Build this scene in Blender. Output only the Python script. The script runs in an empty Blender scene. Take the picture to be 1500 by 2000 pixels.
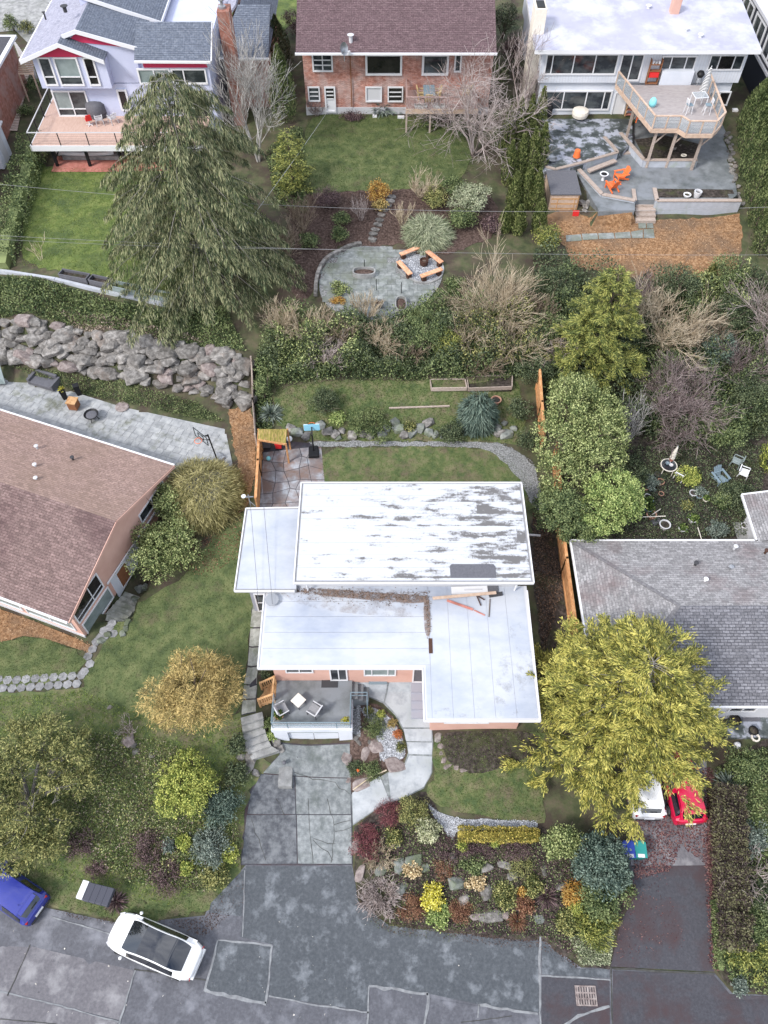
import bpy, bmesh, math, random
import numpy as np
from mathutils import Vector, Matrix
R = math.radians
rng = np.random.default_rng(7)
random.seed(7)
scene = bpy.context.scene
COL = scene.collection

# ---------------------------------------------------------------- camera, light, exposure
F, CZ, TILT = 1524.0, 44.0, R(34.6)
cd = bpy.data.cameras.new('camera')
cd.sensor_fit = 'VERTICAL'; cd.sensor_height = 24.0; cd.lens = 24.0 * F / 2000
cd.clip_start = 0.5; cd.clip_end = 6000
cam = bpy.data.objects.new('camera', cd); COL.objects.link(cam)
cam.location = (0, 0, CZ); cam.rotation_euler = (TILT, 0, 0)
scene.camera = cam
SUN_EL, SUN_AZ = R(44), R(232)          # azimuth measured clockwise from north (+y)
world = bpy.data.worlds.new('World'); scene.world = world; world.use_nodes = True
wn = world.node_tree; wn.nodes.clear()
sky = wn.nodes.new('ShaderNodeTexSky'); sky.sky_type = 'NISHITA'; sky.sun_disc = False
sky.sun_elevation = SUN_EL; sky.sun_rotation = SUN_AZ; sky.dust_density = 2.0; sky.air_density = 1.0
tc = wn.nodes.new('ShaderNodeTexCoord')
mpw = wn.nodes.new('ShaderNodeMapping'); mpw.inputs['Scale'].default_value = (1, 1, 2.2)
cl = wn.nodes.new('ShaderNodeTexNoise'); cl.inputs['Scale'].default_value = 2.6; cl.inputs['Detail'].default_value = 7; cl.inputs['Roughness'].default_value = .6
cr = wn.nodes.new('ShaderNodeValToRGB'); cr.color_ramp.elements[0].position = .38; cr.color_ramp.elements[1].position = .62
mixw = wn.nodes.new('ShaderNodeMixRGB'); mixw.inputs[2].default_value = (9.0, 9.3, 10.0, 1)
bg = wn.nodes.new('ShaderNodeBackground'); bg.inputs['Strength'].default_value = 0.135
ow = wn.nodes.new('ShaderNodeOutputWorld')
L_ = wn.links.new
L_(tc.outputs['Generated'], mpw.inputs[0]); L_(mpw.outputs[0], cl.inputs['Vector']); L_(cl.outputs['Fac'], cr.inputs[0])
L_(cr.outputs[0], mixw.inputs[0]); L_(sky.outputs[0], mixw.inputs[1]); L_(mixw.outputs[0], bg.inputs[0]); L_(bg.outputs[0], ow.inputs[0])
sd = bpy.data.lights.new('sun', 'SUN'); sd.energy = 2.0; sd.angle = R(11); sd.color = (1, .965, .915)
sun = bpy.data.objects.new('sun', sd); COL.objects.link(sun); sun.location = (-30, -30, 60)
sdir = Vector((math.sin(SUN_AZ) * math.cos(SUN_EL), math.cos(SUN_AZ) * math.cos(SUN_EL), math.sin(SUN_EL)))
sun.rotation_euler = (-sdir).to_track_quat('-Z', 'Y').to_euler()
vs = scene.view_settings
vs.view_transform = 'Standard'; vs.look = 'None'; vs.gamma = 1.0; vs.exposure = 0.74; vs.use_curve_mapping = False
scene.render.engine = 'CYCLES'

# ---------------------------------------------------------------- projection helpers (photo pixel -> point of the place)
SA, CA = math.sin(TILT), math.cos(TILT)
def ray(px, py):
    u, v = (px - 750) / F, (1000 - py) / F
    return Vector((u, SA + v * CA, -CA + v * SA))
def at(px, py, z):
    d = ray(px, py); t = (z - CZ) / d.z
    return Vector((d.x * t, d.y * t, z))
def depth(p): return p[1] * SA + (CZ - p[2]) * CA

# ---------------------------------------------------------------- terrain heights
CP = """-250,1990,0 0,1990,0 400,1990,0 750,1990,0 1100,1990,0 1500,1990,0 1750,1990,0 300,1860,0 700,1850,.02 0,1830,.05 1100,1890,.02 1480,1960,.05
180,1740,.35 60,1700,.5 100,1650,1.0 100,1450,2.3 100,1350,2.8 -150,1400,2.9 -150,1650,1.2 20,1280,2.9 330,1450,2.3 400,1600,1.3 440,1700,.4 430,1300,2.9 430,1150,3.3 430,1010,3.9 480,900,4.1 250,1300,2.8 480,1380,2.8 500,1200,3.4 250,1600,1.2 300,1720,.5
580,1690,.3 480,1690,.3 685,1690,.3 600,1460,1.0 480,1560,.8 685,1560,.8 760,1530,1.2 820,1470,1.9 815,1410,2.1 740,1350,2.3 840,1330,2.5 930,1530,1.9 930,1440,2.3 1050,1530,1.9 950,1612,1.75 1050,1615,1.7 720,1420,2.0 740,1500,1.5 690,1510,1.1
900,1700,1.0 740,1640,.9 700,1740,.2 850,1800,.2 1000,1815,.2 1000,1700,1.1 1150,1700,1.0 1120,1830,.25 1050,1760,.7 1240,1780,.3
1290,1895,.02 1290,1700,.6 1330,1600,1.0 1330,1500,1.4 1430,1800,.6 1450,1600,1.5 1480,1920,.15 1600,1700,1.2 1450,1440,2.2 1600,1440,2.2
1110,1200,3.5 1050,1150,3.6 1070,950,4.3 1300,1000,3.9 1420,930,4.1 1300,850,4.6 1450,700,5.7 1300,700,5.6 1300,570,7.0 1430,560,7.3 1100,600,6.6 1060,750,5.4 1250,490,7.75 1400,490,7.8 1150,445,7.85 1600,700,5.8 1600,900,4.2 1600,450,7.9
800,1200,3.3 700,1050,4.0 800,900,4.3 560,900,4.3 1000,900,4.3 700,845,4.7 900,845,4.7 620,780,5.5 900,770,5.6 800,740,6.0 560,740,5.9
650,660,7.4 850,660,7.4 980,620,7.4 700,560,7.9 820,560,7.9 700,490,8.0 620,540,7.9 950,480,8.0 700,410,8.6 900,410,8.6 1000,420,8.2 580,430,8.4 700,365,9.0 900,350,9.0 850,240,9.3 640,240,9.3 760,100,9.4 1000,200,9.3 1020,350,8.6 560,300,8.8
-150,700,4.1 50,750,4.1 250,800,4.1 430,850,4.1 200,735,4.1 380,770,4.1 460,790,4.3 0,720,4.1 50,615,7.5 200,640,7.4 350,655,7.2 470,680,7.0 50,560,8.0 200,580,7.9 330,600,7.6 150,520,8.3 280,550,8.2 430,600,7.6 520,600,7.5 510,650,7.0 490,740,5.2
150,400,8.35 60,330,8.4 200,330,8.4 350,330,8.5 400,450,8.3 40,240,8.8 20,120,9.2 20,20,9.8 350,10,9.8 540,20,9.8 540,150,9.4 480,250,9.0 750,-150,10 1400,-150,10 100,-150,10.5 -150,200,9 -150,400,8.4 1650,200,9.2
1100,250,9.4 1100,300,9.3 1350,230,9.4 1250,360,8.9 1400,360,8.9 1250,412,7.85 1380,408,7.85 1460,300,9.2"""
cps = np.array([[float(k) for k in s.split(',')] for s in CP.split()])
PW = np.array([at(*c) for c in cps])
def _rbf_fit(P):
    d = np.linalg.norm(P[:, None, :2] - P[None, :, :2], axis=2)
    n = len(P); A = np.zeros((n + 1, n + 1)); A[:n, :n] = d; A[:n, n] = 1; A[n, :n] = 1
    A[:n, :n] -= np.eye(n) * .25
    return np.linalg.solve(A, np.append(P[:, 2], 0))
_w = _rbf_fit(PW)
GX = np.arange(-48, 48.01, .5); GY = np.arange(-10, 90.01, .5)
gx, gy = np.meshgrid(GX, GY)
GZ = np.zeros_like(gx)
for i in range(len(PW)):
    GZ += _w[i] * np.hypot(gx - PW[i, 0], gy - PW[i, 1])
GZ += _w[-1]
GZ = np.clip(GZ, 0, 11)
GZ[gy < 2.2] = 0
def inpoly(x, y, poly):
    x = np.asarray(x); y = np.asarray(y); r = np.zeros(x.shape, bool); n = len(poly)
    for i in range(n):
        x0, y0 = poly[i][0], poly[i][1]; x1, y1 = poly[(i + 1) % n][0], poly[(i + 1) % n][1]
        if y0 == y1: continue
        c = ((y0 > y) != (y1 > y)) & (x < (x1 - x0) * (y - y0) / (y1 - y0) + x0)
        r ^= c
    return r
def flat(pts, z, grow=0):
    c = np.mean(np.array([p[:2] for p in pts]), axis=0)
    P = [(p[0] + np.sign(p[0] - c[0]) * grow, p[1] + np.sign(p[1] - c[1]) * grow) for p in pts]
    GZ[inpoly(gx, gy, P)] = z
def pw(s, z):                                  # "px,py px,py" -> world points on the level z
    return [at(*map(float, q.split(',')), z) for q in s.split()]
# levels cut into the hill
UPATIO = pw("1058,232 1235,232 1235,280 1207,300 1120,327 1058,335", 9.5)
LPATIO = pw("1207,300 1240,230 1415,232 1440,380 1425,392 1240,390 1240,410 1170,412 1120,327", 9.0)
CIRC = pw("640,500 690,480 760,480 830,490 868,520 860,560 820,600 760,625 690,625 640,600 618,560", 7.95)
LEFTPAT = pw("-200,690 0,738 100,752 240,795 440,838 458,925 400,1000 0,1000 -200,900", 4.1)
flat(UPATIO, 9.45); flat(LPATIO, 8.95); flat(CIRC, 7.9); flat(LEFTPAT, 4.03)
flat([(-6.2, 14.2), (-1.8, 14.2), (-1.8, 16.5), (-6.2, 16.5)], 1.6)
flat([(-7.2, 17), (7.2, 17), (7.2, 27), (-7.2, 27)], 3.4)
flat([(2.6, 14.6), (7.2, 14.6), (7.2, 18), (2.6, 18)], 2.3)
flat([(-17.03 + .935 * e * -1 + .355 * n, 19.0 + .355 * e + .935 * n) for e, n in ((-1.2, 2.2), (-1.2, 6.0), (.6, 6.0), (.6, 2.2))], 2.1)
def T(x, y):
    x = np.clip(np.asarray(x, float), -48, 47.99); y = np.clip(np.asarray(y, float), -10, 89.99)
    fx = (x + 48) / .5; fy = (y + 10) / .5
    i = fx.astype(int); j = fy.astype(int); a = fx - i; b = fy - j
    i1 = np.minimum(i + 1, len(GX) - 1); j1 = np.minimum(j + 1, len(GY) - 1)
    return (GZ[j, i] * (1 - a) + GZ[j, i1] * a) * (1 - b) + (GZ[j1, i] * (1 - a) + GZ[j1, i1] * a) * b
def above(px, py, h=0.0):                      # the point on the pixel's ray that is h metres above the ground
    d = ray(px, py)
    ts = np.linspace(20, 110, 1801)
    dd = CZ + d.z * ts - T(d.x * ts, d.y * ts) - h
    k = np.argmax(dd <= 0) if (dd <= 0).any() else len(ts) - 1
    k = max(k, 1); a = dd[k - 1] / (dd[k - 1] - dd[k] + 1e-9); t = ts[k - 1] + a * (ts[k] - ts[k - 1])
    return Vector((d.x * t, d.y * t, CZ + d.z * t))
def gpts(s): return [above(*map(float, q.split(','))) for q in s.split()]

# ---------------------------------------------------------------- materials
MATS = {}
def M(key, c=None, c2=None, c3=None, sc=4, r=.85, bump=0, spec=.25, metal=0, isl=0, rnd=0, st=(1, 1, 1), p=(.35, .65), det=6, c4=None, sc2=.35, p2=(.45, .62), coat=0, uv=None, bs=None):
    if key in MATS: return MATS[key]
    m = bpy.data.materials.new(key); m.use_nodes = True; MATS[key] = m
    nt = m.node_tree; N = nt.nodes.new; lk = nt.links.new
    b = nt.nodes['Principled BSDF']
    b.inputs['Roughness'].default_value = r; b.inputs['Metallic'].default_value = metal
    b.inputs['Specular IOR Level'].default_value = spec; b.inputs['Coat Weight'].default_value = coat
    v4 = lambda q: (q[0], q[1], q[2], 1)
    b.inputs['Base Color'].default_value = v4(c)
    m.diffuse_color = v4(c)
    geo = N('ShaderNodeNewGeometry'); mp = N('ShaderNodeMapping'); mp.inputs['Scale'].default_value = st
    lk(geo.outputs['Position'], mp.inputs[0])
    col = None
    if c2 is not None:
        no = N('ShaderNodeTexNoise'); no.inputs['Scale'].default_value = sc; no.inputs['Detail'].default_value = det; no.inputs['Roughness'].default_value = .62
        lk(mp.outputs[0], no.inputs['Vector'])
        src = no.outputs['Fac']
        if isl:
            ad = N('ShaderNodeMath'); ad.operation = 'MULTIPLY_ADD'; ad.inputs[1].default_value = isl; 
            sb = N('ShaderNodeMath'); sb.operation = 'SUBTRACT'; sb.inputs[1].default_value = .5
            lk(geo.outputs['Random Per Island'], sb.inputs[0]); lk(sb.outputs[0], ad.inputs[0]); lk(src, ad.inputs[2]); src = ad.outputs[0]
        ra = N('ShaderNodeValToRGB'); e = ra.color_ramp.elements
        e[0].position = p[0]; e[0].color = v4(c); e[1].position = p[1]; e[1].color = v4(c3 or c2)
        if c3 is not None:
            k = e.new((p[0] + p[1]) / 2); k.color = v4(c2)
        lk(src, ra.inputs[0]); col = ra.outputs[0]
    if c4 is not None:
        n2 = N('ShaderNodeTexNoise'); n2.inputs['Scale'].default_value = sc2; n2.inputs['Detail'].default_value = 8; n2.inputs['Roughness'].default_value = .65
        lk(geo.outputs['Position'], n2.inputs['Vector'])
        rr = N('ShaderNodeValToRGB'); rr.color_ramp.elements[0].position = p2[0]; rr.color_ramp.elements[1].position = p2[1]
        mx = N('ShaderNodeMixRGB'); mx.inputs[2].default_value = v4(c4)
        lk(n2.outputs['Fac'], rr.inputs[0]); lk(rr.outputs[0], mx.inputs[0])
        if col: lk(col, mx.inputs[1])
        else: mx.inputs[1].default_value = v4(c)
        col = mx.outputs[0]
    if uv:                                       # brick / shingle / tile joints
        uvn = N('ShaderNodeUVMap'); bk = N('ShaderNodeTexBrick')
        bk.inputs['Scale'].default_value = 1; bk.inputs['Brick Width'].default_value = uv[0]; bk.inputs['Row Height'].default_value = uv[1]
        bk.inputs['Mortar Size'].default_value = uv[2]; bk.inputs['Mortar Smooth'].default_value = .3; bk.inputs['Bias'].default_value = 0
        bk.inputs['Color1'].default_value = (uv[3],) * 3 + (1,); bk.inputs['Color2'].default_value = (uv[4],) * 3 + (1,); bk.inputs['Mortar'].default_value = v4(uv[5])
        lk(uvn.outputs[0], bk.inputs['Vector'])
        mx = N('ShaderNodeMixRGB'); mx.blend_type = 'MULTIPLY'; mx.inputs[0].default_value = 1
        if col: lk(col, mx.inputs[1])
        else: mx.inputs[1].default_value = v4(c)
        lk(bk.outputs['Color'], mx.inputs[2]); col = mx.outputs[0]
    if rnd:
        oi = N('ShaderNodeObjectInfo'); hs = N('ShaderNodeHueSaturation')
        ma = N('ShaderNodeMapRange'); ma.inputs['To Min'].default_value = 1 - rnd; ma.inputs['To Max'].default_value = 1 + rnd
        lk(oi.outputs['Random'], ma.inputs[0]); lk(ma.outputs[0], hs.inputs['Value'])
        if col: lk(col, hs.inputs['Color'])
        else: hs.inputs['Color'].default_value = v4(c)
        col = hs.outputs[0]
    if col: lk(col, b.inputs['Base Color'])
    if bump:
        nb = N('ShaderNodeTexNoise'); nb.inputs['Scale'].default_value = bs or sc * 3; nb.inputs['Detail'].default_value = 5
        lk(mp.outputs[0], nb.inputs['Vector'])
        bp = N('ShaderNodeBump'); bp.inputs['Strength'].default_value = bump; bp.inputs['Distance'].default_value = .05
        lk(nb.outputs['Fac'], bp.inputs['Height']); lk(bp.outputs[0], b.inputs['Normal'])
    return m

M('grass', (0.055, 0.077, 0.0308), (0.0935, 0.119, 0.0462), (0.138, 0.154, 0.066), sc=1.3, bump=.5, bs=14, c4=(0.105, 0.0935, 0.055), sc2=.7, p2=(.55, .75))
M('grass_bright', (0.0728, 0.106, 0.028), (0.118, 0.157, 0.0426), (0.168, 0.196, 0.0616), sc=1.5, bump=.5, bs=14, c4=(0.0616, 0.0896, 0.0336), sc2=.5, p2=(.45, .65))
M('grass_dull', (0.06, 0.09, 0.0336), (0.102, 0.126, 0.048), (0.156, 0.15, 0.078), sc=1.8, bump=.5, bs=14, c4=(0.132, 0.102, 0.072), sc2=.8, p2=(.5, .7))
M('soil', (.02, .016, .014), (.045, .036, .031), (.09, .074, .065), sc=5, bump=.6, c4=(.06, .065, .03), sc2=.9, p2=(.5, .7))
M('mulch', (.04, .026, .022), (.085, .055, .045), (.14, .10, .085), sc=7, bump=.7)
M('bark', (.16, .085, .04), (.27, .15, .075), (.40, .25, .14), sc=5, bump=.6, bs=30, c4=(.17, .11, .07), sc2=.4)
M('ground', (.04, .05, .024), (.075, .085, .04), (.11, .095, .06), sc=1.2, bump=.6, c4=(.06, .045, .035), sc2=.5)
M('concrete', (.20, .20, .20), (.28, .28, .275), (.36, .36, .355), sc=2.2, bump=.15, c4=(.15, .155, .14), sc2=.8, p2=(.5, .75), rnd=.1)
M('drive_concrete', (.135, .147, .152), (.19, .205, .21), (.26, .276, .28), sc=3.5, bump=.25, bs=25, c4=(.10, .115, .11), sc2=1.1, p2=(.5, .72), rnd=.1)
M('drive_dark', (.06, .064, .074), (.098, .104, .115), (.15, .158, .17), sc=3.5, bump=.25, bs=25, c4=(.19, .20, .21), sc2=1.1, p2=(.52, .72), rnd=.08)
M('path', (.24, .24, .21), (.32, .32, .29), (.40, .40, .36), sc=3, bump=.2, bs=18, c4=(.18, .19, .15), sc2=1.2, rnd=.08)
M('hexstone', (.16, .16, .165), (.22, .22, .225), (.29, .29, .295), sc=4, bump=.2, bs=20, rnd=.2)
M('walk', (.28, .30, .32), (.36, .38, .40), (.43, .45, .47), sc=2, bump=.12, c4=(.22, .24, .23), sc2=1, p2=(.52, .75), rnd=.05)
M('asphalt', (.06, .062, .072), (.088, .09, .104), (.12, .122, .14), sc=7, bump=.3, bs=40, r=.55, c4=(.20, .205, .23), sc2=.75, p2=(.5, .72), p=(.2, .8))
M('asphalt_dark', (.042, .048, .056), (.066, .074, .084), (.10, .11, .122), sc=7, bump=.3, bs=40, r=.55, c4=(.19, .205, .225), sc2=1.1, p2=(.52, .70), p=(.2, .8))
M('asphalt_plain', (0.0382, 0.0382, 0.0459), (0.0578, 0.0578, 0.068), (0.085, 0.085, 0.0978), sc=9, bump=.4, bs=40, r=.8, c4=(0.0595, 0.0425, 0.0467), sc2=.5, p=(.15, .85))
M('asphalt_brown', (.085, .082, .094), (.125, .12, .132), (.17, .163, .175), sc=7, bump=.25, bs=40, r=.6, c4=(.25, .245, .255), sc2=.8, p2=(.5, .68), p=(.2, .8))
M('seam', (.15, .155, .165), (.26, .27, .28), sc=3, r=.9)
M('crack', (.045, .045, .042), (.08, .08, .075), sc=3, r=1)
M('gravel', (.16, .165, .18), (.30, .31, .335), (.50, .52, .55), sc=16, bump=.8, det=2)
M('gravel_dark', (.12, .125, .12), (.22, .225, .225), (.36, .36, .36), sc=14, bump=.8, det=2)
M('flag', (.15, .165, .16), (.21, .225, .22), (.29, .305, .30), sc=2.5, bump=.2, c4=(.15, .165, .135), sc2=.7, rnd=.16)
M('paver', (0.255, 0.264, 0.272), (0.323, 0.332, 0.34), (0.391, 0.399, 0.399), sc=2.5, bump=.2, c4=(0.145, 0.153, 0.119), sc2=.55, p2=(.54, .66), rnd=.1)
M('crazy', (.16, .15, .16), (.24, .23, .24), (.33, .36, .40), sc=1.5, bump=.2, c4=(.20, .14, .12), sc2=.7, rnd=.22)
M('patio_stain', (.05, .06, .06), (.10, .115, .115), (.34, .36, .42), sc=.95, bump=.1, p=(.42, .6), det=4, c4=(.36, .38, .44), sc2=.8, p2=(.54, .58), r=.5)
M('patio_wet', (.10, .112, .115), (.155, .168, .175), (.235, .25, .265), sc=.8, bump=.1, c4=(.21, .225, .245), sc2=.5, r=.6)
M('wallgrey', (.36, .38, .42), (.44, .46, .51), sc=2, bump=.1, c4=(.28, .32, .26), sc2=.8, p2=(.55, .75))
M('boulder', (.095, .089, .083), (.175, .165, .155), (.29, .275, .26), sc=3.2, bump=.7, bs=9, c4=(.20, .16, .135), sc2=.5, p2=(.55, .7), rnd=.25)
M('boulder_pink', (.15, .12, .115), (.23, .19, .18), (.31, .27, .255), sc=4, bump=.5, bs=8, rnd=.12)
M('boulder_dark', (.10, .11, .105), (.17, .18, .17), (.26, .27, .255), sc=2.2, bump=.5, bs=8, c4=(.12, .14, .09), sc2=.9, rnd=.2)
M('white', (.68, .68, .70), r=.6); M('whitewall', (.55, .58, .64), (.64, .66, .71), sc=.6, r=.8)
M('roofwhite', (.31, .345, .42), (.39, .42, .48), (.47, .49, .53), sc=.45, r=.45, bump=.05, st=(.6, 1, 1), p=(.3, .6), c4=(0.386, 0.396, 0.414), sc2=1.6, p2=(.6, .8))
M('rooflilac', (0.333, 0.333, 0.423), (0.396, 0.396, 0.477), sc=.5, r=.6, c4=(0.495, 0.504, 0.558), sc2=.4)
M('lavender', (.47, .50, .66), (.53, .56, .71), sc=.5, r=.8); M('redtrim', (.52, .04, .10), r=.6)
M('salmon', (.55, .33, .27), (.62, .39, .32), sc=.8, r=.85)
M('navy', (.03, .033, .045), r=.6)
M('greysiding', (.32, .33, .38), r=.7)
M('brickwall', (.36, .16, .12), (.46, .23, .18), (.58, .33, .28), sc=3.5, c4=(.50, .36, .33), sc2=.8, uv=(.28, .085, .012, .75, 1.15, (.62, .55, .52)), bump=.2)
M('glass', (.02, .024, .03), (.075, .085, .09), sc=.8, r=.06, spec=.6, st=(1, 1, 1.6), p=(.42, .6))
M('glass_pale', (.16, .20, .20), (.28, .33, .33), sc=.9, r=.08, spec=.6)
M('glass_black', (.008, .008, .01), (.03, .028, .028), sc=1.2, r=.05, spec=.5)
M('glasspanel', (.42, .47, .50), r=.1, spec=.5)
MATS['glasspanel'].node_tree.nodes['Principled BSDF'].inputs['Alpha'].default_value = .35
SH = lambda k, a, b, c, **q: M(k, a, b, c, **q)
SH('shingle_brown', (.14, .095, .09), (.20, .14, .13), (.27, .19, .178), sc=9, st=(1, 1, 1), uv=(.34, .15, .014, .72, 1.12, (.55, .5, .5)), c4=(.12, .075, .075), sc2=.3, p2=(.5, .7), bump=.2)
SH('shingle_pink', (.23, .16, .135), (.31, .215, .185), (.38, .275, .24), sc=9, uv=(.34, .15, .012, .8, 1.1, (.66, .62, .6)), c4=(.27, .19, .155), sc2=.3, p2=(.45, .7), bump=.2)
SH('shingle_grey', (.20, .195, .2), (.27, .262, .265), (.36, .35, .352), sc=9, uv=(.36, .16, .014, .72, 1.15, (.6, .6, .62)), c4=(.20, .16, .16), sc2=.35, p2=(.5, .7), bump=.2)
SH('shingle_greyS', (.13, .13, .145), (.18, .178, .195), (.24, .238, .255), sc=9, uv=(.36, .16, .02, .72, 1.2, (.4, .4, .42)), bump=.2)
SH('shingle_plum', (.095, .06, .068), (.135, .09, .098), (.18, .13, .135), sc=9, uv=(.34, .15, .012, .8, 1.15, (.6, .55, .55)), bump=.2)
SH('shingle_slate', (.095, .11, .145), (.135, .155, .195), (.18, .20, .24), sc=6, uv=(.34, .17, .012, .85, 1.1, (.6, .6, .65)), bump=.2)
SH('shingle_lilac', (.24, .24, .30), (.31, .31, .38), (.36, .36, .43), sc=6, uv=(.34, .17, .01, .9, 1.08, (.8, .8, .8)), bump=.1)
M('wood', (.38, .20, .09), (.50, .29, .14), (.60, .38, .20), sc=4, st=(1, 1, 6), bump=.1, rnd=.1)
M('wood_orange', (.42, .19, .08), (.53, .27, .12), (.62, .36, .18), sc=3, st=(3, 1, 3), bump=.1, rnd=.12)
M('wood_grey', (.28, .22, .18), (.38, .31, .27), (.46, .39, .34), sc=5, st=(1, 5, 5), bump=.1, rnd=.14)
M('wood_pale', (.45, .32, .24), (.56, .43, .34), sc=4, rnd=.12)
M('deck_red', (.30, .20, .18), (.37, .26, .24), sc=3, st=(1, 8, 1), bump=.1)
M('deck_pink', (.50, .34, .28), (.58, .42, .35), sc=2, st=(6, 1, 1))
M('deck_grey', (.27, .24, .245), (.36, .325, .32), (.42, .39, .38), sc=2.5, st=(1, 9, 1), bump=.15)
M('black', (.012, .012, .014), r=.5); M('darkgrey', (.05, .05, .055), r=.7); M('charcoal', (.10, .10, .115), (.13, .13, .145), sc=8, r=.7)
M('midgrey', (.23, .23, .24), (.28, .28, .29), sc=6, r=.8); M('steel', (.35, .36, .38), r=.4, metal=.6)
M('palegrey', (.52, .52, .54), r=.7); M('orange', (.80, .17, .05), r=.5); M('red', (.62, .03, .03), r=.4); M('redbrick', (.42, .15, .12), (.52, .23, .19), sc=3, r=.9, c4=(.33, .13, .10), sc2=.9)
M('terracotta', (.42, .22, .15), (.5, .29, .21), sc=6); M('rust', (.07, .035, .025), r=.8); M('brown', (.20, .085, .04), (.27, .12, .06), sc=5)
M('teal', (.03, .26, .24), r=.5); M('binblue', (.04, .08, .42), r=.5); M('cyan', (.25, .65, .70), r=.5); M('cream', (.68, .63, .55), (.75, .70, .62), sc=5)
M('wicker', (.42, .30, .15), (.52, .40, .22), sc=12, bump=.3); M('bluegrey', (.18, .24, .28), r=.6); M('blueboard', (.25, .55, .72), r=.5)
M('carwhite', (.80, .80, .80), r=.25, spec=.5, coat=.6); M('carblue', (.018, .028, .24), r=.25, spec=.5, coat=.6); M('carred', (.52, .006, .05), r=.25, spec=.5, coat=.6)
M('carglass', (.008, .01, .016), r=.03, spec=.9, coat=.5); M('rubber', (.015, .015, .015), r=.9); M('lamp_red', (.3, .01, .01), r=.2)
M('bin_slate', (.06, .062, .08), r=.5)
M('trunk', (.10, .075, .06), (.17, .135, .11), sc=6, bump=.5); M('trunk_grey', (.22, .20, .185), (.32, .30, .28), sc=6, bump=.4)

# ---------------------------------------------------------------- object helpers
MW = {}
def th(name, label, cat, loc=(0, 0, 0), rz=0, group=None, data=None):
    o = bpy.data.objects.new(name, data); COL.objects.link(o)
    o.location = loc; o.rotation_euler = (0, 0, rz)
    if label: o['label'] = label
    if cat: o['category'] = cat
    if group: o['group'] = group
    if data is None: o.empty_display_size = .3
    MW[o.name] = Matrix.Translation(loc) @ Matrix.Rotation(rz, 4, 'Z')
    return o
def part(name, me, parent, loc=(0, 0, 0), rot=(0, 0, 0), s=1, label=None, kind=None):
    o = bpy.data.objects.new(name, me); COL.objects.link(o)
    if parent is not None:
        o.parent = parent; MW[o.name] = MW[parent.name]
    o.location = loc; o.rotation_euler = rot; o.scale = (s, s, s) if isinstance(s, (int, float)) else s
    if label: o['label'] = label
    if kind: o['kind'] = kind
    return o
def struct(name, me, label=None):
    o = bpy.data.objects.new(name, me); COL.objects.link(o); o['kind'] = 'structure'; MW[o.name] = Matrix()
    if label: o['label'] = label
    return o
def npmesh(name, V, Fc, mat, smooth=False):
    me = bpy.data.meshes.new(name)
    V = np.ascontiguousarray(V, np.float32); Fc = np.ascontiguousarray(Fc, np.int32); m, k = Fc.shape
    me.vertices.add(len(V)); me.vertices.foreach_set('co', V.ravel())
    me.loops.add(m * k); me.loops.foreach_set('vertex_index', Fc.ravel())
    me.polygons.add(m); me.polygons.foreach_set('loop_start', np.arange(0, m * k, k, dtype=np.int32))
    try: me.polygons.foreach_set('loop_total', np.full(m, k, np.int32))
    except Exception: pass
    if smooth: me.polygons.foreach_set('use_smooth', np.ones(m, bool))
    me.update(calc_edges=True); me.validate()
    me.materials.append(MATS[mat] if isinstance(mat, str) else mat)
    return me
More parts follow.
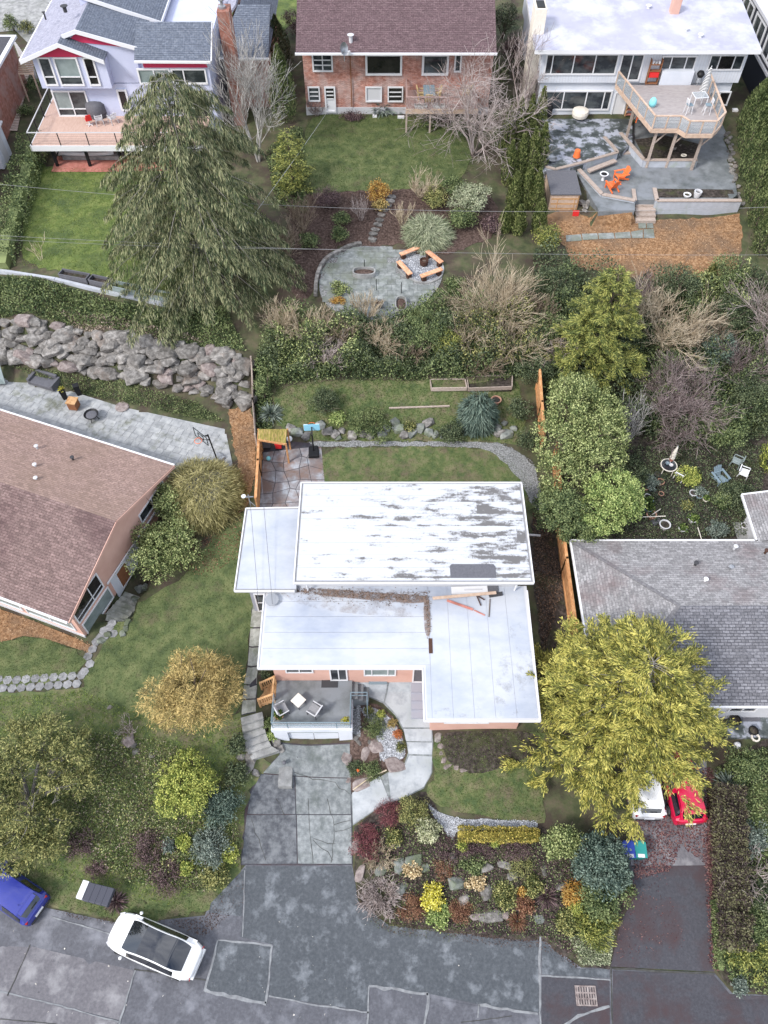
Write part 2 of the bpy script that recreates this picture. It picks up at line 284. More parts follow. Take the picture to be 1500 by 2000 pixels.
class G:                                       # collects faces, then becomes ONE mesh object
    def __init__(s): s.v = []; s.f = []; s.uv = {}
    def add(s, vs, fs):
        n = len(s.v); s.v += [tuple(q) for q in vs]; s.f += [tuple(i + n for i in f) for f in fs]; return s
    def box(s, x0, y0, z0, x1, y1, z1):
        return s.add([(x0, y0, z0), (x1, y0, z0), (x1, y1, z0), (x0, y1, z0), (x0, y0, z1), (x1, y0, z1), (x1, y1, z1), (x0, y1, z1)],
                     [(3, 2, 1, 0), (4, 5, 6, 7), (0, 1, 5, 4), (1, 2, 6, 5), (2, 3, 7, 6), (3, 0, 4, 7)])
    def bar(s, a, b, w, h, up=(0, 0, 1)):      # box-section bar from a to b
        a, b = Vector(a), Vector(b); d = (b - a).normalized(); u = Vector(up)
        if abs(d.dot(u)) > .98: u = Vector((0, 1, 0))
        x = d.cross(u).normalized(); u = x.cross(d)
        q = [(-w / 2, -h / 2), (w / 2, -h / 2), (w / 2, h / 2), (-w / 2, h / 2)]
        return s.add([a + x * i + u * j for i, j in q] + [b + x * i + u * j for i, j in q],
                     [(0, 1, 2, 3), (7, 6, 5, 4), (0, 4, 5, 1), (1, 5, 6, 2), (2, 6, 7, 3), (3, 7, 4, 0)])
    def tube(s, a, b, r0, r1=None, n=8):
        a, b = Vector(a), Vector(b); r1 = r0 if r1 is None else r1
        d = (b - a).normalized(); u = Vector((0, 0, 1)) if abs(d.z) < .95 else Vector((1, 0, 0))
        x = d.cross(u).normalized(); y = d.cross(x)
        vs = []
        for p, r in ((a, r0), (b, r1)):
            for k in range(n):
                t = 2 * math.pi * k / n; vs.append(p + x * math.cos(t) * r + y * math.sin(t) * r)
        return s.add(vs, [(k, (k + 1) % n, n + (k + 1) % n, n + k) for k in range(n)] + [tuple(range(n))[::-1], tuple(range(n, 2 * n))])
    def prism(s, pts, z0, z1):
        n = len(pts)
        if sum(pts[i][0] * pts[(i + 1) % n][1] - pts[(i + 1) % n][0] * pts[i][1] for i in range(n)) < 0: pts = pts[::-1]
        zt = z1 if isinstance(z1, (list, tuple)) else [z1] * n
        return s.add([(p[0], p[1], z0) for p in pts] + [(p[0], p[1], z) for p, z in zip(pts, zt)],
                     [tuple(range(n))[::-1], tuple(range(n, 2 * n))] + [(i, (i + 1) % n, n + (i + 1) % n, n + i) for i in range(n)])
    def lathe(s, prof, c=(0, 0, 0), n=14):
        vs = []
        for r, z in prof:
            for k in range(n):
                t = 2 * math.pi * k / n; vs.append((c[0] + r * math.cos(t), c[1] + r * math.sin(t), c[2] + z))
        m = len(prof)
        return s.add(vs, [(j * n + k, j * n + (k + 1) % n, (j + 1) * n + (k + 1) % n, (j + 1) * n + k) for j in range(m - 1) for k in range(n)])
    def quad(s, a, b, c, d): return s.add([a, b, c, d], [(0, 1, 2, 3)])
    def mesh(s, name, mat, off=None, smooth=False):
        me = bpy.data.meshes.new(name)
        v = s.v if off is None else [(p[0] - off[0], p[1] - off[1], p[2] - off[2]) for p in s.v]
        me.from_pydata(v, [], s.f); me.update()
        me.materials.append(MATS[mat] if isinstance(mat, str) else mat)
        if smooth: me.polygons.foreach_set('use_smooth', np.ones(len(me.polygons), bool))
        return me
    def build(s, name, mat, parent=None, W=False, smooth=False, bevel=0, label=None, kind=None):
        off = MW[parent.name].translation if (W and parent is not None) else None
        o = part(name, s.mesh(name, mat, off, smooth), parent, label=label, kind=kind)
        if bevel:
            b = o.modifiers.new('bevel', 'BEVEL'); b.width = bevel; b.segments = 2; b.limit_method = 'ANGLE'
        return o
def tag(o, label, cat, group=None):
    o['label'] = label; o['category'] = cat
    if group: o['group'] = group
    return o

# ---------------------------------------------------------------- ground sheet and everything draped on it
def build_terrain():
    xs = np.concatenate([[-3000, -900, -300, -120, -70], GX, [70, 120, 300, 900, 3000]])
    ys = np.concatenate([[-3000, -900, -300, -100, -40], GY, [110, 160, 400, 1000, 3000]])
    X, Y = np.meshgrid(xs, ys); Z = T(X, Y)
    n, m = X.shape
    idx = np.arange(n * m).reshape(n, m)
    Fc = np.stack([idx[:-1, :-1], idx[:-1, 1:], idx[1:, 1:], idx[1:, :-1]], -1).reshape(-1, 4)
    return struct('ground', npmesh('ground', np.stack([X, Y, Z], -1).reshape(-1, 3), Fc, 'ground', True))
build_terrain()
def chaikin(P, n=2):
    P = [Vector((p[0], p[1])) for p in P]
    for _ in range(n):
        Q = []
        for i in range(len(P)):
            a, b = P[i], P[(i + 1) % len(P)]; Q += [a * .75 + b * .25, a * .25 + b * .75]
        P = Q
    return P
def drape(name, pts, mat, dz=.03, cell=.5, soft=0, kind='structure', parent=None, thick=0, jit=0):
    P = chaikin(pts, soft) if soft else [Vector((p[0], p[1])) for p in pts]
    if jit:
        Q = []
        for i in range(len(P)):
            a, b = P[i], P[(i + 1) % len(P)]; k = max(1, int((b - a).length / .35))
            Q += [a.lerp(b, q / k) + Vector((random.uniform(-jit, jit), random.uniform(-jit, jit))) for q in range(k)]
        P = Q
    bm = bmesh.new(); f = bm.faces.new([bm.verts.new((p.x, p.y, 0)) for p in P])
    if f.normal.z < 0 or f.calc_area() and (f.normal_update() or f.normal.z < 0): f.normal_flip()
    bmesh.ops.triangulate(bm, faces=bm.faces[:])
    x0, x1 = min(p.x for p in P), max(p.x for p in P); y0, y1 = min(p.y for p in P), max(p.y for p in P)
    for lo, hi, ax in ((x0, x1, 0), (y0, y1, 1)):
        k = math.ceil(max(lo, -48 if ax == 0 else -10) / cell) * cell
        while k < min(hi, 48 if ax == 0 else 90):
            co = (k, 0, 0) if ax == 0 else (0, k, 0); no = (1, 0, 0) if ax == 0 else (0, 1, 0)
            bmesh.ops.bisect_plane(bm, geom=bm.verts[:] + bm.edges[:] + bm.faces[:], plane_co=co, plane_no=no, dist=1e-5); k += cell
    xy = np.array([(v.co.x, v.co.y) for v in bm.verts]); z = T(xy[:, 0], xy[:, 1]) + dz
    for v, q in zip(bm.verts, z): v.co.z = q
    if thick:
        r = bmesh.ops.extrude_face_region(bm, geom=bm.faces[:])
        for v in [e for e in r['geom'] if isinstance(e, bmesh.types.BMVert)]: v.co.z += thick
    me = bpy.data.meshes.new(name); bm.to_mesh(me); bm.free()
    me.materials.append(MATS[mat])
    if kind == 'structure' and parent is None: return struct(name, me)
    return part(name, me, parent, kind=None if kind == 'structure' else kind)
def strip(name, pts, w, mat, dz, parent, wig=0):      # a painted-thin band along a line on the ground
    g = G(); pts = [Vector((p[0], p[1], 0)) for p in pts]; L, Rr = [], []
    Q = []
    for i in range(len(pts) - 1):
        k = max(1, int((pts[i + 1] - pts[i]).length / .3)); Q += [pts[i].lerp(pts[i + 1], j / k) for j in range(k)]
    Q.append(pts[-1])
    for i, p in enumerate(Q):
        d = (Q[min(i + 1, len(Q) - 1)] - Q[max(i - 1, 0)]).normalized(); n = Vector((-d.y, d.x, 0)); ww = w * random.uniform(.6, 1.3) / 2
        p = p + n * (random.uniform(-.3, .3) * w + random.uniform(-wig, wig))
        for S, q in ((L, p + n * ww), (Rr, p - n * ww)): S.append((q.x, q.y, float(T(q.x, q.y)) + dz))
    for i in range(len(Q) - 1): g.quad(Rr[i], Rr[i + 1], L[i + 1], L[i])
    return g.build(name, mat, parent)
def sample(pts, n):
    P = np.array([(p[0], p[1]) for p in pts]); lo, hi = P.min(0), P.max(0); out = []
    tot = 0
    while tot < n:
        q = rng.uniform(lo, hi, (n * 3, 2)); q = q[inpoly(q[:, 0], q[:, 1], P)]; out.append(q); tot += len(q)
        if len(q) == 0: break
    return np.concatenate(out)[:n]
def leafmesh(P, D, Nn, L, Wd):                 # n diamond leaves: position, direction, facing, length, width
    D = D / (np.linalg.norm(D, axis=1, keepdims=True) + 1e-9)
    S = np.cross(D, Nn); S /= (np.linalg.norm(S, axis=1, keepdims=True) + 1e-9)
    L = np.reshape(L, (-1, 1)) if np.ndim(L) else np.full((len(P), 1), L); Wd = np.reshape(Wd, (-1, 1)) if np.ndim(Wd) else np.full((len(P), 1), Wd)
    V = np.stack([P, P + D * L * .5 + S * Wd * .5, P + D * L, P + D * L * .5 - S * Wd * .5], 1).reshape(-1, 3)
    return V, np.arange(len(V)).reshape(-1, 4)
def unit(n):
    v = rng.normal(size=(n, 3)); return v / np.linalg.norm(v, axis=1, keepdims=True)
def cover(name, pts, n, L, Wd, mat, h=.1, up=.5, parent=None):      # countless small leaves or blades over an area
    q = sample(pts, n); X, Y = q[:, 0], q[:, 1]; hh = h
    if h > .3: hh = h * (.25 + .95 * np.clip(.5 + .3 * np.sin(X * 2.1 + 1.3 * np.sin(Y * 1.1)) + .3 * np.sin(Y * 2.6 + 1.7 * np.sin(X * .9)), 0, 1))
    z = T(X, Y) + .02 + rng.random(len(q)) ** 1.2 * hh
    D = unit(len(q)); D[:, 2] = np.abs(D[:, 2]) * 2 * up + up * .4 
    V, Fc = leafmesh(np.c_[q, z], D, unit(len(q)) + [0, 0, .6], rng.uniform(.6, 1.3, len(q)) * L, rng.uniform(.6, 1.3, len(q)) * Wd)
    return part(name, npmesh(name, V, Fc, mat), parent, kind='stuff')
# ================================================================ GROUND ZONES
road = drape('road', gpts("-300,1790 0,1740 60,1765 100,1775 240,1805 400,1788 410,1765 480,1690 688,1690 700,1760 760,1805 1000,1835 1060,1835 1135,1890 1190,1890 1395,1900 1430,1940 1900,1965 1900,2120 -300,2120"), 'asphalt', .02, cell=1)
def rpanel(s, mat, dz=.026): return drape('road_panel', gpts(s), mat, dz, cell=1, parent=road)
rpanel("-300,1830 60,1850 30,1940 -300,1900", 'asphalt_brown'); rpanel("-300,1905 0,1936 230,1996 235,2110 -300,2110", 'asphalt_brown', .028)
rpanel("60,1848 262,1895 235,1993 20,1940", 'asphalt_brown', .03); rpanel("268,1896 400,1917 398,1936 520,1962 535,1948 640,1968 640,2110 240,2110 238,1995", 'asphalt', .031)
rpanel("425,1836 530,1847 518,1958 402,1934", 'asphalt_dark', .034)
rpanel("480,1692 686,1692 700,1762 760,1808 1000,1838 1052,1838 1052,1977 935,1962 835,1940 722,1925 718,1975 525,1945 534,1845 470,1830 478,1760", 'asphalt_dark', .036)
rpanel("722,1928 834,1942 830,2110 720,2110", 'asphalt', .038); rpanel("936,1965 1050,1981 1050,2110 834,2110 836,1950", 'asphalt', .035)
rpanel("1058,1838 1128,1892 1188,1893 1190,1910 1058,1903", 'asphalt_dark', .037); rpanel("1058,1908 1190,1915 1192,2110 1058,2110", 'asphalt_plain', .037)
rpanel("1197,1896 1392,1903 1425,1942 1900,1968 1900,2110 1197,2110", 'asphalt_plain', .036); rpanel("412,1764 478,1695 472,1790 408,1782", 'asphalt_dark', .034)
for s, w, m in (("60,1845 38,1895 15,1945", .09, 'crack'), ("-60,1925 0,1936 120,1965 232,1996", .10, 'seam'), ("264,1895 250,1945 232,2005", .14, 'seam'), ("100,1790 160,1808 215,1824", .1, 'seam'),
                ("262,1893 330,1903 402,1915", .07, 'crack'), ("426,1836 412,1890 400,1936", .15, 'seam'), ("400,1934 460,1948 520,1960", .22, 'seam'), ("520,1960 525,1905 531,1847", .16, 'seam'), ("531,1847 480,1840 426,1837", .14, 'seam'),
                ("525,1946 600,1960 720,1978", .12, 'seam'), ("720,1927 780,1933 836,1942", .24, 'seam'), ("721,1927 719,1965 717,2005", .14, 'seam'), ("836,1940 834,1970 829,2005", .2, 'seam'), ("935,1962 990,1972 1050,1980", .2, 'seam'), ("936,1962 934,1988", .14, 'seam'),
                ("1055,1828 1054,1900 1055,2010", .16, 'seam'), ("1055,1905 1120,1909 1192,1914", .11, 'seam'), ("1193,1890 1194,1950 1196,2010", .09, 'crack'), ("478,1700 476,1780 474,1830", .08, 'seam'), ("1190,1891 1290,1897 1395,1902", .12, 'crack'),
                ("1190,1965 1130,1985 1090,2010", .2, 'seam'), ("1000,1984 960,1990 900,1997", .05, 'crack'), ("0,1990 110,2000", .06, 'crack')):
    strip('joint', gpts(s), w * .62, m, .046, road)
cover('leaf_litter', gpts("100,1775 240,1808 400,1792 475,1700 480,1760 400,1830 300,1790 150,1795"), 1500, .06, .05, 'mulch', .02, 0, road)
M('leaf_maroon', (.075, .03, .035), (.13, .055, .06), (.2, .11, .10), sc=6, isl=1.2); M('leaf_pale', (.45, .42, .38), (.6, .57, .52), sc=6, isl=1)
cover('fallen_leaf', gpts("0,1800 700,1800 1180,1900 1180,1990 0,1990"), 90, .10, .08, 'leaf_pale', .02, 0, road)
cover('leaf_litter', gpts("700,1745 715,1775 760,1800 1000,1833 1060,1833 1130,1885 1125,1895 1050,1850 980,1848 760,1822 700,1775"), 2200, .08, .06, 'mulch', .02, 0, road); M('moss', (.03, .045, .015), (.07, .09, .03), (.12, .14, .05), sc=4, isl=1); cover('moss', gpts("720,1785 800,1805 900,1825 890,1842 790,1830 720,1805"), 2500, .08, .06, 'moss', .01, 0, road)
# driveway of concrete slabs, cracked
drive = drape('driveway', gpts("470,1690 689,1690 688,1600 686,1500 684,1450 548,1450 545,1475 500,1520 482,1560 474,1620"), 'asphalt_plain', .02)
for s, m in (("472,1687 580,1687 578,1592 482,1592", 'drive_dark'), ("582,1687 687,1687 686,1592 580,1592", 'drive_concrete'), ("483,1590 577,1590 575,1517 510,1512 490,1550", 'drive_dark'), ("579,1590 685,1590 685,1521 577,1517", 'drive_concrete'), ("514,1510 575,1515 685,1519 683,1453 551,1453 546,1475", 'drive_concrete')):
    drape('concrete_slab', gpts(s), m, .026, parent=drive, thick=.01)
for s in ("575,1508 612,1522 655,1528 664,1540 684,1550", "600,1560 602,1590 608,1640 612,1686", "640,1560 650,1600 652,1640 648,1685", "610,1642 640,1665 650,1680", "490,1600 505,1640 520,1680", "652,1612 684,1602", "655,1625 686,1617", "612,1640 655,1650", "540,1560 556,1592"):
    strip('crack', gpts(s), .028, 'crack', .042, drive, .05)
# neighbour's asphalt drive with leaf litter
rdrive = drape('side_driveway', gpts("1192,1888 1395,1898 1382,1690 1380,1480 1230,1480 1228,1690 1240,1750 1212,1800"), 'asphalt_plain', .03)
drape('concrete_slab', gpts("1232,1690 1380,1690 1380,1482 1232,1482"), 'asphalt_brown', .036, parent=rdrive)
cover('leaf_litter', gpts("1226,1560 1330,1600 1382,1620 1382,1690 1330,1650 1310,1700 1228,1720 1215,1770 1240,1740"), 6000, .10, .08, 'leaf_maroon', .03, 0, rdrive)
cover('leaf_litter', gpts("1370,1500 1392,1500 1402,1900 1385,1880"), 2500, .10, .08, 'leaf_maroon', .04, 0, rdrive)
cover('leaf_litter', gpts("1215,1730 1300,1700 1340,1850 1200,1880"), 350, .08, .07, 'leaf_maroon', .02, 0, rdrive)
# front walk
walk = drape('front_walk', gpts("689,1613 740,1578 800,1554 828,1540 844,1510 846,1450 843,1410 843,1330 690,1330 690,1358 720,1362 748,1374 772,1398 790,1432 797,1470 790,1492 755,1510 686,1552"), 'drive_concrete', .025)
for s in ("690,1610 740,1576 762,1567 742,1516 688,1549", "764,1566 800,1552 828,1537 842,1510 844,1478 799,1476 792,1494 758,1510", "844,1474 844,1451 794,1450 798,1473", "843,1448 843,1424 788,1424 793,1448", "842,1421 842,1332 760,1332 752,1372 774,1396 787,1421", "757,1332 692,1332 692,1356 720,1360 749,1371"):
    drape('walk_slab', gpts(s), 'walk', .03, parent=walk, thick=.02)
# side path and steps left of the house
spath = drape('side_path', gpts("492,1180 514,1180 510,1240 506,1300 502,1350 500,1392 472,1398 474,1350 484,1300 488,1240"), 'asphalt_plain', .02)
for s in ("494,1182 512,1182 510,1225 489,1225", "489,1228 510,1228 508,1262 487,1262", "487,1265 508,1265 505,1300 484,1300", "484,1303 505,1303 502,1336 477,1336", "477,1339 502,1339 499,1364 474,1366", "474,1369 500,1367 500,1390 472,1396"):
    drape('path_slab', gpts(s), 'path', .025, parent=spath, thick=.03)
steps = struct('garden_steps', None)
SP = [((470, 1402), (512, 1390)), ((472, 1416), (514, 1403)), ((474, 1431), (515, 1417)), ((477, 1446), (519, 1431)), ((480, 1460), (524, 1445)), ((485, 1472), (530, 1457)), ((492, 1484), (545, 1466))]
for i in range(len(SP) - 1):
    z = 2.75 - i * .26; (a, b), (c, d) = SP[i], SP[i + 1]; z = max([z] + [gz_.z + .06 for gz_ in (above(*a), above(*b), above(*c), above(*d))])
    q = [at(*a, z), at(*b, z), at(*d, z), at(*c, z)]
    part('step', G().prism([(p.x, p.y) for p in q], z - .45, z).mesh('step', 'concrete'), steps)
# lawns
def lawn(name, s, mat, n, soft=1, blade='blade', jit=.12, h=.07):
    P = gpts(s); o = drape(name, P, mat, .03, soft=soft, jit=jit)
    cover('grass', P, n, h, .03, blade, .02, .8, o); return o
M('blade', (.05, .085, .02), (.09, .13, .035), (.14, .17, .06), sc=2, isl=.9); M('blade_b', (.085, .13, .022), (.13, .19, .035), (.19, .23, .06), sc=2, isl=.9); M('blade_d', (.06, .08, .03), (.095, .115, .045), (.16, .15, .08), sc=2, isl=.9)
lawn('front_lawn', "846,1440 930,1430 1062,1430 1062,1606 990,1604 905,1590 850,1568 833,1550 849,1505", 'grass_dull', 9000, 0)
lawn('side_lawn', "150,1340 200,1265 255,1205 330,1150 400,1080 440,1010 472,990 486,1050 500,1150 488,1250 478,1340 470,1390 420,1400 300,1410 200,1400", 'grass', 14000)
lawn('lower_lawn', "-120,1262 0,1258 60,1240 175,1275 150,1325 0,1345 -120,1345", 'grass', 5000)
lawn('back_lawn', "628,876 760,872 940,874 985,892 1030,925 1048,975 1050,1000 800,1010 640,980 630,930", 'grass_dull', 11000)
lawn('upper_lawn', "70,310 100,330 250,330 420,330 520,420 480,520 350,575 300,572 190,545 45,522 40,450 60,380", 'grass_bright', 30000, 1, 'blade_b', h=.10)
lawn('middle_lawn', "598,235 640,222 800,228 905,245 925,330 870,365 760,372 640,378 600,380 590,320", 'grass', 22000, h=.10)
lawn('street_lawn', "320,-60 420,-60 560,-60 600,0 580,40 540,70 470,60 420,60 340,60", 'grass_bright', 5000, 1, 'blade_b')
lawn('strip_lawn', "0,1700 100,1690 200,1735 320,1770 420,1720 440,1745 400,1785 250,1803 100,1768 0,1745", 'grass_dull', 5000)
lawn('right_verge', "1450,1530 1520,1530 1620,1600 1620,1680 1470,1680 1460,1600", 'grass_dull', 4000)
# front garden rockery bed, with its boulders
rock_bed = drape('front_rockery', gpts("689,1616 740,1580 830,1545 850,1570 880,1625 1060,1620 1200,1640 1240,1740 1205,1800 1190,1890 1135,1890 1060,1835 1000,1835 760,1807 700,1760"), 'soil', .03, jit=.1)
slope = drape('weedy_slope', gpts("-150,1350 60,1350 160,1345 300,1400 470,1395 478,1440 530,1500 490,1540 478,1600 470,1700 420,1770 330,1780 200,1740 60,1700 -150,1690"), 'grass_dull', .025, jit=.15)
soilbed = drape('bare_soil_bed', gpts("858,1436 900,1428 1055,1428 1050,1470 990,1500 925,1512 892,1500 868,1480"), 'soil', .04, soft=1, jit=.05)
gstrip = drape('gravel_strip', gpts("832,1566 862,1590 905,1601 1048,1604 1048,1618 890,1622 884,1642 856,1606"), 'gravel', .045, soft=1, jit=.06)
rbank = drape('right_bank', gpts("1396,1500 1500,1440 1700,1440 1700,1960 1500,1945 1420,1925 1396,1890"), 'soil', .025)
planter = drape('white_gravel_bed', gpts("686,1372 705,1372 738,1376 768,1400 786,1432 795,1470 786,1490 752,1508 688,1548 680,1530 676,1470 686,1445"), 'mulch', .03)
drape('gravel', gpts("700,1380 740,1384 770,1410 790,1450 792,1480 770,1488 742,1488 740,1450 726,1420"), 'gravel', .05, parent=planter, soft=1)
gravel_dark = drape('gravel', gpts("687,1374 704,1374 704,1440 688,1440"), 'gravel_dark', .05, parent=planter)
M('pebble', (.18, .185, .2), (.34, .355, .38), (.62, .64, .68), sc=8, isl=2.2)
for s, n in (("700,1382 740,1386 770,1412 788,1450 791,1478 770,1486 742,1486 740,1450 726,1420", 2600), ("687,1374 704,1374 704,1440 688,1440", 500)):
    cover('pebble', gpts(s), n, .07, .06, 'pebble', .05, 0, planter)
cover('pebble', gpts("832,1566 862,1590 905,1601 1048,1604 1048,1618 890,1622 884,1642 856,1606"), 3200, .06, .05, 'pebble', .05, 0, gstrip)
# back yard
bpat = drape('back_patio', gpts("508,882 560,862 622,868 630,905 640,950 640,1000 500,1000"), 'asphalt_plain', .02)
pa, pb = [], []
def jitgrid(s, nx, ny, name, mats, parent, dz=.03, gap=.03, j=.28, thick=.02):
    P = gpts(s); a, b, c, d = [Vector((q.x, q.y)) for q in P]       # bl, br, tr, tl
    gp = {}
    for i in range(nx + 1):
        for k in range(ny + 1):
            u, v = i / nx, k / ny
            if 0 < i < nx: u += random.uniform(-j, j) / nx
            if 0 < k < ny: v += random.uniform(-j, j) / ny
            gp[i, k] = a.lerp(b, u).lerp(d.lerp(c, u), v)
    for i in range(nx):
        for k in range(ny):
            q = [gp[i, k], gp[i + 1, k], gp[i + 1, k + 1], gp[i, k + 1]]; ce = sum(q, Vector((0, 0))) / 4
            q = [p + (ce - p).normalized() * gap for p in q]
            g = G(); zz = [float(T(p.x, p.y)) + dz + thick for p in q]
            g.prism([tuple(p) for p in q], min(zz) - .12, zz); g.build(name, random.choice(mats), parent)
jitgrid("506,1000 640,1000 628,872 514,884", 5, 6, 'flagstone', ['crazy'], bpat, .0, .03, .3, .035)
gp1 = drape('gravel_path', gpts("600,864 700,862 800,864 930,862 985,868 1040,900 1058,960 1055,1000 1040,990 1026,950 978,894 940,874 800,871 620,874"), 'gravel_dark', .04, soft=1, jit=.08)
M('pebble_dark', (.09, .09, .092), (.17, .172, .175), (.30, .305, .31), sc=8, isl=1.6); cover('pebble', gpts("600,864 800,862 985,866 1040,900 1058,960 1055,1000 1026,950 978,894 940,874 800,871 620,874"), 3500, .07, .06, 'pebble_dark', .03, 0, gp1)
gslope = drape('garden_terrace', gpts("532,765 700,742 900,742 1010,745 1030,800 1020,868 940,862 600,862 540,830"), 'grass_dull', .025, jit=.12)
cover('grass', gpts("532,765 700,742 900,742 1010,745 1030,800 1020,868 940,862 600,862 540,830"), 14000, .12, .035, 'blade', .03, .8, gslope)
dirt = drape('dirt_strip', gpts("1040,1010 1085,1040 1100,1150 1118,1240 1060,1300 1048,1200 1036,1080"), 'soil', .03, jit=.1)
barkl = drape('bark_strip', gpts("446,800 488,790 500,850 497,930 485,985 462,1010 470,930 456,870"), 'bark', .035, jit=.08)
barkl2 = drape('bark_bed', gpts("-60,1175 20,1195 185,1262 180,1278 60,1238 0,1256 -60,1256"), 'bark', .04, soft=1)
# left neighbour's paved terrace: each paver a piece
lpat = struct('paved_terrace', None)
g = G(); g.prism([(p.x, p.y) for p in LEFTPAT], 3.7, 4.095); g.build('paving_bed', 'paver', lpat)
E1, E2, LO = Vector((-.935, .355)), Vector((.355, .935)), Vector((-17.03, 19.0))
LP2 = [(p.x, p.y) for p in LEFTPAT]; pavers = []
pm = {}
for a in (.5, .8):
    pm[a] = G().prism([(-a / 2 + .012, -.25 + .012), (a / 2 - .012, -.25 + .012), (a / 2 - .012, .25 - .012), (-a / 2 + .012, .25 - .012)], -.05, .0).mesh('paver', 'paver')
cnt = 0
for rI in range(24):
    e = 0.0
    off = random.uniform(0, .6)
    while e + off < 22:
        a = random.choice((.5, .8)); q = LO + E1 * (e + off - 4 + a / 2) + E2 * (11.3 + rI * .5); e += a
        c = [LO + E1 * (e + off - 4 - a * k) + E2 * (11.3 + rI * .5 + l) for k, l in ((0, -.25), (1, -.25), (1, .25), (0, .25))]
        if not inpoly(np.array([p.x for p in c]), np.array([p.y for p in c]), LP2).all(): continue
        qx = 750 + F * q.x / depth((q.x, q.y, 4.1))
        if qx < -20: continue
        pavers.append((q, a))
pavers.sort(key=lambda k: (Vector((k[0].x, k[0].y, 4.1)) - Vector((0, 0, CZ))).length)
rz = math.atan2(E1.y, E1.x)
for q, a in pavers[:300]:
    part('paver', pm[a], lpat, (q.x, q.y, 4.115 + random.uniform(-.004, .004)), (0, 0, rz))
g = G()
for q, a in pavers[300:]:
    c = [(q + E1 * i * (a / 2 - .012) + E2 * j * .238) for i, j in ((-1, -1), (1, -1), (1, 1), (-1, 1))]
    g.prism([(p.x, p.y) for p in c], 4.0, 4.115)
if g.v: g.build('paving', 'paver', lpat, kind='stuff')
# round stone patio
cpat = struct('round_patio', None)
g = G(); g.prism([(p.x, p.y) for p in chaikin(CIRC, 2)], 7.6, 7.955); g.build('patio_base', 'gravel_dark', cpat)
PC = [(p.x, p.y) for p in chaikin(CIRC, 2)]; GC = pw("800,500 840,488 868,520 862,545 830,556 795,545 772,520 778,502", 7.95); GCp = [(p.x, p.y) for p in chaikin(GC, 2)]
mnx, mxx = min(p[0] for p in PC), max(p[0] for p in PC); mny, mxy = min(p[1] for p in PC), max(p[1] for p in PC)
fm = G().prism([(-.29, -.29), (.29, -.29), (.29, .29), (-.29, .29)], -.05, 0).mesh('flagstone', 'flag'); fm2 = G().prism([(-.59, -.29), (.59, -.29), (.59, .29), (-.59, .29)], -.05, 0).mesh('flagstone', 'flag')
y = mny + .3; row = 0
while y < mxy:
    x = mnx + (.3 if row % 2 else 0); row += 1
    while x < mxx:
        big = random.random() < .35; w = 1.2 if big else .6
        c = np.array([(x + w * .2, y - .12), (x + w * .8, y - .12), (x + w * .8, y + .12), (x + w * .2, y + .12), (x + w / 2, y)])
        if inpoly(c[:, 0], c[:, 1], PC).all() and not inpoly(c[:, 0], c[:, 1], GCp).any():
            part('flagstone', fm2 if big else fm, cpat, (x + w / 2, y, 7.985 + random.uniform(-.006, .006)))
        x += w
    y += .6
gcirc = G(); gcirc.prism(GCp, 7.7, 7.99); gcirc.build('gravel', 'gravel', cpat)
g = G()
for i in range(len(GCp)):
    a, b = GCp[i], GCp[(i + 1) % len(GCp)]; g.bar((*a, 8.0), (*b, 8.0), .12, .1)
g.build('stone_edging', 'concrete', cpat)
cover('pebble', [Vector((*p, 0)) for p in GCp], 1500, .09, .08, 'pebble', .03, 0, cpat).location.z = .06
# beds and yards on the hill
mulchbed = drape('mulch_bed', gpts("560,385 640,378 870,368 960,380 985,440 950,470 870,500 835,485 760,478 690,478 640,500 616,560 590,600 560,560 575,480"), 'mulch', .03, jit=.12)
byard = drape('bark_yard', gpts("1058,425 1110,405 1170,412 1445,418 1450,470 1440,530 1370,560 1240,545 1120,520 1095,470"), 'bark', .03, jit=.1)
M('bark_chip', (.15, .08, .04), (.27, .16, .08), (.42, .28, .17), sc=7, isl=1.6)
cover('bark_chip', gpts("1065,430 1170,414 1443,420 1448,470 1438,530 1370,555 1240,540 1120,515 1097,470"), 9000, .10, .06, 'bark_chip', .03, 0, byard)
cover('bark_chip', gpts("446,800 488,790 500,850 497,930 485,985 462,1010 470,930 456,870"), 2500, .1, .06, 'bark_chip', .03, 0, barkl)
cover('bark_chip', gpts("-60,1175 20,1195 185,1262 180,1278 60,1238 0,1256 -60,1256"), 2500, .1, .06, 'bark_chip', .03, 0, barkl2)
spth = struct('stone_path', None)
SPX = [("1105,461 1106,473 1136,471 1134,459"), ("1136,458 1138,470 1168,468 1166,457"), ("1168,457 1170,468 1200,467 1198,456"), ("1200,456 1202,467 1232,466 1230,454"), ("1232,454 1234,466 1255,466 1255,450"), ("1257,449 1257,466 1278,466 1276,449"), ("1246,434 1247,447 1261,447 1261,434"), ("1263,434 1263,447 1276,447 1274,434")]
for s in SPX: drape('paving_stone', gpts(s), 'flag', .04, parent=spth, thick=.03)
dgard = drape('dark_garden', gpts("1205,870 1300,830 1420,840 1560,860 1560,1010 1450,980 1470,1056 1200,1058 1180,1000"), 'soil', .03)
strt = drape('far_street', gpts("-120,-60 110,-60 95,20 60,90 30,60 -60,70"), 'concrete', .04)
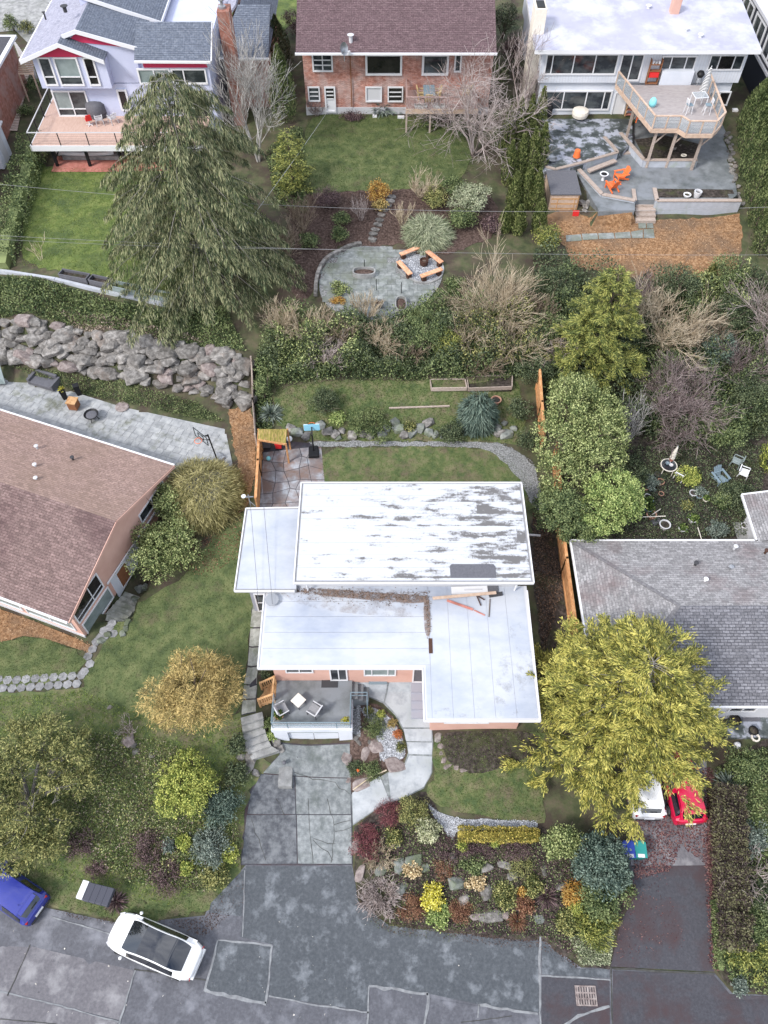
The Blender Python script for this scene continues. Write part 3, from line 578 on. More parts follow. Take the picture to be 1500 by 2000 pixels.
# hexagonal stepping stones
hexp = struct('stepping_stone_path', None)
hx = G().prism([(.265 * math.cos(k * math.pi / 3), .265 * math.sin(k * math.pi / 3)) for k in range(6)], -.08, 0).mesh('stepping_stone', 'hexstone')
HX = [(x, 1345 - abs(x - 20) * .07 + dy) for dy in (0, -16) for x in range(-30 if dy == 0 else -21, 160, 18)] + [(165, 1312), (176, 1297), (172, 1282), (181, 1268), (188, 1254), (196, 1245), (203, 1232), (206, 1242), (214, 1226), (222, 1238), (219, 1218)]
for x, y in HX:
    p = above(x, y); part('stepping_stone', hx, hexp, (p.x, p.y, p.z + .05), (0, 0, random.uniform(-.2, .5)))
# ================================================================ BUILDING HELPERS
def quv(name, quads, mat, parent, W=True, smooth=False):      # planar quads with metre UVs (u along first edge)
    me = bpy.data.meshes.new(name); V, Fs, UV = [], [], []
    off = MW[parent.name].translation if W and parent is not None else Vector((0, 0, 0))
    for q in quads:
        q = [Vector(p) for p in q]; n = len(V); V += [tuple(p - off) for p in q]; Fs.append(tuple(range(n, n + len(q))))
        e = (q[1] - q[0]).normalized(); nn = (q[1] - q[0]).cross(q[2] - q[0]).normalized(); h = nn.cross(e)
        UV += [((p - q[0]).dot(e) + q[0].x * .37, (p - q[0]).dot(h) + q[0].z * 0) for p in q]
    me.from_pydata(V, [], Fs); me.update(); ul = me.uv_layers.new(name='UVMap')
    for i, p in enumerate(UV): ul.data[i].uv = p
    me.materials.append(MATS[mat]); return part(name, me, parent)
def courses(name, a, b, c, d, mat, parent, step=.155, lift=.018):
    """a roof plane a-b (eave) / d-c (ridge) built of overlapping shingle courses with a real step at each"""
    a, b, c, d = map(Vector, (a, b, c, d)); n = max(2, int(((d + c) / 2 - (a + b) / 2).length / step)); nn = (b - a).cross(d - a).normalized()
    me = bpy.data.meshes.new(name); V, Fs, UV = [], [], []; off = MW[parent.name].translation
    e = (b - a).normalized(); H = nn.cross(e)
    for i in range(n):
        t0, t1 = i / n, (i + 1) / n
        q = [a.lerp(d, t0) + nn * lift, b.lerp(c, t0) + nn * lift, b.lerp(c, t1), a.lerp(d, t1)]
        r = [a.lerp(d, t0) - nn * .004, b.lerp(c, t0) - nn * .004, q[1], q[0]]
        for Q in (q, r):
            k = len(V); V += [tuple(p - off) for p in Q]; Fs.append((k, k + 1, k + 2, k + 3)); UV += [((p - a).dot(e), (p - a).dot(H)) for p in Q]
    k = len(V); V += [tuple(p - nn * .14 - off) for p in (a, b, c, d)]; Fs.append((k + 3, k + 2, k + 1, k)); UV += [(0, 0)] * 4
    for i, j in ((0, 1), (1, 2), (2, 3), (3, 0)):
        Q = [(a, b, c, d)[i] - nn * .14, (a, b, c, d)[j] - nn * .14, (a, b, c, d)[j], (a, b, c, d)[i]]
        m = len(V); V += [tuple(p - off) for p in Q]; Fs.append((m, m + 1, m + 2, m + 3)); UV += [(0, 0)] * 4
    me.from_pydata(V, [], Fs); me.update(); ul = me.uv_layers.new(name='UVMap')
    for i, p in enumerate(UV): ul.data[i].uv = p
    me.materials.append(MATS[mat]); return part(name, me, parent)
def wallbox(name, x0, y0, z0, x1, y1, z1, mat, parent):
    q = [[(x0, y0, z0), (x1, y0, z0), (x1, y0, z1), (x0, y0, z1)], [(x1, y0, z0), (x1, y1, z0), (x1, y1, z1), (x1, y0, z1)], [(x1, y1, z0), (x0, y1, z0), (x0, y1, z1), (x1, y1, z1)], [(x0, y1, z0), (x0, y0, z0), (x0, y0, z1), (x0, y1, z1)], [(x0, y0, z1), (x1, y0, z1), (x1, y1, z1), (x0, y1, z1)]]
    return quv(name, q, mat, parent)
def opening(kind, parent, a, b, z0, z1, cols=1, rows=1, fm='white', gm='glass', fw=.08, d=.06, widths=None, rowh=None, panel=None, sill=0):
    """window or door set on a wall running a->b (outside on the right hand): frame > pane"""
    a = Vector((a[0], a[1], 0)); b = Vector((b[0], b[1], 0)); e = (b - a).normalized(); n = Vector((e.y, -e.x, 0)); Lw = (b - a).length
    f = G(); P = lambda s, t, z: a + e * s + n * t + Vector((0, 0, z))
    def bx(s0, s1, t0, t1, za, zb):
        f.add([P(s0, t0, za), P(s1, t0, za), P(s1, t1, za), P(s0, t1, za), P(s0, t0, zb), P(s1, t0, zb), P(s1, t1, zb), P(s0, t1, zb)], [(0, 1, 2, 3), (7, 6, 5, 4), (0, 4, 5, 1), (1, 5, 6, 2), (2, 6, 7, 3), (3, 7, 4, 0)])
    bx(0, Lw, .0, d, z0, z0 + fw); bx(0, Lw, .0, d, z1 - fw, z1); bx(0, fw, .0, d, z0 + fw, z1 - fw); bx(Lw - fw, Lw, .0, d, z0 + fw, z1 - fw)
    if sill: bx(-.06, Lw + .06, .0, d + .08, z0 - .06, z0)
    wd = widths or [1] * cols; tot = sum(wd); xs = [fw]
    for w in wd: xs.append(xs[-1] + (Lw - 2 * fw) * w / tot)
    rh = rowh or [1] * rows; zz = [z0 + fw]
    for w in rh: zz.append(zz[-1] + (z1 - z0 - 2 * fw) * w / sum(rh))
    for x in xs[1:-1]: bx(x - fw * .35, x + fw * .35, .0, d - .01, z0 + fw, z1 - fw)
    for i in range(len(xs) - 1):
        for z in zz[1:-1]: bx(xs[i] + fw * .35, xs[i + 1] - fw * .35, .0, d - .015, z - fw * .3, z + fw * .3)
    off = MW[parent.name].translation
    fr = part(kind, f.mesh(kind, fm, off), parent)
    for i in range(len(xs) - 1):
        for k in range(len(zz) - 1):
            m = gm[(i + k * (len(xs) - 1)) % len(gm)] if isinstance(gm, (list, tuple)) else gm
            g = G(); g.quad(P(xs[i], .015, zz[k]), P(xs[i + 1], .015, zz[k]), P(xs[i + 1], .015, zz[k + 1]), P(xs[i], .015, zz[k + 1]))
            part('pane', g.mesh('pane', m, off), fr)
    return fr
def gutter(parent, pts, z, w=.12, closed=True, mat='white'):
    g = G(); n = len(pts)
    for i in range(n if closed else n - 1):
        a, b = pts[i], pts[(i + 1) % n]; za = z[i] if isinstance(z, list) else z; zb = z[(i + 1) % n] if isinstance(z, list) else z
        g.bar((a[0], a[1], za), (b[0], b[1], zb), w, .14)
    return g.build('gutter', mat, parent, W=True)
def stub(parent, x, y, z, r=.06, h=.35, mat='palegrey', name='vent'):
    g = G(); g.tube((x, y, z - .1), (x, y, z + h), r, n=8); g.lathe([(0, .06), (r * 1.9, .03), (r * 1.9, 0), (0, 0)][::-1], (x, y, z + h), 10); return g.build(name, mat, parent, W=True)

# ================================================================ MAIN HOUSE
mh = th('house', 'split level house with stained white flat roofs in the middle of the photo', 'house', (0, 20, 3.3))
g = G(); g.box(-5.95, 16.8, 1.5, 7.2, 26.6, 5.85); g.box(2.5, 14.4, 1.8, 7.2, 16.8, 5.85); g.build('wall', 'salmon', mh, W=True)
g = G(); g.box(-4.2, 21.2, 5.85, 7.4, 26.9, 7.55); g.build('upper_wall', 'whitewall', mh, W=True)
LR = [(-6.55, 16.3), (2.0, 16.3), (2.0, 13.5), (7.8, 13.5), (7.9, 21.2), (-4.8, 21.2), (-4.8, 20.75), (-6.6, 20.75)]
g = G(); g.prism(LR, 5.87, 6.05); g.build('lower_roof', 'palegrey', mh, W=True)
for i in range(5):                                            # roofing sheets, left half: bands along x
    y0, y1 = 16.5 + i * .93, 16.5 + (i + 1) * .93
    g = G(); g.box(-6.4, y0 + .008, 6.04, 2.4, y1 - .008 if i < 4 else 21.15, 6.075 + i * .004); g.build('roof_sheet', 'roofwhite', mh, W=True)
for i in range(5):                                            # right wing: bands along y
    x0 = 2.42 + i * 1.06; g = G(); g.box(x0 if i else 2.42, 13.66 if True else 0, 6.04, x0 + 1.045, 21.15, 6.07 + (i % 2) * .006); g.build('roof_sheet', 'roofwhite', mh, W=True)
g = G(); g.box(2.16, 13.66, 6.04, 2.405, 16.48, 6.068); g.build('roof_sheet', 'roofwhite', mh, W=True)
M('roofstain', (.77, .775, .79), (.79, .79, .80), sc=1, r=.6)
def roofstain():
    m = MATS['roofstain']; nt = m.node_tree; N = nt.nodes.new; lk = nt.links.new; b = nt.nodes['Principled BSDF']
    geo = N('ShaderNodeNewGeometry'); mp = N('ShaderNodeMapping'); mp.inputs['Scale'].default_value = (.5, 1.9, 1)
    n1 = N('ShaderNodeTexNoise'); n1.inputs['Scale'].default_value = 1.5; n1.inputs['Detail'].default_value = 3
    bk = N('ShaderNodeTexBrick'); bk.inputs['Scale'].default_value = 1; bk.inputs['Brick Width'].default_value = 2.1; bk.inputs['Row Height'].default_value = .83; bk.inputs['Mortar Size'].default_value = 0.0
    bk.inputs['Color1'].default_value = (0, 0, 0, 1); bk.inputs['Color2'].default_value = (1, 1, 1, 1)
    n2 = N('ShaderNodeTexNoise'); n2.inputs['Scale'].default_value = 9; n2.inputs['Detail'].default_value = 8; n2.inputs['Roughness'].default_value = .7
    lk(geo.outputs['Position'], mp.inputs[0]); lk(mp.outputs[0], n1.inputs['Vector']); lk(geo.outputs['Position'], bk.inputs['Vector']); lk(geo.outputs['Position'], n2.inputs['Vector'])
    sep = N('ShaderNodeSeparateXYZ'); lk(geo.outputs['Position'], sep.inputs[0])
    a = N('ShaderNodeMath'); a.operation = 'MULTIPLY_ADD'; a.inputs[1].default_value = .12; lk(bk.outputs['Color'], a.inputs[0]); lk(n1.outputs['Fac'], a.inputs[2])
    c = N('ShaderNodeMath'); c.operation = 'MULTIPLY_ADD'; c.inputs[1].default_value = .46; lk(n2.outputs['Fac'], c.inputs[0]); lk(a.outputs[0], c.inputs[2])
    xr = N('ShaderNodeMath'); xr.operation = 'MULTIPLY_ADD'; xr.inputs[1].default_value = .015; lk(sep.outputs['X'], xr.inputs[0]); lk(c.outputs[0], xr.inputs[2])
    # run-off collects along the lower lip of each roofing course
    fr = N('ShaderNodeMath'); fr.operation = 'WRAP'; fr.inputs[1].default_value = .83; fr.inputs[2].default_value = 0; lk(sep.outputs['Y'], fr.inputs[0])
    lp = N('ShaderNodeMapRange'); lp.inputs['From Min'].default_value = 0; lp.inputs['From Max'].default_value = .5; lp.inputs['To Min'].default_value = .06; lp.inputs['To Max'].default_value = -.03; lk(fr.outputs[0], lp.inputs[0])
    ad = N('ShaderNodeMath'); lk(xr.outputs[0], ad.inputs[0]); lk(lp.outputs[0], ad.inputs[1])
    ra = N('ShaderNodeValToRGB'); e = ra.color_ramp.elements; e[0].position = .835; e[0].color = (.49, .51, .55, 1); e[1].position = .985; e[1].color = (.14, .135, .135, 1); k = e.new(.89); k.color = (.42, .43, .45, 1)
    lk(ad.outputs[0], ra.inputs[0]); lk(ra.outputs[0], b.inputs['Base Color'])
roofstain()
g = G(); g.box(-4.8, 20.45, 7.5, 7.97, 27.1, 7.70); g.build('upper_roof', 'midgrey', mh, W=True)
for i in range(8):
    y0 = 20.6 + i * .80; g = G(); g.box(-4.66, y0, 7.69, 7.83, y0 + .79, 7.722 + (i % 2) * .006); g.build('roof_sheet', 'roofstain', mh, W=True)
gutter(mh, [(-4.8, 20.45), (7.97, 20.45), (7.97, 27.1), (-4.8, 27.1)], 7.68, .07)
gutter(mh, [p for p in LR if p[1] < 20.5] + [(7.9, 20.9)], 6.03, .07, closed=False); gutter(mh, [(-6.55, 16.3), (-6.6, 20.7)], 6.03, .07, closed=False)
g = G(); g.prism([(-8.2, 20.72), (-4.81, 20.72), (-4.81, 26.3), (-8.12, 26.23)], 6.15, 6.33); g.build('carport_roof', 'midgrey', mh, W=True)
g = G(); g.prism([(-8.08, 20.85), (-4.82, 20.85), (-4.82, 26.2), (-8.0, 26.1)], 6.32, 6.352); g.build('roof_sheet', 'roofwhite', mh, W=True)
gutter(mh, [(-4.9, 20.72), (-8.2, 20.72), (-8.12, 26.23), (-4.9, 26.3)], 6.31, .07, closed=False)
g = G(); g.box(-7.5, 21.0, 3.2, -5.97, 26, 6.14); g.build('carport_wall', 'greysiding', mh, W=True)
opening('door', mh, (-7.3, 21.0), (-6.4, 21.0), 3.45, 5.55, 1, 2, gm='glass')
for i, (x0, x1) in enumerate(((-3.6, -2.8), (-1.2, -.2), (1.6, 2.6), (3.2, 4.4), (5.2, 6.2))): opening('window', mh, (x0, 21.2), (x1, 21.2), 6.5, 7.3, 2)
def glp(parent, pts, z0, z1, mat, name, W=True): return G().prism(pts, z0, z1).build(name, mat, parent, W=W)
o = glp(mh, [(3.55, 20.75), (6.0, 20.75), (6.0, 21.45), (5.9, 21.6), (3.65, 21.6), (3.55, 21.5)], 7.71, 7.742, 'charcoal', 'roof_patch')
glp(mh, [(2.36, 17.15), (2.56, 17.15), (2.56, 18.0), (2.36, 18.0)], 6.06, 6.10, 'rust', 'roof_patch')
g = G(); g.box(-4.81, 21.16, 6.05, 7.4, 21.2, 6.45); g.build('flashing', 'palegrey', mh, W=True)
for x in (-4.2, 7.2): g = G(); g.tube((x, 20.9, 6.1), (x, 20.7, 7.55), .05); g.build('downpipe', 'white', mh, W=True)
stub(mh, -6.1, 20.2, 6.05, .2, .25, 'steel')
M('rot_leaf', (.07, .045, .03), (.13, .085, .06), (.2, .13, .09), sc=4, isl=1.4)
def scatter_at(name, pts, z, n, L, Wd, mat, parent, h=.04, W=True):
    q = sample(pts, n); D = unit(len(q)); D[:, 2] *= .2
    off = np.array(MW[parent.name].translation) if parent is not None and W else np.zeros(3)
    V, Fc = leafmesh(np.c_[q, z + rng.random(len(q)) * h] - off, D, unit(len(q)) * .5 + [0, 0, 1], rng.uniform(.5, 1.3, len(q)) * L, rng.uniform(.5, 1.3, len(q)) * Wd)
    return part(name, npmesh(name, V, Fc, mat), parent, kind='stuff')
def alphastain(key, base, c, c2, sc, lo, hi):
    m = M(key, c, c2, sc=sc * 2, r=.9); nt = m.node_tree; n1 = nt.nodes.new('ShaderNodeTexNoise'); n1.inputs['Scale'].default_value = sc; n1.inputs['Detail'].default_value = 9; n1.inputs['Roughness'].default_value = .72
    ge = nt.nodes.new('ShaderNodeNewGeometry'); ra = nt.nodes.new('ShaderNodeMapRange'); ra.inputs['From Min'].default_value = lo; ra.inputs['From Max'].default_value = hi; ra.inputs['To Max'].default_value = base
    nt.links.new(ge.outputs['Position'], n1.inputs['Vector']); nt.links.new(n1.outputs['Fac'], ra.inputs[0]); nt.links.new(ra.outputs[0], nt.nodes['Principled BSDF'].inputs['Alpha'])
alphastain('mud', .85, (.15, .11, .09), (.28, .21, .18), 2.4, .36, .58); alphastain('mud_thin', .5, (.24, .20, .18), (.36, .31, .29), 1.5, .47, .7); alphastain('grime', .5, (.25, .26, .28), (.38, .39, .42), 1.6, .52, .72)
def sheet(name, pts, z, m):
    P = chaikin(pts, 2); g = G(); g.add([(p.x, p.y, z) for p in P], [tuple(range(len(P)))]); bm = bmesh.new(); me = g.mesh(name, m, MW[mh.name].translation); bm.from_mesh(me); bmesh.ops.triangulate(bm, faces=bm.faces[:]); bmesh.ops.recalc_face_normals(bm, faces=bm.faces[:]); bm.to_mesh(me); bm.free(); return part(name, me, mh)
sheet('dirt_stain', [(-5.6, 20.95), (-3.4, 20.55), (-1, 20.3), (2.3, 20.0), (2.35, 20.6), (0, 20.7), (-3, 21.0)], 6.112, 'mud'); sheet('dirt_stain', [(2.15, 18.1), (2.5, 18.1), (2.5, 20.6), (2.15, 20.6)], 6.116, 'mud')
sheet('dirt_stain', [(-6.3, 20.9), (-4, 19.7), (0, 19.3), (2.3, 19.2), (2.3, 20.9), (-3, 21.1)], 6.106, 'mud_thin'); sheet('dirt_stain', [(5.2, 13.7), (7.7, 13.7), (7.8, 19), (6.6, 19)], 6.104, 'grime'); sheet('dirt_stain', [(2.4, 13.7), (6.8, 13.7), (6.8, 14.3), (2.4, 14.2)], 6.1, 'grime')
scatter_at('leaf_litter', [(-5.2, 20.8), (-3, 20.5), (0, 20.3), (2.2, 20.2), (2.3, 18.4), (2.5, 18.4), (2.5, 20.6), (2.3, 20.8), (0, 20.75), (-3, 21.0), (-5, 21.05)], 6.115, 900, .07, .04, 'rot_leaf', mh)
scatter_at('leaf_litter', [(-5.4, 20.5), (-2, 19.9), (2.2, 19.8), (2.3, 17.9), (2.6, 17.9), (2.6, 21), (-5, 21.1)], 6.112, 350, .07, .05, 'rot_leaf', mh)
# front openings
opening('sliding_door', mh, (-2.95, 16.8), (-1.98, 16.8), 3.35, 5.5, 2, gm='glass'); opening('window', mh, (-1.1, 16.8), (.65, 16.8), 4.0, 5.3, 3, 2, widths=[1, 2.4, 1], rowh=[2, 1], gm=['glass_pale', 'glass_pale', 'glass_pale'])
opening('window', mh, (-5.3, 16.8), (-3.8, 16.8), 4.4, 5.5, 2); opening('window', mh, (3.2, 14.4), (5.6, 14.4), 3.3, 4.9, 3, 2, widths=[1, 2, 1], rowh=[1, 2], gm='glass_pale')
opening('door', mh, (1.55, 16.8), (2.45, 16.8), 3.1, 5.2, gm='charcoal')
# terrace on the garage
g = G(); g.box(-5.9, 14.1, 3.08, -1.75, 16.79, 3.3); g.build('terrace_floor', 'patio_wet', mh, W=True)
g = G(); g.box(-5.95, 14.05, .75, -5.2, 14.35, 3.07); g.box(-2.45, 14.05, .75, -1.72, 14.35, 3.07); g.box(-5.2, 14.05, 2.8, -2.45, 14.35, 3.07); g.box(-5.95, 14.35, .75, -5.75, 16.7, 3.07); g.box(-1.92, 14.35, .75, -1.72, 16.7, 3.07); g.build('garage_wall', 'whitewall', mh, W=True)
g = G(); g.box(-6.0, 13.98, 3.0, -1.68, 14.3, 3.34); g.build('parapet', 'whitewall', mh, W=True)
gd = G().box(-5.2, 14.2, .85, -2.45, 14.3, 2.8).build('garage_door', 'palegrey', mh, W=True)
for i in range(4):
    z = .9 + i * .48; g = G(); g.box(-5.14, 14.17, z, -3.86, 14.2, z + .43); g.box(-3.8, 14.17, z, -2.5, 14.2, z + .43); g.build('door_panel', 'glass_pale' if i in (3,) else 'whitewall', gd, W=False).location = -Vector(MW[mh.name].translation)
g = G()
for x, y in ((-5.9, 14.1), (-5.1, 14.1), (-2.5, 14.1), (-1.78, 14.1), (-1.78, 15.2), (-1.78, 15.75), (-5.9, 15.0), (-5.9, 15.7), (-.9, 15.75), (-.9, 15.2)): g.tube((x, y, 3.0 if x < -1 else 2.4), (x, y, 4.2), .025, n=6)
for a, b in (((-5.9, 14.1), (-1.78, 14.1)), ((-1.78, 14.1), (-1.78, 15.75)), ((-5.9, 14.1), (-5.9, 15.7)), ((-1.78, 15.75), (-.9, 15.75)), ((-.9, 15.75), (-.9, 15.2))):
    for z in (4.2, 3.75): g.tube((*a, z), (*b, z), .025, n=6)
g.build('railing', 'bluegrey', mh, W=True)
for a, b in (((-5.88, 14.1), (-1.8, 14.1)), ((-1.78, 14.15), (-1.78, 15.6))): 
    g = G(); g.bar((*a, 3.75), (*b, 3.75), .012, .8); g.build('glass_panel', 'glasspanel', mh, W=True)
for i in range(3): G().box(-1.74 + i * .3, 15.8, 2.0, -1.44 + i * .3, 16.79, 3.12 - i * .22).build('step', 'patio_wet', mh, W=True)
for i in range(4): G().box(1.5, 15.0 + i * .42, 1.9, 2.48, 15.0 + (i + 1) * .42 if i < 3 else 16.79, 2.4 + i * .2).build('step', 'greysiding', mh, W=True)

# ================================================================ LEFT HOUSE (turned)
lhp = Vector((LO.x, LO.y, 2.8))
lh = th('house', 'salmon gabled house with big brown shingle roof at the left edge', 'house', lhp)
def LP(e, n, z): q = LO + E1 * e + E2 * n; return Vector((q.x, q.y, z))
RW = 11.44
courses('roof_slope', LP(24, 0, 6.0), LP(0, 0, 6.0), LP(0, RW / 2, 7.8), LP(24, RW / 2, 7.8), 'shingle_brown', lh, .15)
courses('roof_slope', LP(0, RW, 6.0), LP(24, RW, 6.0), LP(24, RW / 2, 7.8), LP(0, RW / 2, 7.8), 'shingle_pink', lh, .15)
def lbox(name, e0, n0, z0, e1, n1, z1, mat): return G().add([LP(e, n, z) for z in (z0, z1) for e, n in ((e0, n0), (e1, n0), (e1, n1), (e0, n1))], [(0, 1, 2, 3), (7, 6, 5, 4), (4, 5, 1, 0), (5, 6, 2, 1), (6, 7, 3, 2), (7, 4, 0, 3)]).build(name, mat, lh, W=True)
g = G(); g.add([LP(.35, .5, 2.3), LP(.35, RW - .5, 3.6), LP(.35, RW - .5, 5.98), LP(.35, RW / 2, 7.6), LP(.35, .5, 5.98)] + [LP(23, .5, 2.3), LP(23, RW - .5, 3.6), LP(23, RW - .5, 5.98), LP(23, RW / 2, 7.6), LP(23, .5, 5.98)],
                 [(4, 3, 2, 1, 0), (5, 6, 7, 8, 9), (0, 5, 9, 4), (1, 2, 7, 6)]); g.build('wall', 'salmon', lh, W=True)
g = G(); g.bar(LP(.02, -.05, 5.95), LP(24, -.05, 5.95), .1, .14); g.bar(LP(.0, RW + .05, 5.95), LP(24, RW + .05, 5.95), .12, .14); g.build('gutter', 'white', lh, W=True)
g = G(); g.bar(LP(-.03, 0, 5.9), LP(-.03, RW / 2, 7.7), .04, .2); g.bar(LP(-.03, RW, 5.9), LP(-.03, RW / 2, 7.7), .04, .2); g.build('fascia', 'salmon', lh, W=True)
g = G(); g.add([LP(.30, 3.7, 2.2), LP(.30, 6.6, 2.6), LP(.30, 6.6, 4.3), LP(.30, 3.7, 4.3), LP(.36, 3.7, 2.2), LP(.36, 6.6, 2.6), LP(.36, 6.6, 4.3), LP(.36, 3.7, 4.3)], [(3, 2, 1, 0), (0, 1, 5, 4), (2, 3, 7, 6), (0, 4, 7, 3), (1, 2, 6, 5)]); g.build('basement_wall', 'whitewall', lh, W=True)
def lop(kind, n0, n1, z0, z1, e=.35, **k): return opening(kind, lh, LP(e, n0, 0), LP(e, n1, 0), z0, z1, **k)
lop('window', .62, 3.2, 4.35, 5.95, gm='glass_black', rows=2, rowh=[1, 3], cols=2, widths=[2, 1.2]); lop('window', .7, 3.4, 2.75, 4.05, gm='glass_pale', rows=1, cols=1)
lop('window', 7.6, 10.4, 4.7, 5.6, cols=2); lop('door', 4.2, 5.2, 2.5, 4.15, e=.29, gm='brown', fw=.04)
g = G(); g.bar(LP(.25, 3.4, 4.35), LP(.25, 10.8, 4.35), .08, .1); g.build('drainpipe', 'white', lh, W=True)
for e0 in (.7, 4.3, 7.9): opening('window', lh, LP(e0 + 3.3, .5, 0), LP(e0, .5, 0), 3.5, 4.7, cols=2, gm='glass_pale')
lbox('plinth', .3, .44, 2.2, 23, .5, 3.2, 'palegrey')
for px_, py_, m in ((73, 876, 'palegrey'), (70, 912, 'palegrey'), (72, 938, 'palegrey'), (143, 898, 'darkgrey')):
    p = at(px_, py_, 6.8); q = Vector((p.x, p.y)) - LO; z = 7.8 - abs(q.dot(E2) - RW / 2) / (RW / 2) * 1.8; p = at(px_, py_, z); stub(lh, p.x, p.y, z, .07, .25, m)
lsteps = struct('basement_steps', None)
for i in range(6):
    z = 2.72 - i * .115; a = LP(.25, 1.9 + i * .38, z); b = LP(-1.1, 1.9 + i * .38, z); c = LP(-1.1, 2.28 + i * .38, z); d = LP(.25, 2.28 + i * .38, z)
    part('step', G().prism([(p.x, p.y) for p in (a, b, c, d)], 1.6, z).mesh('step', 'path'), lsteps)

# ================================================================ GREY-ROOFED HOUSE (right)
gh = th('house', 'bungalow with grey shingle hip roof behind the golden cypress', 'house', (15, 19, 2.4))
A0, B0, C0, D0 = (10.87, 14.4, 5.8), (30, 14.4, 5.8), (30, 24.3, 5.8), (10.87, 24.3, 5.8); R0, R1 = (15.6, 19.35, 7.25), (30, 19.35, 7.25)
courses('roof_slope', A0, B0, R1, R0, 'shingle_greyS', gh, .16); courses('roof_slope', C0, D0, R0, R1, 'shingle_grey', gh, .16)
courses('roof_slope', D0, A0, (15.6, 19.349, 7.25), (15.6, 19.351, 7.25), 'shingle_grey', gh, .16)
g = G(); g.bar(D0, R0, .2, .05); g.bar(A0, R0, .2, .05); g.build('hip_cap', 'shingle_grey', gh, W=True)
gutter(gh, [(30, 14.36), (10.83, 14.36), (10.83, 24.36), (21.5, 24.36)], 5.74, .12, closed=False)
g = G(); g.box(11.5, 15.0, 1.6, 30, 23.7, 5.7); g.box(22.3, 23.7, 2.5, 30, 27, 5.75); g.build('wall', 'palegrey', gh, W=True)
courses('roof_slope', (21.69, 27.6, 5.8), (21.69, 24.3, 5.8), (28, 24.3, 7.25), (28, 27.6, 7.25), 'shingle_grey', gh, .16)
gutter(gh, [(21.63, 24.4), (21.63, 27.65), (28, 27.65)], [5.74, 5.74, 7.2], .1, closed=False)
opening('window', gh, (18.4, 15.0), (19.9, 15.0), 3.4, 4.9, 2); opening('door', gh, (17.0, 15.0), (17.9, 15.0), 2.4, 4.4, gm='charcoal')
for x, y, m in ((1357, 1104, 'darkgrey'), (1425, 1112, 'steel'), (1434, 1072, 'palegrey'), (1376, 1136, 'white'), (1494, 1080, 'rust')):
    p = at(x, y, 6.4); z = 5.8 + (24.3 - p.y) / 4.95 * 1.45; p = at(x, y, z); stub(gh, p.x, p.y, z, .07, .28, m)
pch = struct('front_porch', None); g = G(); p = [at(1418, 1440, 2.45), at(1508, 1440, 2.45), at(1508, 1388, 2.45), at(1425, 1388, 2.45)]; g.prism([(q.x, q.y) for q in p], 1.5, 2.45); g.build('porch_slab', 'patio_stain', pch)

# ================================================================ BRICK HOUSE (top middle)
bh = th('house', 'red brick house with plum shingle roof above the middle lawn', 'house', (0, 64, 9.4))
wallbox('wall', -6.4, 64.2, 9.9, 8.6, 74, 14.75, 'brickwall', bh); G().box(-6.45, 64.15, 8.6, 8.65, 74, 9.9).build('foundation', 'palegrey', bh, W=True)
courses('roof_slope', (-6.75, 62.7, 14.85), (8.6, 62.7, 14.85), (8.6, 70.5, 18.4), (-6.75, 70.5, 18.4), 'shingle_plum', bh, .16); courses('roof_slope', (8.6, 78, 14.85), (-6.75, 78, 14.85), (-6.75, 70.5, 18.4), (8.6, 70.5, 18.4), 'shingle_plum', bh, .3)
gutter(bh, [(-6.8, 62.65), (8.65, 62.65)], 14.8, .14, closed=False)
def bop(kind, x0, x1, yt, yb, **k):
    z = lambda py: CZ - 64.2 / math.tan(TILT + math.atan((1000 - py) / F)); w = lambda px, py: (px - 750) / F * depth((0, 64.2, z(py)))
    return opening(kind, bh, (w(x0, yb), 64.15), (w(x1, yb), 64.15), z(yb), z(yt), d=.1, **k)
bop('window', 611, 651, 103, 139, cols=2, rows=3, fw=.12); bop('window', 714, 785, 104, 146, fw=.16, gm='glass_black'); bop('window', 823, 875, 104, 146, fw=.18, cols=1, gm='glass')
bop('window', 603, 626, 168, 197, rows=3, fw=.1); bop('window', 714, 746, 168, 198, fw=.1, gm='palegrey'); bop('window', 757, 787, 168, 198, rows=3, fw=.1, gm='glass_black')
bop('door', 636, 657, 168, 218, rows=4, rowh=[3.4, 1, 1, 1], gm=['white', 'glass_black', 'glass_black', 'glass_black'], fw=.12)
bop('window', 886, 900, 104, 140, fw=.12)
p = at(683, 16, 17.6); stub(bh, p.x, p.y, 14.85 + (p.y - 62.7) * .455, .14, .5, 'palegrey')
g = G(); g.tube((-2.65, 64.08, 10), (-2.65, 64.08, 14.7), .04); g.build('downpipe', 'brown', bh, W=True)
# chimneyless deck of the brick house
bd = th('deck', 'raised plum coloured deck with slatted rail on the brick house', 'deck', (4, 62, 9.3))
g = G()
for i in range(12): g.box(1.75, 61.3 + i * .24, 11.25, 7.4, 61.3 + i * .24 + .225, 11.33)
g.build('decking', 'deck_red', bd, W=True)
g = G(); g.box(1.7, 61.2, 10.95, 7.45, 61.3, 11.32); g.build('fascia', 'wood_pale', bd, W=True)
for x in (1.8, 3.7, 5.6, 7.3): G().box(x - .07, 61.35, 8.8, x + .07, 61.5, 11.24).build('post', 'wood_grey', bd, W=True)
g = G(); g.box(1.72, 61.2, 12.2, 7.45, 61.34, 12.27); g.box(1.72, 61.34, 12.2, 1.84, 64.1, 12.27); g.build('rail', 'deck_red', bd, W=True)
g = G()
for i in range(30): x = 1.78 + i * .19; g.box(x, 61.24, 11.33, x + .04, 61.28, 12.2)
for i in range(14): y = 61.4 + i * .19; g.box(1.76, y, 11.33, 1.8, y + .04, 12.2)
g.build('baluster', 'deck_red', bd, W=True)

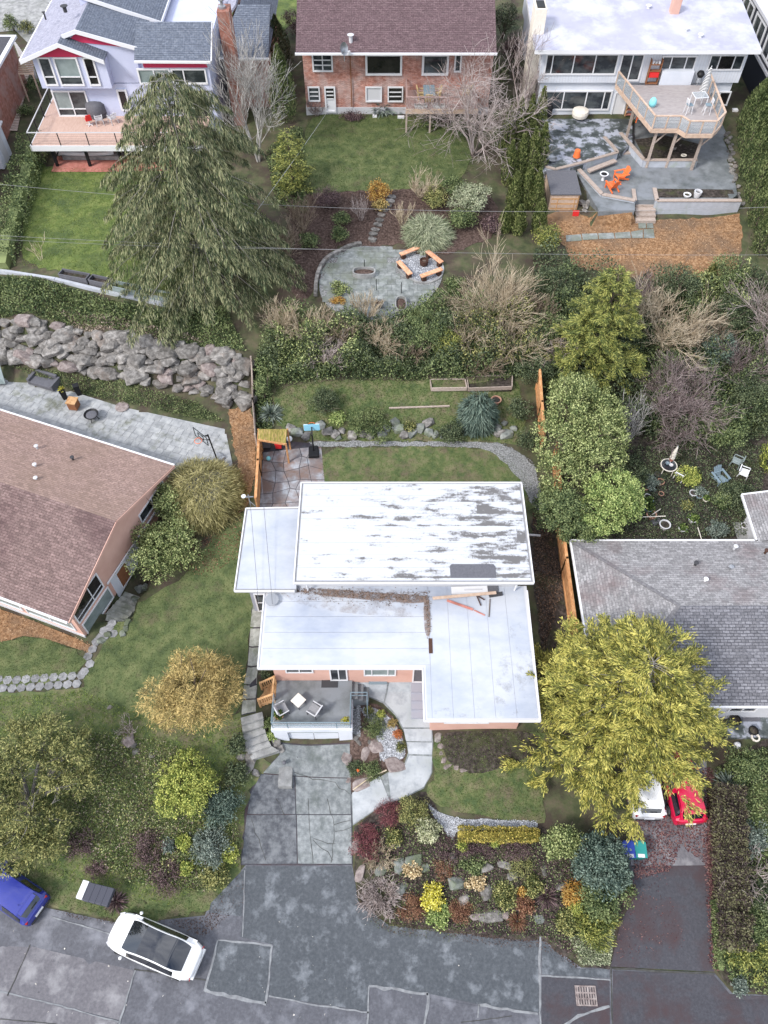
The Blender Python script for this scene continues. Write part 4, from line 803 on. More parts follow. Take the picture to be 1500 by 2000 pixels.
# ================================================================ WHITE HOUSE (top right)
wh = th('house', 'two storey white house with flat pale roof and many windows, upper right', 'house', (20, 64, 9.5))
WY = 63.9
g = G(); g.box(12.55, WY, 9.0, 28.0, 76, 12.15); g.box(12.3, WY - .25, 12.15, 28.3, 76, 14.8); g.build('wall', 'whitewall', wh, W=True)
g = G(); n = 70
for i in range(n):
    x = 12.4 + i * 15.8 / n; g.box(x, WY - .262, 12.2, x + .02, WY - .25, 14.75)
g.build('siding_groove', 'palegrey', wh, W=True)
g = G(); g.add([(11.5, 62.6, 14.8), (28.75, 62.6, 14.8), (28.75, 77, 16.2), (11.5, 77, 16.2), (11.5, 62.6, 15.1), (28.75, 62.6, 15.1), (28.75, 77, 16.5), (11.5, 77, 16.5)], [(3, 2, 1, 0), (0, 1, 5, 4), (1, 2, 6, 5), (2, 3, 7, 6), (3, 0, 4, 7)]); g.build('roof_edge', 'white', wh, W=True)
g = G(); g.quad((11.5, 62.6, 15.1), (28.75, 62.6, 15.1), (28.75, 77, 16.5), (11.5, 77, 16.5)); g.build('roof', 'rooflilac', wh, W=True)
def wop(kind, x0, x1, yt, yb, up=1, **k):
    Y = WY - .25 if up else WY
    z = lambda py: CZ - Y / math.tan(TILT + math.atan((1000 - py) / F)); w = lambda px, py: (px - 750) / F * depth((0, Y, z(py)))
    return opening(kind, wh, (w(x0, (yt + yb) / 2), Y), (w(x1, (yt + yb) / 2), Y), z(yb), z(yt), d=.09, **k)
wop('window', 1064, 1206, 104, 146, cols=4, widths=[.35, 1.3, 1.3, 1.3], fw=.12); wop('sliding_door', 1209, 1254, 104, 158, cols=2, fw=.12)
wop('window', 1290, 1358, 108, 141, cols=3, widths=[1, 1.7, 1], fw=.11); wop('window', 1384, 1452, 106, 137, cols=3, widths=[1, 1.7, 1], fw=.1, gm=['glass', 'glass_black', 'glass'])
wop('window', 1052, 1193, 176, 215, 0, cols=4, widths=[1.3, 1.3, 1, .35], fw=.12); wop('window', 1382, 1424, 178, 206, 0, cols=2, fw=.1, gm=['glass', 'glass_black']); wop('door', 1197, 1222, 180, 228, 0, gm='white')
p = at(1288, 166, 12.3); q = at(1350, 166, 12.3); G().box(p.x, WY - .75, 12.2, q.x, WY - .27, 13.25).build('bench_counter', 'whitewall', wh, W=True)
def wchim(x, y, w, d, z0, z1, mat, cap):
    o = G().box(x - w / 2, y - d / 2, z0, x + w / 2, y + d / 2, z1).build('chimney', mat, wh, W=True, bevel=.04)
    G().box(x - w / 2 + .15, y - d / 2 + .15, z1 - .02, x + w / 2 - .15, y + d / 2 - .15, z1 + .06).build('flue', cap, o, W=False).location = -Vector(MW[wh.name].translation)
p = at(1050, 55, 16.2); wchim(11.9, 65.4, .9, 1.5, 8.8, 17.1, 'cream', 'black'); p = at(1323, 8, 16.3); wchim(p.x, p.y + .3, .7, .6, 15.4, 16.7, 'salmon', 'white')
for x, y in ((1343, 48), (1372, 58), (1267, 12)):
    p = at(x, y, 15.8); stub(wh, p.x, p.y, 15.1 + (p.y - 62.6) * .097, .12, .2, 'white')
# its deck: eight-sided, on posts
wd = th('deck', 'pink edged wooden deck on tall posts with wire rail, upper right house', 'deck', (20, 60, 9.4))
DZ = 12.25
DP = [at(x, y, DZ) for x, y in ((1203, 165), (1273, 252), (1324, 252), (1340, 262), (1392, 262), (1408, 245))] + [at(1378, 166, DZ)]
DPx = [(p.x, min(p.y, 63.6)) for p in DP]
ys = min(p[1] for p in DPx)
g = G(); g.prism(DPx, DZ - .25, DZ - .06); g.build('deck_frame', 'wood_pale', wd, W=True)
cents = np.array(DPx)
yy = ys
while yy < 63.6:                                              # boards, clipped to the outline
    xs = []
    for i in range(len(DPx)):
        a, b = DPx[i], DPx[(i + 1) % len(DPx)]
        if (a[1] > yy + .07) != (b[1] > yy + .07): xs.append(a[0] + (yy + .07 - a[1]) / (b[1] - a[1]) * (b[0] - a[0]))
    if len(xs) >= 2: G().box(min(xs), yy, DZ - .055, max(xs), yy + .155, DZ - .02).build('deck_board', 'deck_grey', wd, W=True)
    yy += .17
g = G(); gr = G(); gw = G(); gp_ = None
for i in range(len(DPx) - 1):
    a, b = DPx[i], DPx[i + 1]; g.bar((*a, DZ - .14), (*b, DZ - .14), .08, .3); gr.bar((*a, DZ + 1.0), (*b, DZ + 1.0), .14, .06)
    L = math.dist(a, b); k = max(1, round(L / 1.3))
    for j in range(k if i < len(DPx) - 2 else k + 1):
        x, y = a[0] + (b[0] - a[0]) * j / k, a[1] + (b[1] - a[1]) * j / k; G().box(x - .045, y - .045, DZ - .02, x + .045, y + .045, DZ + .97).build('rail_post', 'wood_pale', wd, W=True)
    for z in (.15, .4, .65): gw.bar((*a, DZ + z), (*b, DZ + z), .012, .012)
    G().bar((*a, DZ + .5), (*b, DZ + .5), .01, .8).build('glass_panel', 'glasspanel', wd, W=True)
g.build('fascia', 'wood_pale', wd, W=True); gr.build('hand_rail', 'wood_pale', wd, W=True); gw.build('rail_wire', 'steel', wd, W=True)
for (x0, y0), (x1, y1) in (((1240, 212), (1228, 262)), ((1284, 258), (1268, 314)), ((1324, 258), (1306, 316)), ((1376, 263), (1357, 312))):
    p = at(x0, y0, DZ - .3); q = at(x1, y1, 9.4); g = G(); g.box(p.x - .09, p.y + .1, 8.6, p.x + .09, p.y + .28, DZ - .26); g.build('support_post', 'wood_grey', wd, W=True)
    g = G(); g.bar((p.x + .1, p.y + .2, 11.0), (p.x + 1.0, p.y + .3, DZ - .28), .09, .09); g.build('brace', 'wood_grey', wd, W=True)
# terraces and retaining walls
upt = struct('upper_patio', G().prism([(p.x, p.y) for p in UPATIO], 8.9, 9.5).mesh('upper_patio', 'patio_stain'))
lpt = struct('lower_patio', G().prism([(p.x, p.y) for p in LPATIO], 8.3, 9.0).mesh('lower_patio', 'patio_wet'))
def rwall(name, s, z0, z1, w, mat, label, capm='wood_grey', cat='retaining wall', zt=None):
    P = [at(*map(float, q.split(',')), z1) for q in s.split()]; o = th(name, label, cat, (P[0].x, P[0].y, z0)); g = G(); c = G()
    for a, b in zip(P[:-1], P[1:]):
        g.bar((a.x, a.y, (z0 + z1) / 2), (b.x, b.y, (z0 + z1) / 2), w, z1 - z0); c.bar((a.x, a.y, z1 + .035), (b.x, b.y, z1 + .035), w + .12, .07)
    g.build('wall_face', mat, o, W=True); c.build('wall_cap', capm, o, W=True); return o
rwall('retaining_wall', "1060,280 1066,326 1085,331 1122,322 1206,298 1196,285 1180,268", 8.6, 9.62, .14, 'wallgrey', 'grey stucco wall with timber cap around the upper stained patio')
rwall('retaining_wall', "1120,320 1176,380 1240,392", 7.6, 9.15, .2, 'wallgrey', 'angled grey retaining wall beside the shed and orange chairs')
rwall('retaining_wall', "1240,392 1237,370", 7.6, 9.1, .16, 'wallgrey', 'short grey wall on the left of the yard steps')
rwall('retaining_wall', "1278,368 1283,392 1448,392", 7.6, 9.05, .18, 'wallgrey', 'long grey planter wall right of the yard steps')
rwall('retaining_wall', "1212,260 1258,313 1362,313", 8.9, 9.55, .16, 'wallgrey', 'grey wall of the three cornered rock planter under the deck')
drape('planter_soil', pw("1262,310 1358,310 1372,280 1300,262 1240,270", 9.3), 'soil', .0).location.z = .25
drape('planter_soil', pw("1284,388 1440,388 1438,372 1283,370", 9.0), 'soil', .12)
yst = struct('yard_steps', None)
for i in range(6):
    p0 = at(1240, 374 + i * 10, 8.95 - i * .17); p1 = at(1279, 374 + i * 10, 8.95 - i * .17); G().box(p0.x, p0.y - .45, 7.4, p1.x, p0.y + .05, 8.95 - i * .17).build('step', 'wood_grey', yst)
yst2 = struct('patio_steps', None)
for i in range(4):
    c = at(1200 + i * 6, 272 + i * 9, 9.45 - i * .12); a = Vector((c.x, c.y)); G().prism([tuple(a + Vector(q)) for q in ((-.75, .35), (.6, .5), (.75, -.0), (-.6, -.15))], 8.8, 9.45 - i * .12).build('step', 'wood_grey', yst2)
bn = rwall('bench_plank', "1150,334 1202,314", 9.2, 9.3, .3, 'wood_grey', 'weathered plank bench along the stucco patio wall', cat='bench')
# ================================================================ LAVENDER HOUSE (top left)
vh = th('house', 'lavender house with slate roofs and crimson gables, upper left', 'house', (-20, 62, 8.6))
BY = 61.2
G().box(-26.4, BY, 12.95, -21.0, 66, 15.3).build('bay_wall', 'lavender', vh, W=True)
G().box(-26.1, 61.9, 8.4, -13.4, 72, 12.95).build('wall', 'lavender', vh, W=True); G().box(-21.0, 62.3, 12.95, -13.4, 72, 15.1).build('upper_wall', 'lavender', vh, W=True)
xl, xp, xr = at(43, 109, 15.3).x, at(113, 82, 16.5).x, at(206, 110, 15.3).x; sl = 1.2 / (xp - xl); px1 = at(146, 58, 17.1).x; zp1 = 15.3 + sl * (px1 - xl); pk = at(146, 58, zp1); re = at(270, 97, 15.75)
def planeroof(name, pts, mat): 
    quv(name, [pts], mat, vh); quv(name, [[Vector(p) - Vector((0, 0, .15)) for p in pts][::-1]], mat, vh)
planeroof('roof_slope', [(xl, 74, 15.3), (xl, 60.6, 15.3), (xp, 60.6, 16.5), (xp, pk.y, 16.5), (pk.x, pk.y, zp1), (pk.x, 74, zp1)], 'shingle_lilac')
courses('roof_slope', (xr, 60.6, 15.3), (xr, pk.y + 1.2, 15.3), (xp, pk.y + 1.2, 16.5), (xp, 60.6, 16.5), 'shingle_slate', vh, .17)
courses('roof_slope', (re.x, pk.y, re.z), (re.x, 74, re.z), (pk.x, 74, zp1), (pk.x, pk.y, zp1), 'shingle_slate', vh, .17)
def barge(a, za, b, zb, y):
    G().add([(a, y - .07, za - .27), (b, y - .07, zb - .27), (b, y - .07, zb + .02), (a, y - .07, za + .02), (a, y, za - .27), (b, y, zb - .27), (b, y, zb + .02), (a, y, za + .02)], [(0, 1, 2, 3), (7, 6, 5, 4), (0, 4, 5, 1), (2, 6, 7, 3), (1, 5, 6, 2), (0, 3, 7, 4)]).build('barge_board', 'white', vh, W=True)
barge(xl, 15.3, xp, 16.5, 60.6); barge(xp, 16.5, xr, 15.3, 60.6); barge(xp + .1, 16.62, pk.x, zp1, pk.y); barge(pk.x, zp1, re.x, re.z, pk.y)
G().bar((xl, 60.6, 15.25), (xl, 74, 15.25), .1, .16).build('gutter', 'white', vh, W=True)
def gpanel(x0, z0, x1, z1, x2, z2, y): G().add([(x0, y, z0), (x1, y, z1), (x2, y, z2), (x0, y + .06, z0), (x1, y + .06, z1), (x2, y + .06, z2)], [(0, 1, 2), (5, 4, 3), (0, 3, 4, 1), (1, 4, 5, 2), (2, 5, 3, 0)]).build('gable_panel', 'redtrim', vh, W=True)
gpanel(-26.3, 15.31, at(196, 110, 15.2).x, 15.31, xp, 16.3, 61.1)
gy = pk.y + .35; G().add([(xp, gy, 13), (re.x - .5, gy, 13), (re.x - .5, gy, re.z - .1), (pk.x, gy, zp1 - .15), (xp, gy, 16.2), (re.x - .5, 72, 13), (re.x - .5, 72, re.z - .1)], [(0, 1, 2, 3, 4), (1, 5, 6, 2)]).build('gable_wall', 'lavender', vh, W=True)
gpanel(pk.x - .9, zp1 - .9, re.x - 1.0, re.z - .12, pk.x + .1, zp1 - .25, gy - .07)
yF = 66.0; fz = lambda py: CZ - yF / math.tan(TILT + math.atan((1000 - py) / F)); fx = lambda px_, py: (px_ - 750) / F * depth((0, yF, fz(py)))
xa, za, xb, zb2 = fx(150, -12), fz(-12), fx(315, 42), fz(42)
courses('roof_slope', (xb, yF, zb2), (xb, yF + 9, zb2), (xa, yF + 9, za), (xa, yF, za), 'shingle_slate', vh, .18); barge(xa, za, xb, zb2, yF)
G().add([(xa, yF + .1, za - 1.6), (xb - .55, yF + .1, 13), (xb - .55, yF + .1, zb2 - .1), (xa, yF + .1, za - .15), (xb - .55, yF + 9, 13), (xb - .55, yF + 9, zb2 - .1)], [(0, 1, 2, 3), (1, 4, 5, 2)]).build('rear_wall', 'lavender', vh, W=True)
gpanel(xb - 1.4, zb2 - .1, xb - .6, zb2 - .9, xb - .6, zb2 - .1, yF + .03); G().bar((xb, yF, zb2 - .1), (xb, yF + 9, zb2 - .1), .08, .25).build('barge_board', 'white', vh, W=True)
# right wing
a, b, c, d = at(262, 117, 15.3), at(411, 118, 15.3), at(414, 48, 16.6), at(328, 47, 16.6)
courses('roof_slope', (a.x, a.y, 15.3), (b.x, b.y, 15.3), (b.x, c.y, 16.8), (a.x, c.y, 16.8), 'shingle_slate', vh, .17)
gutter(vh, [(a.x, a.y - .06), (b.x, b.y - .06)], 15.2, .2, closed=False); g = G(); g.bar((b.x + .05, b.y, 15.2), (b.x + .05, c.y, 16.7), .08, .22); g.build('barge_board', 'white', vh, W=True)
WYv = a.y + .30; G().box(a.x + .5, WYv - .05, 14.62, b.x - .4, WYv, 15.02).build('fascia_band', 'redtrim', vh, W=True); G().box(a.x + .4, WYv, 12.9, b.x - .3, c.y, 15.1).build('wing_wall', 'lavender', vh, W=True)
def vop(x0, x1, yt, yb, Y, **k):
    z = lambda py: CZ - Y / math.tan(TILT + math.atan((1000 - py) / F)); w = lambda px, py: (px - 750) / F * depth((0, Y, z(py)))
    return opening(k.pop('kind', 'window'), vh, (w(x0, (yt + yb) / 2), Y), (w(x1, (yt + yb) / 2), Y), z(yb), z(yt), d=.1, **k)
vop(81, 106, 111, 167, BY, rows=2, rowh=[1, 2.4], fw=.12, gm='glass'); vop(111, 158, 111, 167, BY, rows=2, rowh=[1, 2.4], fw=.12, gm=['glass', 'glass_pale']); vop(168, 190, 111, 167, BY, rows=2, rowh=[1, 2.4], fw=.12, gm='glass_black')
vop(108, 174, 176, 227, 61.9, rows=2, cols=2, rowh=[1, 2.6], fw=.12, gm=['glass', 'glass', 'glass_pale', 'glass']); vop(232, 252, 174, 216, 61.9, fw=.14, kind='door', gm='glass_black')
vop(270, 334, 133, 164, WYv, fw=.12, gm='glass_pale', cols=2); vop(336, 404, 133, 164, WYv, fw=.12, gm='glass', cols=2, widths=[1, 2]); vop(352, 410, 172, 230, 61.9, fw=.12, gm='glass', rows=2, rowh=[1, 2])
p = at(425, 60, 17.6); ch = G().box(p.x - .45, 63.0, 8.5, p.x + .45, 64.3, 17.6).build('chimney', 'brickwall', vh, W=True); 
o = G().lathe([(.28, 0), (.28, .15), (.1, .2), (.1, .5), (.22, .52), (.22, .62), (0, .7)], (p.x - .1, 63.6, 17.6), 12).build('chimney_cap', 'steel', ch); o.location = -Vector(MW[vh.name].translation)
p = at(85, 24, 17); stub(vh, p.x, p.y, 16.6, .07, .4, 'darkgrey'); p = at(122, 3, 18); stub(vh, p.x, p.y, 17.4, .15, .3, 'darkgrey')
# deck of the lavender house
vd = th('deck', 'pinkish wooden deck with black wire rail on the lavender house', 'deck', (-20, 58, 8.3))
dx0, dx1, dy0 = -27.3, -14.0, 57.6
g = G(); 
for i in range(26): y = dy0 + i * .166; G().box(dx0, y, 10.3, dx1, y + .155, 10.4).build('deck_board', 'deck_pink', vd, W=True)
G().box(dx0, 61.92, 10.3, -26.15, 66, 10.4).build('deck_board', 'deck_pink', vd, W=True)
g = G(); g.box(dx0 - .05, dy0 - .08, 10.0, dx1, dy0, 10.42); g.box(dx0 - .08, dy0 - .08, 10.0, dx0, 66, 10.42); g.build('fascia', 'white', vd, W=True)
for x in (-26.0, -23.4, -20.8, -18): G().box(x - .1, dy0 + .3, 8.0, x + .1, dy0 + .5, 10.29).build('support_post', 'black', vd, W=True)
G().bar((-26.0, 57.98, 9.0), (-25.2, 57.98, 10.2), .1, .1).build('brace', 'black', vd, W=True)
for x in (-27.25, -25.0, -22.8, -20.6, -18.4, -16.2): G().box(x - .03, dy0 + .02, 10.4, x + .03, dy0 + .08, 11.4).build('rail_post', 'black', vd, W=True)
for y in (59.6, 61.7, 63.8, 65.9): G().box(dx0, y, 10.4, dx0 + .06, y + .06, 11.4).build('rail_post', 'black', vd, W=True)
g = G(); g.bar((dx0, dy0 + .05, 11.42), (dx1, dy0 + .05, 11.42), .07, .05); g.bar((dx0 + .03, dy0, 11.42), (dx0 + .03, 66, 11.42), .07, .05); g.build('hand_rail', 'palegrey', vd, W=True)
g = G()
for k in range(6): z = 10.55 + k * .14; g.bar((dx0, dy0 + .05, z), (dx1, dy0 + .05, z), .008, .008); g.bar((dx0 + .03, dy0, z), (dx0 + .03, 66, z), .008, .008)
g.build('rail_wire', 'darkgrey', vd, W=True)
drape('red_patio', pw("100,336 112,308 330,308 340,336", 8.45), 'redbrick', .06)
# detached grey roofed house behind the birch
dh = th('house', 'brick outbuilding with dark slate hip roof behind the pale birch', 'house', (-12, 66, 9.5))
a, b, c, d = at(393, 48, 14.0), at(520, 98, 13.6), at(525, 3, 14.8), at(410, 0, 15.2)
courses('roof_slope', (-13.2, 65.0, 13.4), (-9.2, 65.0, 13.4), (-9.2, 69.5, 15.4), (-11.8, 69.5, 15.4), 'shingle_slate', dh, .17); courses('roof_slope', (-14.4, 76, 13.4), (-14.4, 66.6, 13.4), (-12.0, 69.5, 15.4), (-12.0, 76, 15.4), 'shingle_lilac', dh, .17)
courses('roof_slope', (-9.2, 65, 13.4), (-9.2, 78, 13.4), (-11.6, 78, 15.4), (-11.6, 69.5, 15.4), 'shingle_slate', dh, .17)
wallbox('wall', -12.9, 65.5, 9, -9.6, 76, 13.35, 'brickwall', dh); gutter(dh, [(-13.2, 64.95), (-9.15, 64.95)], 13.35, .14, closed=False)
# dark house, top right corner
nh = th('house', 'dark navy house with white framed windows in the top right corner', 'house', (34, 66, 9.3))
G().box(31.2, 60, 8.8, 42, 80, 14.6).build('wall', 'navy', nh, W=True); G().box(30.8, 59.6, 14.6, 42.4, 80, 14.85).build('roof', 'palegrey', nh, W=True)
for y in (72, 68.5, 65, 61.5): opening('window', nh, (31.2, y + 2.8), (31.2, y), 12.4, 14.2, 2, fw=.16, d=.1)
G().box(31.05, 60, 11.9, 31.2, 80, 12.1).build('trim_band', 'white', nh, W=True)
# garage at the left edge
ng = th('garage', 'brick garage with white edged flat roof at the upper left edge', 'garage', (-32, 60, 9))
c = at(32, 68, 13.2); G().box(-44, 52, 8.6, c.x - .4, c.y - .4, 13.0).build('wall', 'brickwall', ng, W=True); G().box(-44, 51.5, 13.0, c.x, c.y, 13.2).build('roof_edge', 'white', ng, W=True); G().box(-44, 51.7, 13.2, c.x - .35, c.y - .35, 13.22).build('roof', 'shingle_greyS', ng, W=True)
# ================================================================ OBJECTS
def gz(px, py): return above(px, py)
# ---- cars
def car(name, label, p, rz, L, Wd, Hh, paint, kind, group=None):
    o = th(name, label, 'car', p, rz)
    h = Wd / 2
    ev = kind == 'ev'
    # lower body: stations along x (front is +x)
    xs = [-.5, -.485, -.44, -.36, -.2, 0, .2, .34, .42, .47, .495, .5]
    wf = [.56, .74, .88, .96, 1, 1, .99, .96, .89, .76, .56, .4] if ev else [.80, .90, .96, 1, 1, 1, 1, .99, .96, .88, .74, .6]
    tz = [.78, .92, .98, .98, .96, .95, .93, .90, .84, .76, .66, .58] if ev else [.80, .96, 1.0, .99, .97, .96, .96, .95, .90, .84, .74, .62]
    V, Fs = [], []
    for x, w, t in zip(xs, wf, tz):
        y = h * w; V += [(x * L, s * q, z) for s, q, z in ((-1, y * .86, .22), (-1, y * .97, .32), (-1, y, .58), (-1, y * .965, t - .06), (-1, y * .86, t), (-1, y * .4, t + .03), (1, y * .4, t + .03), (1, y * .86, t), (1, y * .965, t - .06), (1, y, .58), (1, y * .97, .32), (1, y * .86, .22))]
    n = 12
    for i in range(len(xs) - 1):
        for k in range(n): a = i * n + k; b = i * n + (k + 1) % n; Fs.append((a, b, b + n, a + n))
    Fs += [tuple(range(n))[::-1], tuple(range((len(xs) - 1) * n, len(xs) * n))]
    me = bpy.data.meshes.new('body'); me.from_pydata(V, [], Fs); me.update(); me.materials.append(MATS[paint]); me.polygons.foreach_set('use_smooth', np.ones(len(me.polygons), bool))
    b = part('body', me, o); sb = b.modifiers.new('sub', 'SUBSURF'); sb.levels = 1; sb.render_levels = 2
    # cabin surface S(u, v)
    fx, bx_ = (.31, -.41) if ev else (.24, -.47)          # windscreen base / rear glass base
    rf, rb = (.10, -.24) if ev else (.08, -.38)           # roof front / rear
    def prof(u):
        k = [(0, fx, .93), (.28, rf, Hh - .03), (.5, (rf + rb) / 2, Hh), (.78, rb, Hh - (.05 if ev else .03)), (1, bx_, 1.0 if ev else 1.03)]
        for (u0, x0, z0), (u1, x1, z1) in zip(k[:-1], k[1:]):
            if u <= u1: t = (u - u0) / (u1 - u0); return x0 + (x1 - x0) * t, z0 + (z1 - z0) * t
    def vmul(u): return 1 - .22 * max(0, (u - .82) / .18) ** 2 - .16 * max(0, (.16 - u) / .16) ** 2
    def wid(u): return h * (.80 - .13 * math.sin(math.pi * min(1, max(0, u))) ** .7) * (1 - .12 * max(0, u - .75) / .25 * (1 if ev else .2))
    def surf(nm, u0, u1, v0, v1, mat, dz=0, nu=10, nv=6):
        g = G(); P = []
        for i in range(nu + 1):
            u = u0 + (u1 - u0) * i / nu; x, z = prof(u); w = wid(u)
            for j in range(nv + 1):
                v = v0 + (v1 - v0) * j / nv; P.append((x * L, w * v * (vmul(u) if nm in ('windscreen', 'rear_window') else 1), z + dz + .05 * (1 - v * v) * math.sin(math.pi * u)))
        return g.add(P, [(i * (nv + 1) + j, i * (nv + 1) + j + 1, (i + 1) * (nv + 1) + j + 1, (i + 1) * (nv + 1) + j) for i in range(nu) for j in range(nv)]).build(nm, mat, o, smooth=True)
    surf('cabin_shell', 0, 1, -1, 1, paint, 0, 24, 8)
    if ev:
        surf('windscreen', .02, .28, -.95, .95, 'carglass', .012); surf('glass_roof', .28, .76, -.95, .95, 'carglass', .012); surf('rear_window', .76, .97, -.95, .95, 'carglass', .012)
    else:
        surf('windscreen', .02, .26, -.9, .9, 'carglass', .012); surf('rear_window', .80, .98, -.86, .86, 'carglass', .012)
    for s in (-1, 1):
        g = G(); U = [i / 16 for i in range(17)]; T_, Bt = [], []
        for u in U:
            x, z = prof(u); T_.append((x * L, s * (wid(u) * .995 + .006), z - .05)); Bt.append((x * L, s * (h * .93), .95))
        top = []
        for i in range(16): g.add([Bt[i], Bt[i + 1], T_[i + 1], T_[i]], [(0, 1, 2, 3) if s < 0 else (3, 2, 1, 0)])
        g.build('cabin_side', paint, o, smooth=True)
        for i0, i1 in (((2, 14),) if ev else ((2, 7), (8, 14))):
            g = G()
            for i in range(i0, i1):
                q = [Vector(Bt[i]).lerp(Vector(T_[i]), .10), Vector(Bt[i + 1]).lerp(Vector(T_[i + 1]), .10), Vector(Bt[i + 1]).lerp(Vector(T_[i + 1]), .88), Vector(Bt[i]).lerp(Vector(T_[i]), .88)]
                g.add([p_ + Vector((0, s * .012, .004)) for p_ in q], [(0, 1, 2, 3) if s < 0 else (3, 2, 1, 0)])
            g.build('side_window', 'carglass', o)
        for x in (.31, -.30):
            w = G(); w.lathe([(.0, -.1), (.33, -.1), (.34, -.06), (.34, .06), (.33, .1), (0, .1)], n=20); tw = part('wheel', w.mesh('wheel', 'rubber'), o, (x * L, s * (h - .11), .34), (math.pi / 2, 0, 0)); 
            r = G(); r.lathe([(0, -.108), (.2, -.108), (.22, -.1), (.22, .1), (.2, .108), (0, .108)], n=14); part('rim', r.mesh('rim', 'steel'), tw)
        g = G(); g.lathe([(0, -.09), (.07, -.06), (.09, 0), (.07, .06), (0, .09)], (0, 0, 0), 8); part('mirror', g.mesh('mirror', paint, smooth=True), o, (fx * L - .25, s * (h + .07), 1.0))
        part('headlight', G().box(-.16, -.07, -.05, .10, .07, .045).mesh('headlight', 'palegrey'), o, (L * .455, s * h * .70, .745 if ev else .83), (0, .25, -s * .5))
        part('taillight', G().box(-.03, -.16, -.06, .06 if not ev else .0, .16, .07 if not ev else -.02).mesh('taillight', 'lamp_red'), o, (-L * .478, s * h * .66, .86), (0, 0, s * .35))
    part('number_plate', G().box(-.02, -.26, -.07, .02, .26, .07).mesh('number_plate', 'white'), o, (-L * .503, 0, .62)); part('bumper', G().box(-.06, -h * .72, -.1, .05, h * .72, .1).mesh('bumper', 'darkgrey' if kind != 'ev' else paint), o, (-L * .49, 0, .40))
    if kind != 'ev':
        part('roof_spoiler', G().box(-.2, -h * .58, -.02, .02, h * .58, .025).mesh('roof_spoiler', paint), o, (bx_ * L + .36, 0, Hh - .03)); g = G(); g.tube((0, 0, 0), (-.12, 0, .2), .012); part('aerial', g.mesh('aerial', 'black'), o, (rb * L + .25, .2, Hh)); part('rear_wiper', G().box(-.02, -.3, 0, .02, .05, .02).mesh('rear_wiper', 'black'), o, (bx_ * L + .07, 0, 1.14))
    return o
a, b = at(222, 1812, .7), at(384, 1882, .7); ce = (a + b) / 2; rz = math.atan2(a.y - b.y, a.x - b.x)
car('parked_car', 'white car with long dark glass roof parked on the road', (ce.x, ce.y, .02), rz, 4.72, 1.92, 1.5, 'carwhite', 'ev')
a = at(72, 1778, .9); rz2 = math.atan2(at(0, 1690, .9).y - at(88, 1750, .9).y, at(0, 1690, .9).x - at(88, 1750, .9).x)
car('parked_car', 'blue hatchback parked at the left edge of the road', (a.x + 2.08 * math.cos(rz2), a.y + 2.08 * math.sin(rz2), .05), rz2, 4.25, 1.78, 1.5, 'carblue', 'hatch')
a = at(1342, 1616, .9); car('parked_car', 'bright red hatchback beside the big golden cypress', (a.x - .12, a.y + 2.0, .98), math.pi / 2 + .04, 4.0, 1.78, 1.55, 'carred', 'hatch')
a = at(1262, 1606, .9); car('parked_car', 'white car mostly hidden under the golden cypress', (a.x, a.y + 2.2, 1.02), math.pi / 2 - .02, 4.4, 1.80, 1.5, 'carwhite', 'hatch')
# ---- bins
def bin_(label, px, py, m, z0, rz=0.0):
    p = at(px, py, z0 + 1.0); o = th('wheelie_bin', label, 'bin', (p.x, p.y, z0), rz, 'wheelie bins on the side driveway')
    G().add([(-.24, -.27, 0), (.24, -.27, 0), (.24, .27, 0), (-.24, .27, 0), (-.29, -.34, .98), (.29, -.34, .98), (.29, .36, .98), (-.29, .36, .98)], [(3, 2, 1, 0), (4, 5, 6, 7), (0, 1, 5, 4), (1, 2, 6, 5), (2, 3, 7, 6), (3, 0, 4, 7)]).build('body', m, o)
    G().box(-.31, -.37, .985, .31, .39, 1.04).build('lid', m, o, bevel=.02); G().box(-.17, -.365, 1.042, .17, -.20, 1.048).build('label_sticker', 'white', o); G().bar((-.25, .42, 1.0), (.25, .42, 1.0), .04, .04).build('handle', m, o)
    for s in (-1, 1): g = G(); g.lathe([(0, -.03), (.12, -.03), (.12, .03), (0, .03)], n=12); part('wheel', g.mesh('wheel', 'rubber'), o, (s * .26, .27, .12), (0, math.pi / 2, 0))
bin_('blue wheelie bin next to the teal one', 1229, 1660, 'binblue', .8); bin_('teal green wheelie bin next to the blue one', 1251, 1660, 'teal', .8, -.05)
# ---- mail boxes
MB = [(161, 1737, 'white', 'white mailbox at the left end of the row by the road', .55), (174, 1742, 'bin_slate', 'dark mailbox right beside the white mailbox', .5), (186, 1745, 'bin_slate', 'second dark mailbox from the white one', .45), (198, 1748, 'bin_slate', 'third dark mailbox from the white one', .45), (210, 1751, 'bin_slate', 'dark mailbox at the right end of the row, by the red flax', .45)]
rzm = math.atan2(at(210, 1751, 1.4).y - at(161, 1737, 1.4).y, at(210, 1751, 1.4).x - at(161, 1737, 1.4).x)
for x, y, m, lab, d in MB:
    p = at(x, y, 1.45); z0 = float(T(p.x, p.y)); o = th('mailbox', lab, 'mailbox', (p.x, p.y, z0), rzm, 'mailboxes in a row by the road')
    hh = 1.45 - z0; w = .165; G().box(-w, -.42, hh - .32, w, .42, hh - .0).build('box', m, o, bevel=.025); G().box(-w + .02, -.435, hh - .3, w - .02, -.42, hh - .02).build('door', m, o); G().box(-.05, -.05, -.1, .05, .05, hh - .32).build('post', 'wood_grey', o)
